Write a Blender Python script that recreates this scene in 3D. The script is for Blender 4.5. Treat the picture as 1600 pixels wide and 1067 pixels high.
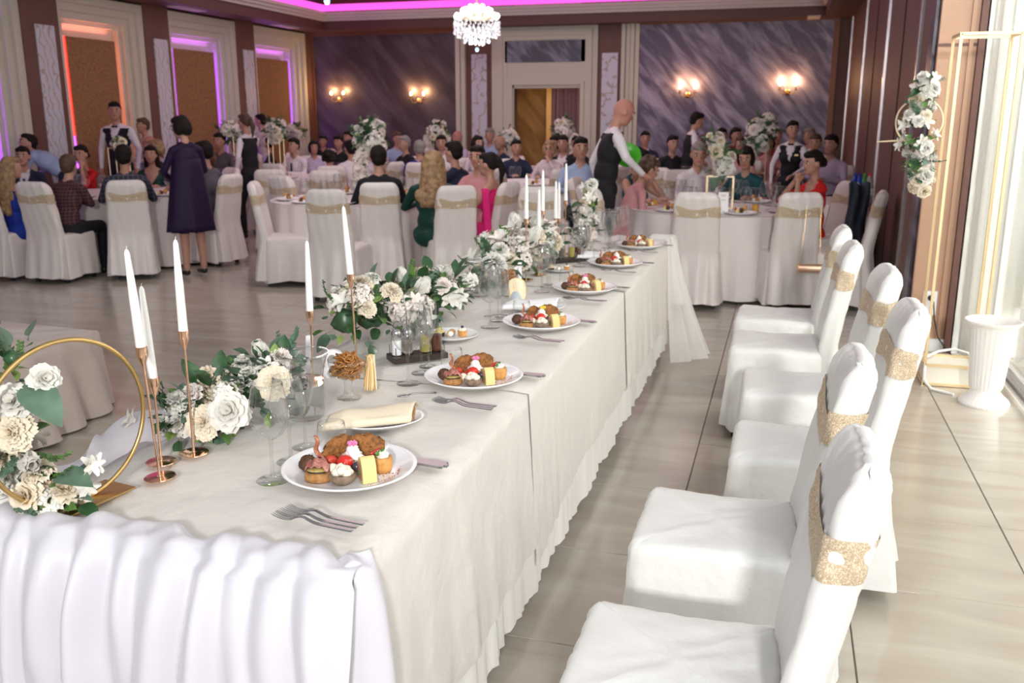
import bpy, bmesh, math, random
import numpy as np
from math import sin, cos, pi, radians, hypot
from mathutils import Vector, Matrix, Euler

sc = bpy.context.scene
for o in list(bpy.data.objects):
    bpy.data.objects.remove(o)
COL = sc.collection

# ------------------------------------------------------------ camera, world, light, exposure
CAM_H, PITCH, YAW, FPX = 1.6, radians(13.75), radians(16.3), 1432.0
cd = bpy.data.cameras.new('camera')
cam = bpy.data.objects.new('camera', cd)
COL.objects.link(cam)
cam.location = (0, 0, CAM_H)
cam.rotation_euler = (pi/2 - PITCH, 0, YAW)
cd.sensor_width = 36.0
cd.lens = FPX / 1600 * 36
cd.clip_start = 0.05
cd.clip_end = 200
cd.dof.use_dof = True
cd.dof.focus_distance = 2.4
cd.dof.aperture_fstop = 5.6
sc.camera = cam

sc.view_settings.view_transform = 'Standard'
sc.view_settings.look = 'None'
sc.view_settings.gamma = 1.0
sc.view_settings.use_curve_mapping = False
sc.view_settings.exposure = 0.0

w = bpy.data.worlds.new('world')
sc.world = w
w.use_nodes = True
w.node_tree.nodes['Background'].inputs['Color'].default_value = (0.95, 0.97, 1.0, 1)
w.node_tree.nodes['Background'].inputs['Strength'].default_value = 0.42


def area(name, loc, target, size, power, color=(1, 1, 1), sizey=None, spread=None):
    l = bpy.data.lights.new(name, 'AREA')
    l.energy = power
    l.color = color
    l.shape = 'RECTANGLE'
    l.size = size
    l.size_y = sizey or size
    if spread:
        l.spread = spread
    o = bpy.data.objects.new(name, l)
    COL.objects.link(o)
    o.location = loc
    d = Vector(target) - Vector(loc)
    o.rotation_euler = d.to_track_quat('-Z', 'Y').to_euler()
    return o


def point(name, loc, power, color, r=0.03):
    l = bpy.data.lights.new(name, 'POINT')
    l.energy = power
    l.color = color
    l.shadow_soft_size = r
    o = bpy.data.objects.new(name, l)
    COL.objects.link(o)
    o.location = loc
    return o


# bounced flash of the photographer, the daylight through the glazed side, the hall's ceiling lights
area('bounce_flash', (1.0, 0.6, 3.6), (-0.7, 3.8, 0.5), 2.4, 34, (1.0, 0.98, 0.97))
area('direct_flash', (0.9, -3.6, 2.7), (-0.9, 7.0, 0.9), 0.4, 118, (1.0, 0.98, 0.95), spread=radians(110))
area('window_daylight', (1.32, 2.2, 1.7), (0.0, 2.4, 0.2), 5.0, 34, (1.0, 0.99, 0.96), 2.2)
area('outside_daylight', (3.4, 5.2, 2.2), (1.5, 5.2, 1.4), 5.0, 850, (1.0, 1.0, 0.97), 3.5)
area('hall_light_near', (-3.6, 8.9, 3.68), (-3.6, 8.9, 0), 5.0, 58, (1.0, 0.80, 0.86), 4.0)
area('hall_light_far', (-4.6, 13.6, 3.68), (-4.6, 13.6, 0), 7.0, 72, (1.0, 0.78, 0.86), 4.0)


def ray(px, py):
    fw = Vector((-sin(YAW)*cos(PITCH), cos(YAW)*cos(PITCH), -sin(PITCH)))
    rt = Vector((cos(YAW), sin(YAW), 0))
    up = rt.cross(fw)
    return fw + rt*((px-800)/FPX) - up*((py-533.5)/FPX)


def atz(px, py, z=0.0):
    r = ray(px, py)
    t = (z-CAM_H)/r.z
    return (r.x*t, r.y*t)


def aty(px, py, y):
    r = ray(px, py)
    t = y/r.y
    return (r.x*t, y, CAM_H+r.z*t)


area('curtain_fill', (1.22, 5.3, 2.75), (1.26, 6.7, 1.0), 0.25, 11, (1.0, 0.98, 0.94), 0.25)  # added light out of view, brightens the curtain beside the column
for lx, ly in ((-1.6, 0.3), (-2.6, 3.6), (0.1, 3.9)):
    point('glint_light', (lx, ly, 3.5), 9, (1.0, 0.96, 0.92), 0.09)  # unseen lights added overhead for chandelier-like glints in the glasses

# ------------------------------------------------------------ materials
MT = {}


def mat(name, col, rough=0.5, metal=0.0, bump=None, var=None, sheen=0.0, emit=None, coat=0.0,
        sub=0.0, spec=0.5, aniso=None, alpha=None):
    """procedural principled material; bump=(scale,strength[,detail]); var=(scale,amount[,colour])"""
    if name in MT:
        return MT[name]
    m = bpy.data.materials.new(name)
    m.use_nodes = True
    nt = m.node_tree
    b = nt.nodes['Principled BSDF']
    b.inputs['Base Color'].default_value = (*col, 1)
    b.inputs['Roughness'].default_value = rough
    b.inputs['Metallic'].default_value = metal
    b.inputs['Specular IOR Level'].default_value = spec
    if sheen:
        b.inputs['Sheen Weight'].default_value = sheen
        b.inputs['Sheen Roughness'].default_value = 0.4
    if coat:
        b.inputs['Coat Weight'].default_value = coat
    if sub:
        b.inputs['Subsurface Weight'].default_value = sub
        b.inputs['Subsurface Radius'].default_value = (0.01, 0.006, 0.004)
        b.inputs['Subsurface Scale'].default_value = 1.0
    if emit:
        b.inputs['Emission Color'].default_value = (*emit[0], 1)
        b.inputs['Emission Strength'].default_value = emit[1]
    if alpha is not None:
        b.inputs['Alpha'].default_value = alpha
    if bump or var:
        tc = nt.nodes.new('ShaderNodeTexCoord')
    if bump:
        n = nt.nodes.new('ShaderNodeTexNoise')
        n.inputs['Scale'].default_value = bump[0]
        n.inputs['Detail'].default_value = bump[2] if len(bump) > 2 else 3
        nt.links.new(tc.outputs['Object'], n.inputs['Vector'])
        bp = nt.nodes.new('ShaderNodeBump')
        bp.inputs['Strength'].default_value = bump[1]
        bp.inputs['Distance'].default_value = bump[3] if len(bump) > 3 else 0.01
        nt.links.new(n.outputs['Fac'], bp.inputs['Height'])
        nt.links.new(bp.outputs['Normal'], b.inputs['Normal'])
    if var:
        n = nt.nodes.new('ShaderNodeTexNoise')
        n.inputs['Scale'].default_value = var[0]
        n.inputs['Detail'].default_value = 4
        nt.links.new(tc.outputs['Object'], n.inputs['Vector'])
        r = nt.nodes.new('ShaderNodeValToRGB')
        c2 = var[2] if len(var) > 2 else tuple(c*(1-var[1]) for c in col)
        r.color_ramp.elements[0].position = 0.5-var[3] if len(var) > 3 else 0.35
        r.color_ramp.elements[1].position = 0.5+var[3] if len(var) > 3 else 0.65
        r.color_ramp.elements[0].color = (*c2, 1)
        r.color_ramp.elements[1].color = (*col, 1)
        nt.links.new(n.outputs['Fac'], r.inputs['Fac'])
        nt.links.new(r.outputs['Color'], b.inputs['Base Color'])
    MT[name] = m
    return m


def glass_mat(name, tint=(0.965, 0.972, 0.972), ior=1.5):
    """thin clear glass: see-through, mirror-like where the surface turns away"""
    m = bpy.data.materials.new(name)
    m.use_nodes = True
    nt = m.node_tree
    nt.nodes.remove(nt.nodes['Principled BSDF'])
    out = nt.nodes['Material Output']
    tr = nt.nodes.new('ShaderNodeBsdfTransparent')
    tr.inputs['Color'].default_value = (*tint, 1)
    gl = nt.nodes.new('ShaderNodeBsdfGlossy')
    gl.inputs['Roughness'].default_value = 0.02
    lw = nt.nodes.new('ShaderNodeLayerWeight')
    lw.inputs['Blend'].default_value = 0.5
    pw = nt.nodes.new('ShaderNodeMath')
    pw.operation = 'POWER'
    pw.inputs[1].default_value = 2.9
    ml = nt.nodes.new('ShaderNodeMath')
    ml.operation = 'MULTIPLY_ADD'
    r0 = ((ior-1)/(ior+1))**2
    ml.inputs[1].default_value = 0.95
    ml.inputs[2].default_value = r0*1.3
    nt.links.new(lw.outputs['Facing'], pw.inputs[0])
    nt.links.new(pw.outputs[0], ml.inputs[0])
    mx = nt.nodes.new('ShaderNodeMixShader')
    nt.links.new(ml.outputs[0], mx.inputs['Fac'])
    nt.links.new(tr.outputs[0], mx.inputs[1])
    nt.links.new(gl.outputs[0], mx.inputs[2])
    nt.links.new(mx.outputs[0], out.inputs['Surface'])
    MT[name] = m
    return m


def tulle_mat(name, col, alpha):
    m = bpy.data.materials.new(name)
    m.use_nodes = True
    nt = m.node_tree
    nt.nodes.remove(nt.nodes['Principled BSDF'])
    out = nt.nodes['Material Output']
    tr = nt.nodes.new('ShaderNodeBsdfTransparent')
    df = nt.nodes.new('ShaderNodeBsdfDiffuse')
    df.inputs['Color'].default_value = (*col, 1)
    tl = nt.nodes.new('ShaderNodeBsdfTranslucent')
    tl.inputs['Color'].default_value = (*col, 1)
    a = nt.nodes.new('ShaderNodeMixShader')
    a.inputs['Fac'].default_value = 0.4
    nt.links.new(df.outputs[0], a.inputs[1])
    nt.links.new(tl.outputs[0], a.inputs[2])
    b = nt.nodes.new('ShaderNodeMixShader')
    b.inputs['Fac'].default_value = alpha
    nt.links.new(tr.outputs[0], b.inputs[1])
    nt.links.new(a.outputs[0], b.inputs[2])
    nt.links.new(b.outputs[0], out.inputs['Surface'])
    MT[name] = m
    return m


def streak_mat(name, dark, light, rough=0.35, scale=1.3, dirv=(0.6, 0.0, 1.0), k=2.5):
    """Venetian plaster / marble with soft diagonal streaks"""
    m = bpy.data.materials.new(name)
    m.use_nodes = True
    nt = m.node_tree
    b = nt.nodes['Principled BSDF']
    b.inputs['Roughness'].default_value = rough
    tc = nt.nodes.new('ShaderNodeTexCoord')
    mp = nt.nodes.new('ShaderNodeMapping')
    mr = nt.nodes.new('ShaderNodeMapping')
    mr.inputs['Rotation'].default_value = (0, radians(-48), 0)
    mp.inputs['Scale'].default_value = (scale*0.40, 1, scale*k*0.7)
    n = nt.nodes.new('ShaderNodeTexNoise')
    n.inputs['Scale'].default_value = 1.6
    n.inputs['Detail'].default_value = 5
    n.inputs['Distortion'].default_value = 0.5
    r = nt.nodes.new('ShaderNodeValToRGB')
    r.color_ramp.elements[0].position = 0.42
    r.color_ramp.elements[1].position = 0.68
    r.color_ramp.elements[0].color = (*dark, 1)
    r.color_ramp.elements[1].color = (*light, 1)
    nt.links.new(tc.outputs['Object'], mr.inputs['Vector'])
    nt.links.new(mr.outputs[0], mp.inputs['Vector'])
    nt.links.new(mp.outputs[0], n.inputs['Vector'])
    nt.links.new(n.outputs['Fac'], r.inputs['Fac'])
    nt.links.new(r.outputs['Color'], b.inputs['Base Color'])
    MT[name] = m
    return m


def scroll_mat(name, base, ink):
    """silver panel with printed gold scrollwork"""
    m = bpy.data.materials.new(name)
    m.use_nodes = True
    nt = m.node_tree
    b = nt.nodes['Principled BSDF']
    b.inputs['Roughness'].default_value = 0.35
    tc = nt.nodes.new('ShaderNodeTexCoord')
    v = nt.nodes.new('ShaderNodeTexWave')
    v.wave_type = 'RINGS'
    v.rings_direction = 'SPHERICAL'
    v.inputs['Scale'].default_value = 4.5
    v.inputs['Distortion'].default_value = 7.0
    v.inputs['Detail'].default_value = 1.5
    v.inputs['Detail Scale'].default_value = 1.6
    r = nt.nodes.new('ShaderNodeValToRGB')
    r.color_ramp.elements[0].position = 0.03
    r.color_ramp.elements[1].position = 0.14
    r.color_ramp.elements[0].color = (*ink, 1)
    r.color_ramp.elements[1].color = (*base, 1)
    nt.links.new(tc.outputs['Object'], v.inputs['Vector'])
    nt.links.new(v.outputs['Fac'], r.inputs['Fac'])
    nt.links.new(r.outputs['Color'], b.inputs['Base Color'])
    MT[name] = m
    return m


# cloth and linen
LINEN = mat('linen', (0.70, 0.66, 0.615), 0.75, bump=(4, 0.9, 7, 0.03), sheen=0.15)
SKIRT = mat('skirt_linen', (0.82, 0.80, 0.76), 0.75, bump=(12, 0.15, 3, 0.02), sheen=0.2)
SATIN = mat('white_satin', (0.65, 0.635, 0.695), 0.34, bump=(5, 0.12, 3, 0.02), sheen=0.15)
COVER = mat('chair_cover', (0.75, 0.75, 0.735), 0.42, bump=(9, 0.45, 6, 0.02), sheen=0.15)
GUESTCL = mat('guest_cloth', (0.74, 0.68, 0.67), 0.6, bump=(10, 0.2, 4, 0.015), sheen=0.2)
BEIGECL = mat('beige_cloth', (0.52, 0.44, 0.39), 0.7, bump=(14, 0.3, 4, 0.01), var=(9, 0.08), sheen=0.2)
TULLE = tulle_mat('tulle', (0.95, 0.94, 0.92), 0.62)
TULLEW = tulle_mat('lilac_tulle', (0.90, 0.88, 0.94), 0.8)
NAPKIN = mat('cream_napkin', (0.78, 0.68, 0.52), 0.8, bump=(30, 0.1))
# metals
GOLD = mat('gold', (0.95, 0.66, 0.33), 0.22, 1.0)
ROSEGOLD = mat('rose_gold', (0.93, 0.60, 0.42), 0.12, 1.0)
BRGOLD = mat('brushed_gold', (0.62, 0.42, 0.17), 0.32, 1.0)
PALEGOLD = mat('pale_gold', (0.86, 0.72, 0.48), 0.35, 0.7)
STEEL = mat('steel', (0.48, 0.47, 0.48), 0.16, 1.0)
SILVERTRIM = mat('silver_trim', (0.62, 0.56, 0.60), 0.25, 0.8)
GLASS = glass_mat('clear_glass')
WATER = glass_mat('water', (0.90, 0.93, 0.92), 1.33)
WAX = mat('candle_wax', (0.93, 0.92, 0.90), 0.4, sub=0.2)
WHITE = mat('white_gloss', (0.86, 0.86, 0.88), 0.12, coat=0.3)
WHITEM = mat('white_matte', (0.88, 0.88, 0.90), 0.5)
DARKWOOD = mat('dark_wood', (0.035, 0.022, 0.018), 0.4)
BLACK = mat('black', (0.012, 0.012, 0.014), 0.5)


# sequin sash
def sash_material():
    m = mat('sequin_sash', (0.62, 0.46, 0.28), 0.55, 0.1)
    nt = m.node_tree
    b = nt.nodes['Principled BSDF']
    tc = nt.nodes.new('ShaderNodeTexCoord')
    v = nt.nodes.new('ShaderNodeTexVoronoi')
    v.inputs['Scale'].default_value = 520
    nt.links.new(tc.outputs['Object'], v.inputs['Vector'])
    bp = nt.nodes.new('ShaderNodeNormalMap')
    nt.nodes.remove(bp)
    r = nt.nodes.new('ShaderNodeValToRGB')
    r.color_ramp.elements[0].color = (0.50, 0.38, 0.25, 1)
    r.color_ramp.elements[1].color = (0.86, 0.74, 0.56, 1)
    r.color_ramp.elements[0].position = 0.45
    r.color_ramp.elements[1].position = 0.95
    sep = nt.nodes.new('ShaderNodeSeparateColor')
    nt.links.new(v.outputs['Color'], sep.inputs[0])
    nt.links.new(sep.outputs[0], r.inputs['Fac'])
    nt.links.new(r.outputs['Color'], b.inputs['Base Color'])
    bu = nt.nodes.new('ShaderNodeBump')
    bu.inputs['Strength'].default_value = 0.7
    bu.inputs['Distance'].default_value = 0.004
    nt.links.new(sep.outputs[1], bu.inputs['Height'])
    nt.links.new(bu.outputs['Normal'], b.inputs['Normal'])
    return m


SASH = sash_material()


# ------------------------------------------------------------ mesh helpers
class MB:
    def __init__(s):
        s.v, s.f = [], []

    def add(s, vs, fs):
        k = len(s.v)
        s.v.extend([tuple(p) for p in vs])
        s.f.extend([tuple(i+k for i in q) for q in fs])
        return s

    def box(s, c, d, rot=None, taper=1.0):
        x, y, z = d[0]/2, d[1]/2, d[2]/2
        t = taper
        vs = [(-x, -y, -z), (x, -y, -z), (x, y, -z), (-x, y, -z), (-x*t, -y*t, z), (x*t, -y*t, z), (x*t, y*t, z), (-x*t, y*t, z)]
        if rot is not None:
            R = Euler(rot).to_matrix()
            vs = [R @ Vector(p) for p in vs]
        vs = [(p[0]+c[0], p[1]+c[1], p[2]+c[2]) for p in vs]
        return s.add(vs, [(0, 3, 2, 1), (4, 5, 6, 7), (0, 1, 5, 4), (1, 2, 6, 5), (2, 3, 7, 6), (3, 0, 4, 7)])

    def box2(s, a, b):
        return s.box([(a[i]+b[i])/2 for i in range(3)], [abs(b[i]-a[i]) for i in range(3)])

    def lathe(s, prof, n=24, c=(0, 0, 0), cap=True, sx=1, sy=1):
        vs, fs = [], []
        for r, z in prof:
            for i in range(n):
                a = 2*pi*i/n
                vs.append((c[0]+r*cos(a)*sx, c[1]+r*sin(a)*sy, c[2]+z))
        m = len(prof)
        for j in range(m-1):
            for i in range(n):
                i2 = (i+1) % n
                fs.append((j*n+i, j*n+i2, (j+1)*n+i2, (j+1)*n+i))
        if cap:
            fs.append(tuple(reversed(range(n))))
            fs.append(tuple(range((m-1)*n, m*n)))
        return s.add(vs, fs)

    def tube(s, path, r, n=8, closed=False, caps=True):
        P = [Vector(p) for p in path]
        m = len(P)
        rs = r if isinstance(r, (list, tuple)) else [r]*m
        vs, fs = [], []
        up = None
        for j in range(m):
            if closed:
                t = P[(j+1) % m]-P[j-1]
            else:
                t = P[min(j+1, m-1)]-P[max(j-1, 0)]
            if t.length < 1e-9:
                t = Vector((0, 0, 1))
            t.normalize()
            if up is None:
                up = Vector((0, 0, 1)) if abs(t.z) < 0.9 else Vector((1, 0, 0))
            a = t.cross(up)
            if a.length < 1e-6:
                a = t.orthogonal()
            a.normalize()
            b = a.cross(t)
            up = b
            for i in range(n):
                q = 2*pi*i/n
                vs.append(P[j]+a*(rs[j]*cos(q))+b*(rs[j]*sin(q)))
        for j in range(m if closed else m-1):
            j2 = (j+1) % m
            for i in range(n):
                i2 = (i+1) % n
                fs.append((j*n+i, j*n+i2, j2*n+i2, j2*n+i))
        if caps and not closed:
            fs.append(tuple(reversed(range(n))))
            fs.append(tuple(range((m-1)*n, m*n)))
        return s.add(vs, fs)

    def sph(s, c, r, n=12, m=8, rot=None, noise=0, rng=None, cut=None):
        if not isinstance(r, (list, tuple)):
            r = (r, r, r)
        R = Euler(rot).to_matrix() if rot else None
        vs, fs = [], []
        for j in range(m+1):
            th = pi*j/m
            if cut:
                th = cut*j/m
            for i in range(n):
                a = 2*pi*i/n
                k = 1+(rng.uniform(-noise, noise) if noise and 0 < j < m else 0)
                p = Vector((r[0]*sin(th)*cos(a)*k, r[1]*sin(th)*sin(a)*k, r[2]*cos(th)*k))
                if R:
                    p = R @ p
                vs.append((p.x+c[0], p.y+c[1], p.z+c[2]))
        for j in range(m):
            for i in range(n):
                i2 = (i+1) % n
                if j == 0:
                    fs.append((j*n, (j+1)*n+i, (j+1)*n+i2))
                elif j == m-1 and not cut:
                    fs.append((j*n+i, (j+1)*n, j*n+i2))
                else:
                    fs.append((j*n+i, (j+1)*n+i, (j+1)*n+i2, j*n+i2))
        return s.add(vs, fs)

    def grid(s, fn, nu, nv, cu=False, flip=False):
        vs = [fn(i/(nu if cu else nu-1), j/(nv-1)) for j in range(nv) for i in range(nu)]
        fs = []
        for j in range(nv-1):
            for i in range(nu if cu else nu-1):
                i2 = (i+1) % nu
                q = (j*nu+i, j*nu+i2, (j+1)*nu+i2, (j+1)*nu+i)
                fs.append(q[::-1] if flip else q)
        return s.add(vs, fs)

    def mesh(s, name, m=None, smooth=True, sharp=40):
        me = bpy.data.meshes.new(name)
        me.from_pydata(s.v, [], s.f)
        if m:
            me.materials.append(m)
        if smooth:
            me.shade_smooth()
            if sharp:
                me.set_sharp_from_angle(angle=radians(sharp))
        me.update()
        return me

    def build(s, name, m=None, parent=None, loc=(0, 0, 0), rot=(0, 0, 0), smooth=True, sharp=40, solid=None, label=None):
        o = bpy.data.objects.new(name, s.mesh(name, m, smooth, sharp))
        COL.objects.link(o)
        o.location = loc
        o.rotation_euler = rot
        o.parent = parent
        if solid:
            md = o.modifiers.new('solid', 'SOLIDIFY')
            md.thickness = solid
            md.offset = 0
        if label:
            o['label'] = label
        return o


def link(name, me, parent=None, loc=(0, 0, 0), rot=(0, 0, 0), sc_=None):
    o = bpy.data.objects.new(name, me)
    COL.objects.link(o)
    o.location = loc
    o.rotation_euler = rot
    if sc_ is not None:
        o.scale = (sc_, sc_, sc_) if not isinstance(sc_, (tuple, list)) else sc_
    o.parent = parent
    return o


def tag(o, label, cat, group=None, kind=None):
    o['label'] = label
    o['category'] = cat
    if group:
        o['group'] = group
    if kind:
        o['kind'] = kind
    return o


def thing(name, label, cat, loc=(0, 0, 0), rz=0, group=None, scale=None):
    o = bpy.data.objects.new(name, None)
    COL.objects.link(o)
    o.empty_display_size = 0.05
    o.location = loc
    o.rotation_euler = (0, 0, rz)
    if scale:
        o.scale = (scale,)*3
    return tag(o, label, cat, group)


def dup(root, loc, rz=None, label=None, group=None, scale=None, rot=None):
    kids = {}
    for o in ALLKIDS(root):
        kids.setdefault(o.parent, []).append(o)

    def cp(o, par):
        c = o.copy()
        COL.objects.link(c)
        if par is not None:
            c.parent = par
        for k in kids.get(o, []):
            cp(k, c)
        return c
    r = cp(root, None)
    r.location = loc
    if rz is not None:
        r.rotation_euler = (0, 0, rz)
    if rot is not None:
        r.rotation_euler = rot
    if label:
        r['label'] = label
    if group:
        r['group'] = group
    if scale:
        r.scale = (scale,)*3 if not isinstance(scale, (tuple, list)) else scale
    return r


def ALLKIDS(root):
    out = []
    for c in root.children:
        out.append(c)
        out.extend(c.children)
    return out


def struct(o):
    o['kind'] = 'structure'
    return o


def ns(x, seed=0.0):
    """cheap smooth 1-D noise"""
    return (sin(x*1.0+seed*1.7)+0.6*sin(x*2.31+seed*3.1+1.3)+0.35*sin(x*4.7+seed*5.3+0.4)+0.2*sin(x*9.1+seed))/2.15
# ============================================================ THE SETTING
# ---- floor tiles
TX, TY, X0, Y0 = 0.625, 0.652, 0.304, 2.50


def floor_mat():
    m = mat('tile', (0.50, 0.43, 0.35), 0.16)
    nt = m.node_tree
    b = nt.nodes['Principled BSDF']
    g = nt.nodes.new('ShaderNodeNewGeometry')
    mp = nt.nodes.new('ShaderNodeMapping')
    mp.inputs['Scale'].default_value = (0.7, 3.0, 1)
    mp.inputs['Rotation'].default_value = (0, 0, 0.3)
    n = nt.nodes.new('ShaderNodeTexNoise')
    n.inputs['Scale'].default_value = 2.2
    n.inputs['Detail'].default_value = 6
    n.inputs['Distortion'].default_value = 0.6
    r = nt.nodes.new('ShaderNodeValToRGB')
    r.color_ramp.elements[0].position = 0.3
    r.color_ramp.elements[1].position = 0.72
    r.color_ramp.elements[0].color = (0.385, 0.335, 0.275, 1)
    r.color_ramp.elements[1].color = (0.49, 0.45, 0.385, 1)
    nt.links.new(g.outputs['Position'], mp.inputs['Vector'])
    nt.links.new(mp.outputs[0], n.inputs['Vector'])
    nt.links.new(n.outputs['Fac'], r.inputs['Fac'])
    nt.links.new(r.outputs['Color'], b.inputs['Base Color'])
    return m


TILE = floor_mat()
GROUT = mat('grout', (0.10, 0.085, 0.07), 0.9)
fl = struct(MB().box2((-9.6, -3.0, -0.06), (4.6, 20.0, -0.003)).build('floor', GROUT, smooth=False))
tw, th, g = TX-0.004, TY-0.004, 0.0015
tm = MB().add([(-tw/2, -th/2, -0.003), (tw/2, -th/2, -0.003), (tw/2, th/2, -0.003), (-tw/2, th/2, -0.003),
               (-tw/2+g, -th/2+g, 0), (tw/2-g, -th/2+g, 0), (tw/2-g, th/2-g, 0), (-tw/2+g, th/2-g, 0)],
              [(4, 5, 6, 7), (0, 1, 5, 4), (1, 2, 6, 5), (2, 3, 7, 6), (3, 0, 4, 7)])
tme = tm.mesh('tile', TILE, smooth=False)
fwd = Vector((-sin(YAW), cos(YAW)))
rgt = Vector((cos(YAW), sin(YAW)))
cells = []
rest = MB()
for i in range(-16, 7):
    for j in range(-8, 23):
        cx, cy = X0+TX*(i+0.5), Y0+TY*(j+0.5)
        if cx < -9.5 or cx > 4.5 or cy > 17:
            continue
        d = Vector((cx, cy))
        a, b_ = d.dot(fwd), d.dot(rgt)
        vis = a > 1.5 and abs(b_) < a*0.60+0.6
        cells.append((0 if vis else 1, d.length, cx, cy))
cells.sort()
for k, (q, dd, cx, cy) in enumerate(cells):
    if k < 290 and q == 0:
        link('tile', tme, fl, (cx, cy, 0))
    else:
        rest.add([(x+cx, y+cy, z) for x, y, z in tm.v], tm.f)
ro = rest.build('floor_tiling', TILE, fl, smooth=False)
ro['kind'] = 'stuff'

# ---- walls
BROWN = mat('brown_wall', (0.165, 0.075, 0.058), 0.55, bump=(60, 0.1), var=(3, 0.12))
LITBROWN = mat('lit_column_brown', (0.52, 0.31, 0.20), 0.5, bump=(60, 0.05), var=(2, 0.08))  # lighter brown: the flash on this lit face is put into the colour
CREAM = mat('cream_moulding', (0.62, 0.60, 0.50), 0.5)
CREAM2 = mat('cream_ceiling', (0.66, 0.60, 0.58), 0.6)
CORK = mat('cork_panel', (0.37, 0.19, 0.08), 0.8, bump=(55, 0.5), var=(28, 0.35))
PLASTER = streak_mat('purple_plaster', (0.060, 0.043, 0.052), (0.135, 0.108, 0.128), 0.45)
PLASTER2 = streak_mat('lilac_plaster', (0.105, 0.08, 0.15), (0.40, 0.36, 0.50), 0.45, 2.3)
PLASTER3 = streak_mat('grey_plaster', (0.085, 0.085, 0.12), (0.30, 0.31, 0.40), 0.4, 3.0)
GOLDPL = streak_mat('golden_plaster', (0.25, 0.13, 0.05), (0.52, 0.32, 0.15), 0.4, 1.2)
SCROLL = scroll_mat('scroll_panel', (0.62, 0.63, 0.72), (0.42, 0.37, 0.32))
ORANGEBR = mat('orange_brown', (0.22, 0.085, 0.045), 0.5)
XL, YB, XR, ZC = -9.2, 17.0, 0.93, 4.15

wl = struct(MB().box2((XL-0.35, 2.0, 0), (XL-0.15, YB+0.2, ZC)).build('wall_left', CREAM, smooth=False))
# left wall: brown piers with silver scroll panels, stepped cream niches with cork panels and LED strips
PIERS = [(7.28, 7.92), (9.66, 10.28), (11.98, 12.55), (14.38, 14.93), (16.80, 17.0)]
for a, b in PIERS:
    MB().box2((XL-0.16, a, 0), (XL+0.12, b, 3.20)).build('pier', BROWN, wl, smooth=False)
for a, b in PIERS[:4]:
    c = (a+b)/2+0.05
    MB().box2((XL+0.115, c-0.16, 0.35), (XL+0.135, c+0.16, 2.73)).build('scroll_panel', SCROLL, wl, smooth=False)


def emat(name, col, st):
    return mat(name, (0.05, 0.05, 0.05), 0.5, emit=(col, st))


LEDR = emat('led_red', (1.0, 0.03, 0.02), 5)
LEDP = emat('led_purple', (0.42, 0.06, 1.0), 5)
LEDM = emat('led_magenta', (1.0, 0.10, 0.70), 1.3)
LEDPK = emat('led_coral', (1.0, 0.22, 0.12), 2.2)
niches = [(4.9, 7.28, LEDP, LEDP, (0.45, 0.1, 1)), (7.92, 9.66, LEDP, LEDP, (0.45, 0.1, 1)), (10.28, 11.98, LEDR, LEDPK, (1, 0.25, 0.2)),
          (12.55, 14.38, LEDP, LEDP, (0.6, 0.15, 1)), (14.93, 16.80, LEDP, LEDP, (0.6, 0.12, 1))]
for a, b, m1, m2, lc in niches:
    for k, (w0, dep) in enumerate([(0.11, 0.10), (0.10, 0.05), (0.10, 0.0), (0.06, -0.05)]):
        off = sum([0.11, 0.10, 0.10, 0.06][:k])
        ww = 0.13 if k < 3 else 0.06
        mb = MB()
        x1 = XL+dep
        mb.box2((XL-0.2, a+off*0.6, 0), (x1, a+(off+w0)*0.6, 3.17-off))
        mb.box2((XL-0.2, b-(off+w0), 0), (x1, b-off, 3.17-off))
        mb.box2((XL-0.2, a+off*0.6, 3.17-off-w0), (x1-0.001, b-off, 3.17-off))
        mb.build('niche_frame', CREAM, wl, smooth=False)
    pa, pb = a+0.26, b-0.50
    mb = MB().box2((XL-0.11, pa, 0.1), (XL-0.02, pb, 2.64))
    mb.build('cork_panel', CORK, wl, smooth=False)
    mb = MB().box2((XL-0.13, pb+0.005, 0.3), (XL-0.05, pb+0.028, 2.64))
    mb.build('led_strip', m2, wl, smooth=False)
    mb = MB().box2((XL-0.09, pa-0.045, 1.35 if m1 is LEDR else 0.3), (XL-0.03, pa-0.01, 2.64))
    mb.build('led_strip', m1, wl, smooth=False)
    if m1 is LEDR:
        MB().box2((XL-0.09, pa-0.045, 0.3), (XL-0.03, pa-0.01, 1.35)).build('led_strip', LEDP, wl, smooth=False)
    l = area('niche_glow', (XL-0.06, (pa+pb)/2, 2.72), (XL-0.02, (pa+pb)/2, 3.3), pb-pa, 2.2, lc, 0.05)

# ---- back wall
wb = struct(MB().box2((XL-0.3, YB+0.02, 0), (-4.93, YB+0.2, ZC)).build('wall_back', BROWN, smooth=False))
MB().box2((-3.68, YB+0.02, 0), (XR+0.3, YB+0.2, ZC)).build('wall_section', BROWN, wb, smooth=False)
MB().box2((-4.93, YB+0.02, 2.12), (-3.68, YB+0.2, ZC)).build('lintel', CREAM, wb, smooth=False)
MB().box2((-9.02, YB-0.03, 0), (-6.05, YB+0.03, 3.14)).build('plaster_panel', PLASTER, wb, smooth=False)
MB().box2((-2.62, YB-0.03, 0), (0.66, YB+0.03, 3.20)).build('plaster_panel', PLASTER2, wb, smooth=False)
MB().box2((-9.2, YB-0.05, 0), (-9.02, YB+0.03, 3.2)).build('edge_trim', ORANGEBR, wb, smooth=False)
MB().box2((-9.2, YB-0.06, 3.13), (-6.05, YB+0.03, 3.22)).build('edge_trim', ORANGEBR, wb, smooth=False)
MB().box2((-2.62, YB-0.06, 3.18), (0.70, YB+0.03, 3.26)).build('edge_trim', ORANGEBR, wb, smooth=False)
MB().box2((0.64, YB-0.05, 0), (0.73, YB+0.03, 3.24)).build('edge_trim', ORANGEBR, wb, smooth=False)
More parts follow.
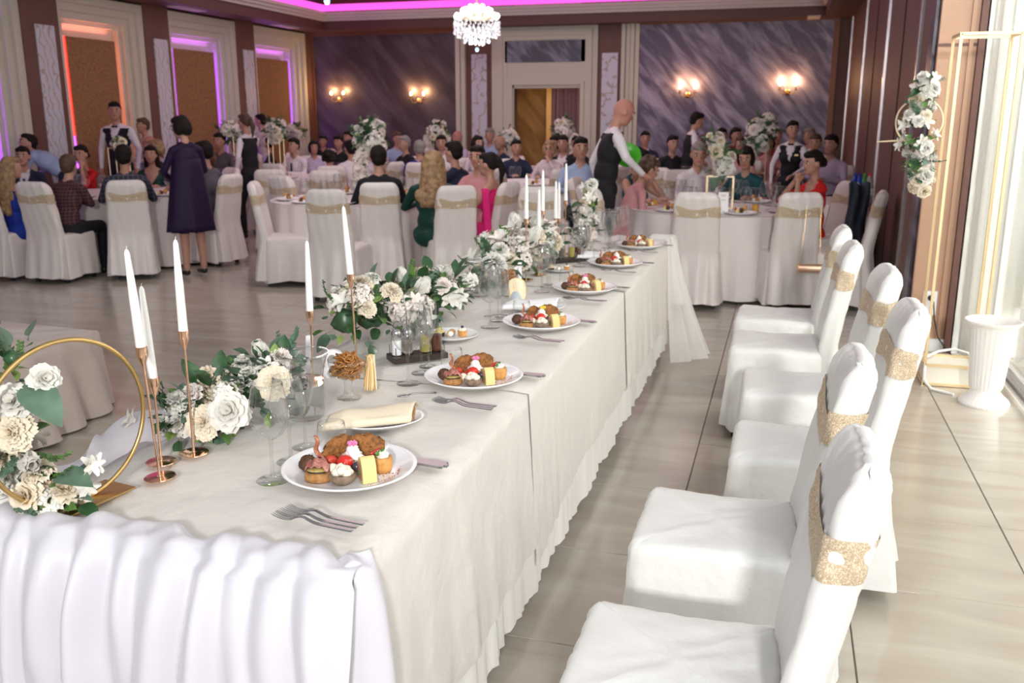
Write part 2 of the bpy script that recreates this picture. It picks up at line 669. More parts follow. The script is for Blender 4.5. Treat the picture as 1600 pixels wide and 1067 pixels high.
for x0, x1 in ((-6.05, -5.86), (-2.92, -2.60)):
    n = 2 if x1 < -5 else 4
    for k in range(n):
        a = x0+(x1-x0)*k/n
        mb = MB().box2((a, YB-0.10+0.03*(k % 2), 0), (a+(x1-x0)/n-0.012, YB+0.03, 3.2))
        mb.build('moulding', CREAM, wb, smooth=False)
# scroll panels on the back piers
for x0, x1, zt in ((-5.76, -5.46, 2.74), (-3.28, -2.99, 2.72)):
    MB().box2((x0, YB-0.02, 0.3), (x1, YB+0.03, zt)).build('scroll_panel', SCROLL, wb, smooth=False)
# cream door surround with grey panel above the doorway
for k, (e, dep) in enumerate([(0.0, 0.02), (0.10, 0.06), (0.18, 0.03)]):
    mb = MB()
    x0, x1, zt = -5.36+e, -3.36-e, 3.22-e*0.8
    mb.box2((x0, YB-dep, 0), (x0+0.12, YB+0.03, zt))
    mb.box2((x1-0.12, YB-dep, 0), (x1, YB+0.03, zt))
    mb.box2((x0, YB-dep-0.002, zt-0.10), (x1, YB+0.03, zt))
    mb.build('door_surround', CREAM, wb, smooth=False)
MB().box2((-5.36, YB-0.012, 2.12), (-3.36, YB+0.03, 3.2)).build('over_door', CREAM, wb, smooth=False)
MB().box2((-5.36, YB-0.012, 0), (-4.93, YB+0.03, 2.2)).build('over_door', CREAM, wb, smooth=False)
MB().box2((-3.68, YB-0.012, 0), (-3.36, YB+0.03, 2.2)).build('over_door', CREAM, wb, smooth=False)
MB().box2((-5.10, YB-0.03, 2.58), (-3.52, YB+0.02, 2.96)).build('plaster_panel', PLASTER3, wb, smooth=False)
for k, (e, dep) in enumerate([(0.0, 0.035), (0.06, 0.065)]):
    mb = MB()
    mb.box2((-5.08+e, YB-dep, 0), (-5.01+e, YB, 2.30-e))
    mb.box2((-3.60-e, YB-dep, 0), (-3.53-e, YB, 2.30-e))
    mb.box2((-5.08+e, YB-dep-0.001, 2.24-e), (-3.53-e, YB, 2.30-e))
    mb.build('door_frame', CREAM, wb, smooth=False)
# lobby beyond the doorway
lob = struct(MB().box2((-7.5, 19.3, 0), (-2.0, 19.5, 3.2)).build('wall_lobby', GOLDPL, smooth=False))
MB().box2((-7.5, 17.2, 2.35), (-2.0, 19.5, 2.45)).build('soffit', CREAM2, lob, smooth=False)
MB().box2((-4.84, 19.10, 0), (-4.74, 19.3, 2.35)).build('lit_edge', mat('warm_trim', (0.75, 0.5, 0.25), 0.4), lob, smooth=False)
mb = MB().grid(lambda u, v: (-4.74+u*1.6, 19.18+0.05*sin(u*60), v*2.25), 70, 3)
cur = mb.build('lobby_curtain', mat('purple_curtain', (0.16, 0.10, 0.19), 0.6), smooth=True)
tag(cur, 'dark purple curtain hanging inside the doorway of the back wall', 'curtain')
MB().box2((-7.5, 17.25, 1.9), (-2.0, 19.3, 2.3)).v
area('lobby_light', (-4.3, 18.1, 2.3), (-4.6, 19.0, 0.8), 1.0, 26, (1.0, 0.66, 0.32))

# ---- right wall: brown panels parted by silver strips, ending in a column, then the glazed side
wr = struct(MB().box2((XR, 6.87, 0), (XR+0.27, YB+0.2, ZC)).build('wall_right', BROWN, smooth=False))
for y, wd in ((7.83, 0.07), (10.46, 0.06), (13.6, 0.05), (16.75, 0.05)):
    MB().box2((XR-0.025, y-wd/2, 0), (XR+0.01, y+wd/2, ZC)).build('silver_strip', SILVERTRIM, wr, smooth=False)
for y in (9.1, 12.0):
    MB().box2((XR-0.008, y-0.03, 0), (XR+0.01, y+0.03, ZC)).build('panel_joint', mat('dark_joint', (0.06, 0.028, 0.025), 0.6), wr, smooth=False)
MB().box2((XR-0.03, 6.98, 0.1), (XR+0.01, 7.22, ZC)).build('veined_strip', streak_mat('veined_wood', (0.07, 0.05, 0.08), (0.26, 0.23, 0.30), 0.3, 3.0), wr, smooth=False)
MB().box2((XR-0.012, 6.85, 0), (1.19, 6.90, ZC)).build('column_face', LITBROWN, wr, smooth=False)
MB().box2((1.10, 6.83, 0), (1.125, 6.86, ZC)).build('column_bead', LITBROWN, wr, smooth=False)
MB().box2((1.15, 6.80, 0), (1.20, 6.86, ZC)).build('column_bead', BROWN, wr, smooth=False)
MB().box2((XR-0.02, 7.3, 0), (XR+0.01, 16.9, 0.10)).build('baseboard', mat('stone_skirting', (0.45, 0.40, 0.45), 0.3), wr, smooth=False)
MB().box2((0.95, 6.82, 0), (1.15, 6.86, 0.09)).build('baseboard', mat('white_skirting', (0.75, 0.75, 0.75), 0.3), wr, smooth=False)
MB().box2((XR-0.015, 6.845, 2.05), (1.19, 6.86, 2.07)).build('column_joint', BROWN, wr, smooth=False)
# window side
ALU = mat('window_frame', (0.78, 0.76, 0.72), 0.3, 0.3)
wn = struct(MB().box2((1.36, 1.0, 0.0), (1.50, 6.80, 0.03)).build('window_1', ALU, smooth=False))
MB().box2((1.39, 1.0, 0.03), (1.42, 6.80, 0.055)).build('window_track', mat('dark_track', (0.12, 0.11, 0.10), 0.5), wn, smooth=False)
MB().box2((1.45, 1.0, 0.03), (1.475, 6.80, 0.06)).build('window_track', ALU, wn, smooth=False)
for y in (1.02, 2.9, 4.8, 6.77):
    MB().box2((1.43, y-0.025, 0), (1.47, y+0.025, 3.0)).build('window_frame', ALU, wn, smooth=False)
MB().box2((1.36, 1.0, 2.95), (1.50, 6.80, 3.2)).build('window_frame', ALU, wn, smooth=False)
for y in (1.05, 2.93, 4.83):
    MB().box2((1.448, y, 0.06), (1.454, y+1.82, 2.95)).build('window_pane', GLASS, wn, smooth=False)
MB().box2((1.19, 6.80, 0), (1.6, 7.0, ZC)).build('window_reveal', mat('pale_reveal', (0.8, 0.8, 0.76), 0.5), wn, smooth=False)
MB().box2((1.36, 1.0, 3.2), (1.50, 6.80, ZC)).build('window_header', CREAM2, wn, smooth=False)
MB().box2((1.5, -2.0, -0.05), (6.0, 9.0, -0.01)).build('terrace', mat('terrace_stone', (0.50, 0.52, 0.47), 0.3), wn, smooth=False)
# curtains: one beside the column, one behind the glass line
SHEER = tulle_mat('sheer_curtain', (0.96, 0.96, 0.93), 0.96)


def curtain(name, x0, y0, x1, y1, z0, z1, folds, amp, label, seed):
    L = hypot(x1-x0, y1-y0)
    nx, ny = -(y1-y0)/L, (x1-x0)/L

    def fn(u, v):
        a = amp*(sin(u*folds*2*pi+0.6*sin(u*9+seed))*(0.75+0.25*sin(u*23+seed)))*(0.6+0.4*(1-v))
        z = z0+(z1-z0)*v
        return (x0+(x1-x0)*u+nx*a, y0+(y1-y0)*u+ny*a, z)
    o = MB().grid(fn, folds*14, 8).build(name, SHEER, sharp=None, solid=0.002)
    tag(o, label, 'curtain')
    return o


curtain('curtain', 1.215, 6.72, 1.345, 6.60, 0.02, 3.1, 2, 0.035, 'white floor length curtain hanging right beside the brown column', 1)
curtain('curtain', 1.62, 6.95, 1.58, 1.6, 0.35, 3.0, 26, 0.05, 'long white curtain drawn along the bright window wall', 5)

# ---- ceiling: flat soffit around the hall, stepped cream cornice, pink-lit cove
SOFFIT = mat('soffit_brown', (0.12, 0.052, 0.042), 0.55)
ce = struct(MB().box2((XL-0.3, 6.0, 3.80), (XR+0.3, YB+0.2, 3.90)).build('ceiling', mat('ceiling_pink', (0.62, 0.46, 0.44), 0.6), smooth=False))
SB = YB-0.42      # soffit's inner edge at the back wall
SL = XL+0.62
MB().box2((XL-0.3, SB, 3.20), (XR+0.3, YB+0.2, 3.36)).build('soffit', SOFFIT, ce, smooth=False)
MB().box2((XL-0.3, 3.0, 3.20), (SL, SB, 3.36)).build('soffit', SOFFIT, ce, smooth=False)
MB().box2((XR-0.45, 7.0, 3.20), (XR+0.3, SB, 3.36)).build('soffit', SOFFIT, ce, smooth=False)
for k in range(3):
    z0 = 3.36+k*0.05
    e = 0.04+0.05*k
    mb = MB()
    mb.box2((XL-0.3, SB-e, z0), (XR+0.3, YB+0.2, z0+0.05))
    mb.box2((XL-0.3, 3.0, z0), (SL+e, SB-e, z0+0.05))
    mb.box2((XR-0.45-e, 7.0, z0), (XR+0.3, SB-e, z0+0.05))
    mb.build('cornice_step', CREAM2, ce, smooth=False)
mb = MB()
mb.box2((SL, SB-0.03, 3.54), (XR-0.45, SB, 3.66))
mb.build('cove_light', LEDM, ce, smooth=False)
MB().box2((SL, 3.0, 3.54), (SL+0.03, SB-0.03, 3.66)).build('cove_light', LEDM, ce, smooth=False)
area('cove_glow', (-4.2, SB-0.10, 3.52), (-4.2, SB-0.10, 4.4), 9.0, 14, (1.0, 0.25, 0.75), 0.14)
area('cove_glow_left', (SL+0.10, 11, 3.52), (SL+0.10, 11, 4.4), 0.14, 10, (1.0, 0.25, 0.75), 9.0)
for k, (x, y) in enumerate(((XL+0.36, 12.7), (XL+0.36, 15.6), (0.30, 16.75))):
    o = MB().box2((x-0.10, y-0.35, 3.185), (x+0.10, y+0.35, 3.20)).build('ceiling_vent', CREAM2, smooth=False)
    tag(o, ['long pale vent grille in the soffit above the second scroll pier', 'long pale vent grille in the soffit near the back left corner',
            'pale vent grille in the soffit at the right end of the back wall'][k], 'vent', 'soffit vents')

# outlet on the column
o = thing('wall_socket', 'white double wall socket on the brown column behind the chairs', 'socket', (1.035, 6.845, 0.34))
MB().box((0, 0, 0), (0.09, 0.014, 0.17)).build('plate', WHITEM, o, smooth=False)
for z in (-0.04, 0.04):
    MB().lathe([(0.026, 0), (0.026, 0.006), (0.018, 0.006), (0.018, 0.002)], 16).build('outlet_ring', WHITEM, o, (0, -0.007, z), (pi/2, 0, 0))
MB().tube([(0, 0, 0), (0, -0.03, 0)], 0.018, 10).build('plug', BLACK, o, (0, -0.007, 0.04))
# ============================================================ CHAIRS
def seat_cover(seed, w=0.43, d=0.45, hem=0.05, flare=0.025):
    """box cushion with soft edges and a skirt hanging to the floor. local: faces +Y, back edge at y=0"""
    R = random.Random(seed)
    mb = MB()
    N = 72
    pts = []
    cr = 0.035
    # rounded rectangle outline, counterclockwise, centred (0,d/2)
    per = []
    cs = [(w/2-cr, d-cr, 0), (-w/2+cr, d-cr, pi/2), (-w/2+cr, cr, pi), (w/2-cr, cr, 3*pi/2)]
    for cx, cy, a0 in cs:
        for k in range(6):
            a = a0+k*pi/10
            per.append((cx+cr*cos(a), cy+cr*sin(a), cos(a), sin(a)))
    # densify
    out = []
    for i in range(len(per)):
        p, q = per[i], per[(i+1) % len(per)]
        L = hypot(q[0]-p[0], q[1]-p[1])
        n = max(1, int(L/0.03))
        for k in range(n):
            t = k/n
            out.append(tuple(p[m]+(q[m]-p[m])*t for m in range(4)))
    n = len(out)
    ph = R.uniform(0, 6)
    rows = []
    for z, off in ((hem, flare), (hem+0.03, flare*0.98), (0.16, flare*0.75), (0.26, flare*0.45), (0.34, flare*0.2), (0.40, 0.004), (0.425, 0.0), (0.452, 0.0), (0.468, -0.006), (0.477, -0.016), (0.481, -0.030)):
        row = []
        for i, (x, y, nx, ny) in enumerate(out):
            s_ = i/n*2*pi
            q = max(0.0, min(1.0, (0.42-z)/0.37))
            f = q*(0.012*sin(9*s_+ph)+0.008*sin(15*s_+2*ph)+0.004*sin(31*s_+ph))
            f += 0.0025*sin(40*s_+ph)*(1 if z > 0.4 else 0.3)
            zz = z+(0.004*sin(5*s_+ph) if z > 0.45 else 0)+(0.012*sin(4*s_+ph) if z == hem else 0)
            row.append((x+nx*(off+f), y+ny*(off+f), zz))
        rows.append(row)
    vs = [p for r in rows for p in r]
    fs = []
    for j in range(len(rows)-1):
        for i in range(n):
            fs.append((j*n+i, j*n+(i+1) % n, (j+1)*n+(i+1) % n, (j+1)*n+i))
    # top: concentric rings to the centre with soft rumples
    base = len(vs)-n
    cx, cy = 0, d/2
    K = 6
    for k in range(1, K):
        t = k/K
        for i in range(n):
            x, y, z = vs[base+i]
            X_, Y_ = x+(cx-x)*t, y+(cy-y)*t
            vs.append((X_, Y_, 0.482+0.006*sin(pi*t/2)+0.0035*sin(X_*38+ph)*sin(Y_*27+ph*2)+0.002*sin(X_*80+Y_*50)))
        for i in range(n):
            a = base+(k-1)*n+i
            a2 = base+(k-1)*n+(i+1) % n
            fs.append((a, a2, a2+n, a+n))
    last = base+(K-1)*n
    vs.append((cx, cy, 0.488))
    c = len(vs)-1
    for i in range(n):
        fs.append((last+i, last+(i+1) % n, c))
    mb.add(vs, fs)
    return mb


def back_section(z, w0=0.41, w1=0.37, zt=0.97):
    """centre y, half width, half thickness of the covered back at height z"""
    t = max(0.0, min(1.0, (z-0.46)/(zt-0.46)))
    yc = -0.02-0.09*t**1.2
    return yc, (w0+(w1-w0)*t)/2, 0.041


def rrect(u, hw, ht, r):
    """point at fraction u round a rounded rectangle; corners get half of the samples"""
    r = min(r, hw*0.98, ht*0.98)
    k = (u % 1.0)*4
    q = int(k)
    f = k-q
    sx = (1, -1, -1, 1)[q]
    sy = (1, 1, -1, -1)[q]
    # each quarter: half straight (long or short side), corner arc
    if q in (0, 2):      # starts on the short side middle, goes round the corner, ends at the long side middle
        if f < 0.12:
            return sx*hw, sy*(ht-r)*(f/0.12), sx, 0
        if f < 0.55:
            a = (f-0.12)/0.43*pi/2
            return sx*(hw-r+r*cos(a)), sy*(ht-r+r*sin(a)), sx*cos(a), sy*sin(a)
        g_ = (f-0.55)/0.45
        return sx*(hw-r)*(1-g_), sy*ht, 0, sy
    f = 1-f
    if f < 0.12:
        return sx*hw, sy*(ht-r)*(f/0.12), sx, 0
    if f < 0.55:
        a = (f-0.12)/0.43*pi/2
        return sx*(hw-r+r*cos(a)), sy*(ht-r+r*sin(a)), sx*cos(a), sy*sin(a)
    g_ = (f-0.55)/0.45
    return sx*(hw-r)*(1-g_), sy*ht, 0, sy


def back_cover(seed, zt=0.97):
    R = random.Random(seed*7+1)
    ph = R.uniform(0, 6)
    mb = MB()
    N = 64
    rows = []
    zs = [0.06, 0.12, 0.2, 0.3, 0.38, 0.44, 0.5, 0.56, 0.62, 0.68, 0.74, 0.80, 0.85, 0.89, 0.92, 0.945, 0.965, 0.98, 0.990, 0.996, 1.0]
    for z in zs:
        yc, hw, ht = back_section(z)
        # rounding at the top
        if z > 0.90:
            q = (z-0.90)/0.10
            hw -= 0.070*(1-math.sqrt(max(0, 1-q**2.6)))
            ht *= math.sqrt(max(0.10, 1-max(0, (z-0.93)/0.07)**2))
        yb = yc-ht
        yf = yc+ht
        if z < 0.46:            # rear drape falls straight from the back to the floor
            q = (0.46-z)/0.4
            yb = -0.062-0.055*q
            yf = 0.012
            hw += 0.02*q
        row = []
        for i in range(N):
            hy = (yf-yb)/2
            cx, yy_, nx_, ny_ = rrect(i/N, hw, hy, 0.03)
            sy = yy_/max(hy, 1e-6)
            u = cx/0.19
            curve = 0.022*(u*u-0.4)*(1 if z > 0.46 else max(0, 1-(0.46-z)*4))
            y = ((yf+yb)/2)+sy*(yf-yb)/2+curve
            if sy < 0:
                fq = max(0, min(1, (0.6-z)/0.5))
                y -= 0.012*fq*sin(u*9+ph)+0.005*sin(u*14+z*9+ph)*0.6
                if z < 0.5:
                    y -= 0.02*fq*math.exp(-((u-0.15)/0.25)**2)
            y += 0.0025*sin(u*23+z*30+ph)
            row.append((cx+0.003*sin(z*35+ph), y, z+0.004*sin(u*5+ph)*(1 if z < 0.1 else 0)))
        rows.append(row)
    vs = [p for r in rows for p in r]
    fs = []
    for j in range(len(rows)-1):
        for i in range(N):
            fs.append((j*N+i, j*N+(i+1) % N, (j+1)*N+(i+1) % N, (j+1)*N+i))
    k = (len(rows)-1)*N
    for i in range(N//2):
        a, b, c, d = i, i+1, (N-i-1) % N, (N-i) % N
        q = []
        for w_ in (a, b, c, d):
            if k+w_ not in q:
                q.append(k+w_)
        if len(q) > 2:
            fs.append(tuple(q))
    mb.add(vs, fs)
    return mb


def sash(seed, style=0):
    R = random.Random(seed)
    ph = R.uniform(0, 6)
    mb = MB()
    N, M_ = 64, 7

    def fn(u, v):
        a = 2*pi*u
        cu, su, nx_, ny_ = rrect(u, 1.0, 1.0, 0.0001)
        front = su > 0.0
        if style == 0:      # gathered band, pinched in the middle, drooping a little
            zc = 0.825+0.012*abs(cu)+0.004*sin(5*a+ph)
            hh = 0.034+0.012*abs(cu)**2
        else:               # looser band with a drooping front
            zc = 0.845-(0.06 if front else 0.015)*(1-cu*cu)
            hh = 0.042 - (0.018*(1-abs(cu)) if not front else 0)
        z = zc+(v-0.5)*2*hh
        yc, hw, ht = back_section(z)
        puff = 0.0015*sin(v*pi*3+ph)+0.0015*sin(a*7+v*5)+0.0035
        x, y_, nx_, ny_ = rrect(u, hw+puff, ht+puff, 0.032)
        y = yc+y_+0.022*((x/hw)**2-0.4)
        return (x, y, z)
    mb.grid(fn, 96, M_, cu=True)
    return mb


SEATS = [seat_cover(s).mesh('seat_cover', COVER, sharp=None) for s in (3, 4)]
BACKS = [back_cover(s).mesh('back_cover', COVER, sharp=None) for s in (3, 4)]
SASHES = [sash(1, 0).mesh('sash', SASH, sharp=None), sash(2, 1).mesh('sash', SASH, sharp=None)]
GC = mat('guest_chair_cover', (0.70, 0.65, 0.63), 0.4, bump=(11, 0.3, 4, 0.015), sheen=0.3)
GSEATS = [seat_cover(s).mesh('seat_cover', GC, sharp=None) for s in (5, 6)]
GBACKS = [back_cover(s).mesh('back_cover', GC, sharp=None) for s in (5, 6)]
LEGM = MB().box((0, 0, 0.05), (0.035, 0.035, 0.10)).mesh('leg', BLACK, smooth=False)


OCC = []


def chair(x, y, head, label, group=None, v=0, guest=False, sashst=0):
    """head = direction faced, degrees from +Y counterclockwise"""
    OCC.append((x-sin(radians(head))*0.2, y+cos(radians(head))*0.2))
    t = thing('banquet_chair', label, 'chair', (x, y, 0), radians(head), group)
    S, B = (GSEATS, GBACKS) if guest else (SEATS, BACKS)
    link('seat_cover', S[v % 2], t)
    link('back_cover', B[v % 2], t)
    link('sash', SASHES[sashst], t)
    for sx in (-1, 1):
        for yy in (0.02, 0.40):
            link('leg', LEGM, t, (sx*0.17, yy, 0))
    return t


# row beside the head table: (centre y of back, x of seat's rear edge)
CH = [(1.755, 0.072, 90, 0, 1, 'white covered chair nearest the camera, gold sequin sash drooping on its back'),
      (2.49, 0.110, 90, 1, 1, 'second white covered chair from the camera along the head table'),
      (3.235, 0.335, 90, 0, 0, 'white covered chair pulled out from the table, behind the two nearest chairs'),
      (4.03, 0.335, 92, 1, 0, 'fourth white covered chair from the camera, by the wall socket column'),
      (4.80, 0.245, 90, 0, 0, 'fifth white covered chair from the camera, pushed closer to the table'),
      (5.50, 0.235, 89, 1, 0, 'last white covered chair of the row, at the far end of the head table')]
for y, x, hd, v, st, lab in CH:
    chair(x, y, hd, lab, 'chairs along the head table', v, False, st)

# ============================================================ HEAD TABLE
TL, TR, TF, TB, TZ = -1.56, -0.742, 1.43, 6.32, 0.755
tb = thing('banquet_table', 'long banquet table hidden under white cloths, dark feet showing below the hem', 'table', ((TL+TR)/2, (TF+TB)/2, 0))
cx, cy = (TL+TR)/2, (TF+TB)/2
MB().box2((TL+0.02-cx, TF+0.02-cy, 0.715), (TR-0.02-cx, TB-0.02-cy, 0.745)).build('tabletop', DARKWOOD, tb, smooth=False)
for x in (TL+0.06, TR-0.03):
    for y in (TF+0.08, 3.28, 4.62, 6.26):
        MB().box2((x-0.025-cx, y-0.025-cy, 0), (x+0.025-cx, y+0.025-cy, 0.715)).build('leg', DARKWOOD, tb, smooth=False)


def drop_side(x, y0, y1, z0, z1fn, amp, off, seed, sgn=1, nu=None, nv=14):
    nu = nu or int((y1-y0)/0.022)

    def fn(u, v):
        y = y0+(y1-y0)*u
        zb = z1fn(y)
        t = v
        z = z0+(zb-z0)*t
        q = t**0.8
        f = amp*q*(0.55*ns(y*15, seed)+0.6*ns(y*31, seed+2)*t)+0.0016*ns(y*60+z*20, seed)
        x_ = x+sgn*(off+0.035*q+f)
        if v == 0:
            x_ = x+sgn*off
        return (x_, y, z)
    return fn, nu, nv


def cloth(name, y0, y1, hem, seed, amp, off, m, label, cat, top=True, ends=(False, False), left_hem=0.3):
    """rectangular cloth over the table: left drop, top and right drop as one rippled surface"""
    nu = int((y1-y0)/0.022)
    tz = TZ+off*0.6
    prof = []
    nv = 12
    xs = []

    def fn(u, v):
        y = y0+(y1-y0)*u
        k = v*(nv*2+16)
        if k <= nv:                     # left drop, hem to edge
            t = 1-k/nv
            zb = left_hem+0.02*ns(y*4, seed+5)
            z = tz-(tz-zb)*t
            f = amp*t**0.8*(0.6*ns(y*14, seed+1)+0.5*ns(y*29, seed+7)*t)
            return (TL-off-0.03*t-f, y, z)
        if k < nv+16:                   # top
            t = (k-nv)/16
            x = TL-off+(TR-TL+2*off)*t
            wr = 0.0012*ns(x*9+y*4, seed)*ns(y*6-x*5, seed+2)
            ez = 0.006*(max(0, 1-t*10)**2+max(0, 1-(1-t)*10)**2)
            return (x, y, tz+wr-ez)
        t = (k-nv-16)/nv
        zb = hem(y)
        z = tz-(tz-zb)*t
        if t < 0.001:
            z -= 0.006
        f = amp*t**0.8*(0.55*ns(y*13, seed)+0.55*ns(y*30, seed+2)*t)
        return (TR+off+0.008+0.03*t+f, y, z)
    o = MB().grid(fn, nu, nv*2+17, flip=False).build(name, m, sharp=None)
    tag(o, label, cat)
    return o


# under skirt reaching almost to the floor
cloth('table_skirt', TF, TB, lambda y: 0.075+0.012*ns(y*9, 3), 3, 0.026, 0.000, SKIRT, 'white under cloth of the head table, its scalloped hem almost at the floor', 'tablecloth', left_hem=0.08)
# overlapping top cloths
cloth('tablecloth', TF-0.005, 3.02, lambda y: 0.20+0.10*(y-1.46)*0.3+0.012*ns(y*5, 1), 11, 0.015, 0.006, LINEN, 'ivory linen cloth over the near end of the head table', 'tablecloth', left_hem=0.3)
cloth('tablecloth', 2.66, 4.75, lambda y: 0.27-0.09*math.exp(-((y-2.66)/0.35)**2)+0.012*ns(y*5, 2), 17, 0.015, 0.011, LINEN, 'ivory linen cloth over the middle of the head table, creased edge hanging in front', 'tablecloth', left_hem=0.3)
cloth('tablecloth', 4.45, TB+0.004, lambda y: 0.26+0.012*ns(y*5, 4), 23, 0.020, 0.016, LINEN, 'ivory linen cloth over the far end of the head table', 'tablecloth', left_hem=0.3)


# front swag of white satin bunched over the table's front edge
def swag():
    R = random.Random(5)
    x0, x1 = -1.80, -0.72
    # fold ridges: position along the front, width, depth
    folds = [(-1.74, .035, .05), (-1.655, .045, .05), (-1.55, .035, .06), (-1.475, .03, .05), (-1.39, .055, .05), (-1.285, .035, .065), (-1.205, .03, .04), (-1.115, .055, .055), (-1.01, .035, .07), (-0.94, .04, .045), (-0.85, .05, .05), (-0.775, .045, .06)]

    def ridge(x, t):
        s_ = 0
        for i, (c, w_, a) in enumerate(folds):
            c2 = c+0.05*t*sin(i*2.3)+0.015*sin(t*7+i)
            w2 = w_*(1+0.5*t)
            s_ = max(s_, a*math.exp(-((x-c2)/w2)**2))
        return s_
    nu, nv = 190, 46

    def fn(u, v):
        x = x0+(x1-x0)*u
        # v: 0 on the table -> 0.22 edge -> 1 floor
        if v < 0.26:
            t = v/0.26
            r = ridge(x+0.04*(1-t), 0.0)
            back = 1.492+0.016*sin(x*19)+0.012*sin(x*37+1)-0.03*(x+1.2)
            y = back+(TF-0.03-back)*t-r*0.35*t
            z = TZ+0.012+(r*0.42+0.006)*sin(pi*min(1, t*0.9+0.06))**0.7+0.006*sin(x*70+t*4)*t
            if t > 0.8:
                z -= 0.02*((t-0.8)/0.2)**2
            return (x, y, z)
        t = (v-0.26)/0.74
        r = ridge(x, t)
        rr = ridge(x+0.04*(0), 0.0)
        top = TZ+0.012+(rr*0.42+0.006)*0.6-0.02
        z = top*(1-t)+0.03*t
        y = TF-0.03-rr*0.35*(1-t)-0.03*(1-(1-min(1, t*5))**2)-r*(0.35+0.65*min(1, t*3))-0.02*t+0.004*sin(x*60+t*9)
        xx = x+0.012*sin(t*6+x*8)
        return (xx, y, z)
    mb = MB().grid(fn, nu, nv)
    o = mb.build('satin_swag', SATIN, sharp=None)
    tag(o, 'white satin swag bunched in deep folds over the front edge of the head table', 'drape')
    # the part wrapping the right corner

    def fn2(u, v):
        a = -0.25+u*(pi/2+0.75)
        cx_, cy_ = TR-0.055, TF+0.045
        if v < 0.16:
            q = v/0.16
            rr = 0.03+0.044*q
            z = TZ+0.020+0.010*sin(u*11+q*2)*(0.3+q)-0.006*q*q
        else:
            t = (v-0.16)/0.84
            rr = 0.074+0.022*(1-(1-min(1, t*6))**2)+0.035*t+(0.010*sin(u*9+t*3)+0.008*sin(u*17+1))*min(1, t*3)
            z = TZ+0.018-(TZ-0.01)*t
        return (cx_+rr*sin(a), cy_-rr*cos(a), z)
    MB().grid(fn2, 26, 34).build('corner_fold', SATIN, o, sharp=None)
    return o


swag()


# ---- chiffon drape falling from the far right corner
def far_drape():
    def fn(u, v):
        # u across the folds, v downwards from the table top corner
        t = v
        sx = 0.05+0.26*t**1.3
        y = 6.34-0.46*(u)*(0.35+0.65*t)
        f = 0.03*sin(u*22+1)*(0.3+t)+0.012*sin(u*47)
        x = TR+0.015+sx*(0.35+0.65*math.sin(u*pi*0.9+0.3))+f*0.6
        z = TZ+0.035*math.exp(-t*14)+0.012-(TZ-0.02)*t
        if t < 0.1:
            x = TR-0.10*(1-t/0.1)+(x-TR)*t/0.1
            z = TZ+0.05+0.015*sin(u*22)
        return (x, y, z)
    o = MB().grid(fn, 60, 34).build('chiffon_drape', TULLE, sharp=None)
    tag(o, 'sheer ivory chiffon drape falling to the floor at the far right corner of the head table', 'drape')

    def fn2(u, v):
        x = TL+(TR-TL)*u
        return (x, 6.30-0.10*v+0.02*sin(x*17), TZ+0.02+0.03*sin(pi*v)+0.008*sin(x*40))
    MB().grid(fn2, 50, 6).build('edge_roll', TULLE, o, sharp=None)


far_drape()


def side_tulle():
    def fn(u, v):
        y = 1.52+1.1*u
        c = TL-0.03+0.035*sin(y*9)
        w_ = 0.07+0.03*sin(y*13+1)
        a = -0.4+pi*1.1*v
        return (c+w_*(-cos(a))*0.9+0.0, y+0.02*sin(v*9+u*20), max(TZ+0.012, TZ+0.012+0.045*sin(a)+0.012*sin(y*31+v*6)) if v > 0.25 else TZ+0.0-0.22*(0.25-v)*4)
    o = MB().grid(fn, 70, 16).build('tulle_runner', TULLEW, sharp=None)
    tag(o, 'sheer lilac white runner crumpled along the left edge of the head table', 'runner')


side_tulle()


# ============================================================ LOW COVERED BENCH ON THE LEFT
def skirted_box(name, poly, ztop, m, label, cat, amp=0.03, flare=0.06, nper=0.03, pleats=26, seed=0, hem=0.02):
    """closed outline poly (list of xy), top at ztop, pleated skirt"""
    out = []
    n = len(poly)
    for i in range(n):
        p, q = Vector(poly[i]), Vector(poly[(i+1) % n])
        L = (q-p).length
        d = (q-p)/L
        nn = Vector((d.y, -d.x))
        k = max(2, int(L/nper))
        for j in range(k):
            out.append((p+d*(L*j/k), nn))
    N = len(out)
    # smooth normals
    nor = []
    for i in range(N):
        s_ = Vector((0, 0))
        for k in range(-2, 3):
            s_ += out[(i+k) % N][1]
        nor.append(s_.normalized())
    c = sum((o[0] for o in out), Vector((0, 0)))/N
    vs, fs = [], []
    rows = [(0, hem), (0.15, 0), (0.35, 0), (0.6, 0), (0.85, 0), (0.97, 0), (1.0, 0)]
    for t, _ in rows:
        z = hem+(ztop-hem)*t
        for i in range(N):
            s_ = i/N*2*pi
            q = (1-t)
            f = flare*q + amp*(q**0.7)*sin(pleats*s_+1.2*sin(3*s_+seed))*(0.8+0.2*sin(7*s_))
            p = out[i][0]+nor[i]*f
            zz = z+(0.010*sin(pleats*s_) if t == 0 else 0)
            if t == 1.0:
                p = out[i][0]-nor[i]*0.01
            vs.append((p.x, p.y, zz))
    for j in range(len(rows)-1):
        for i in range(N):
            fs.append((j*N+i, j*N+(i+1) % N, (j+1)*N+(i+1) % N, (j+1)*N+i))
    fs.append(tuple(range((len(rows)-1)*N, len(rows)*N)))
    o = MB().add(vs, fs).build(name, m, sharp=50)
    if label:
        tag(o, label, cat)
    return o


skirted_box('covered_bench', [(-5.2, 2.2), (-3.40, 2.95), (-3.62, 4.15), (-5.6, 4.3)], 0.44, BEIGECL,
            'low bench under a pleated beige cloth beyond the gold hoop', 'bench', amp=0.055, flare=0.08, pleats=27)


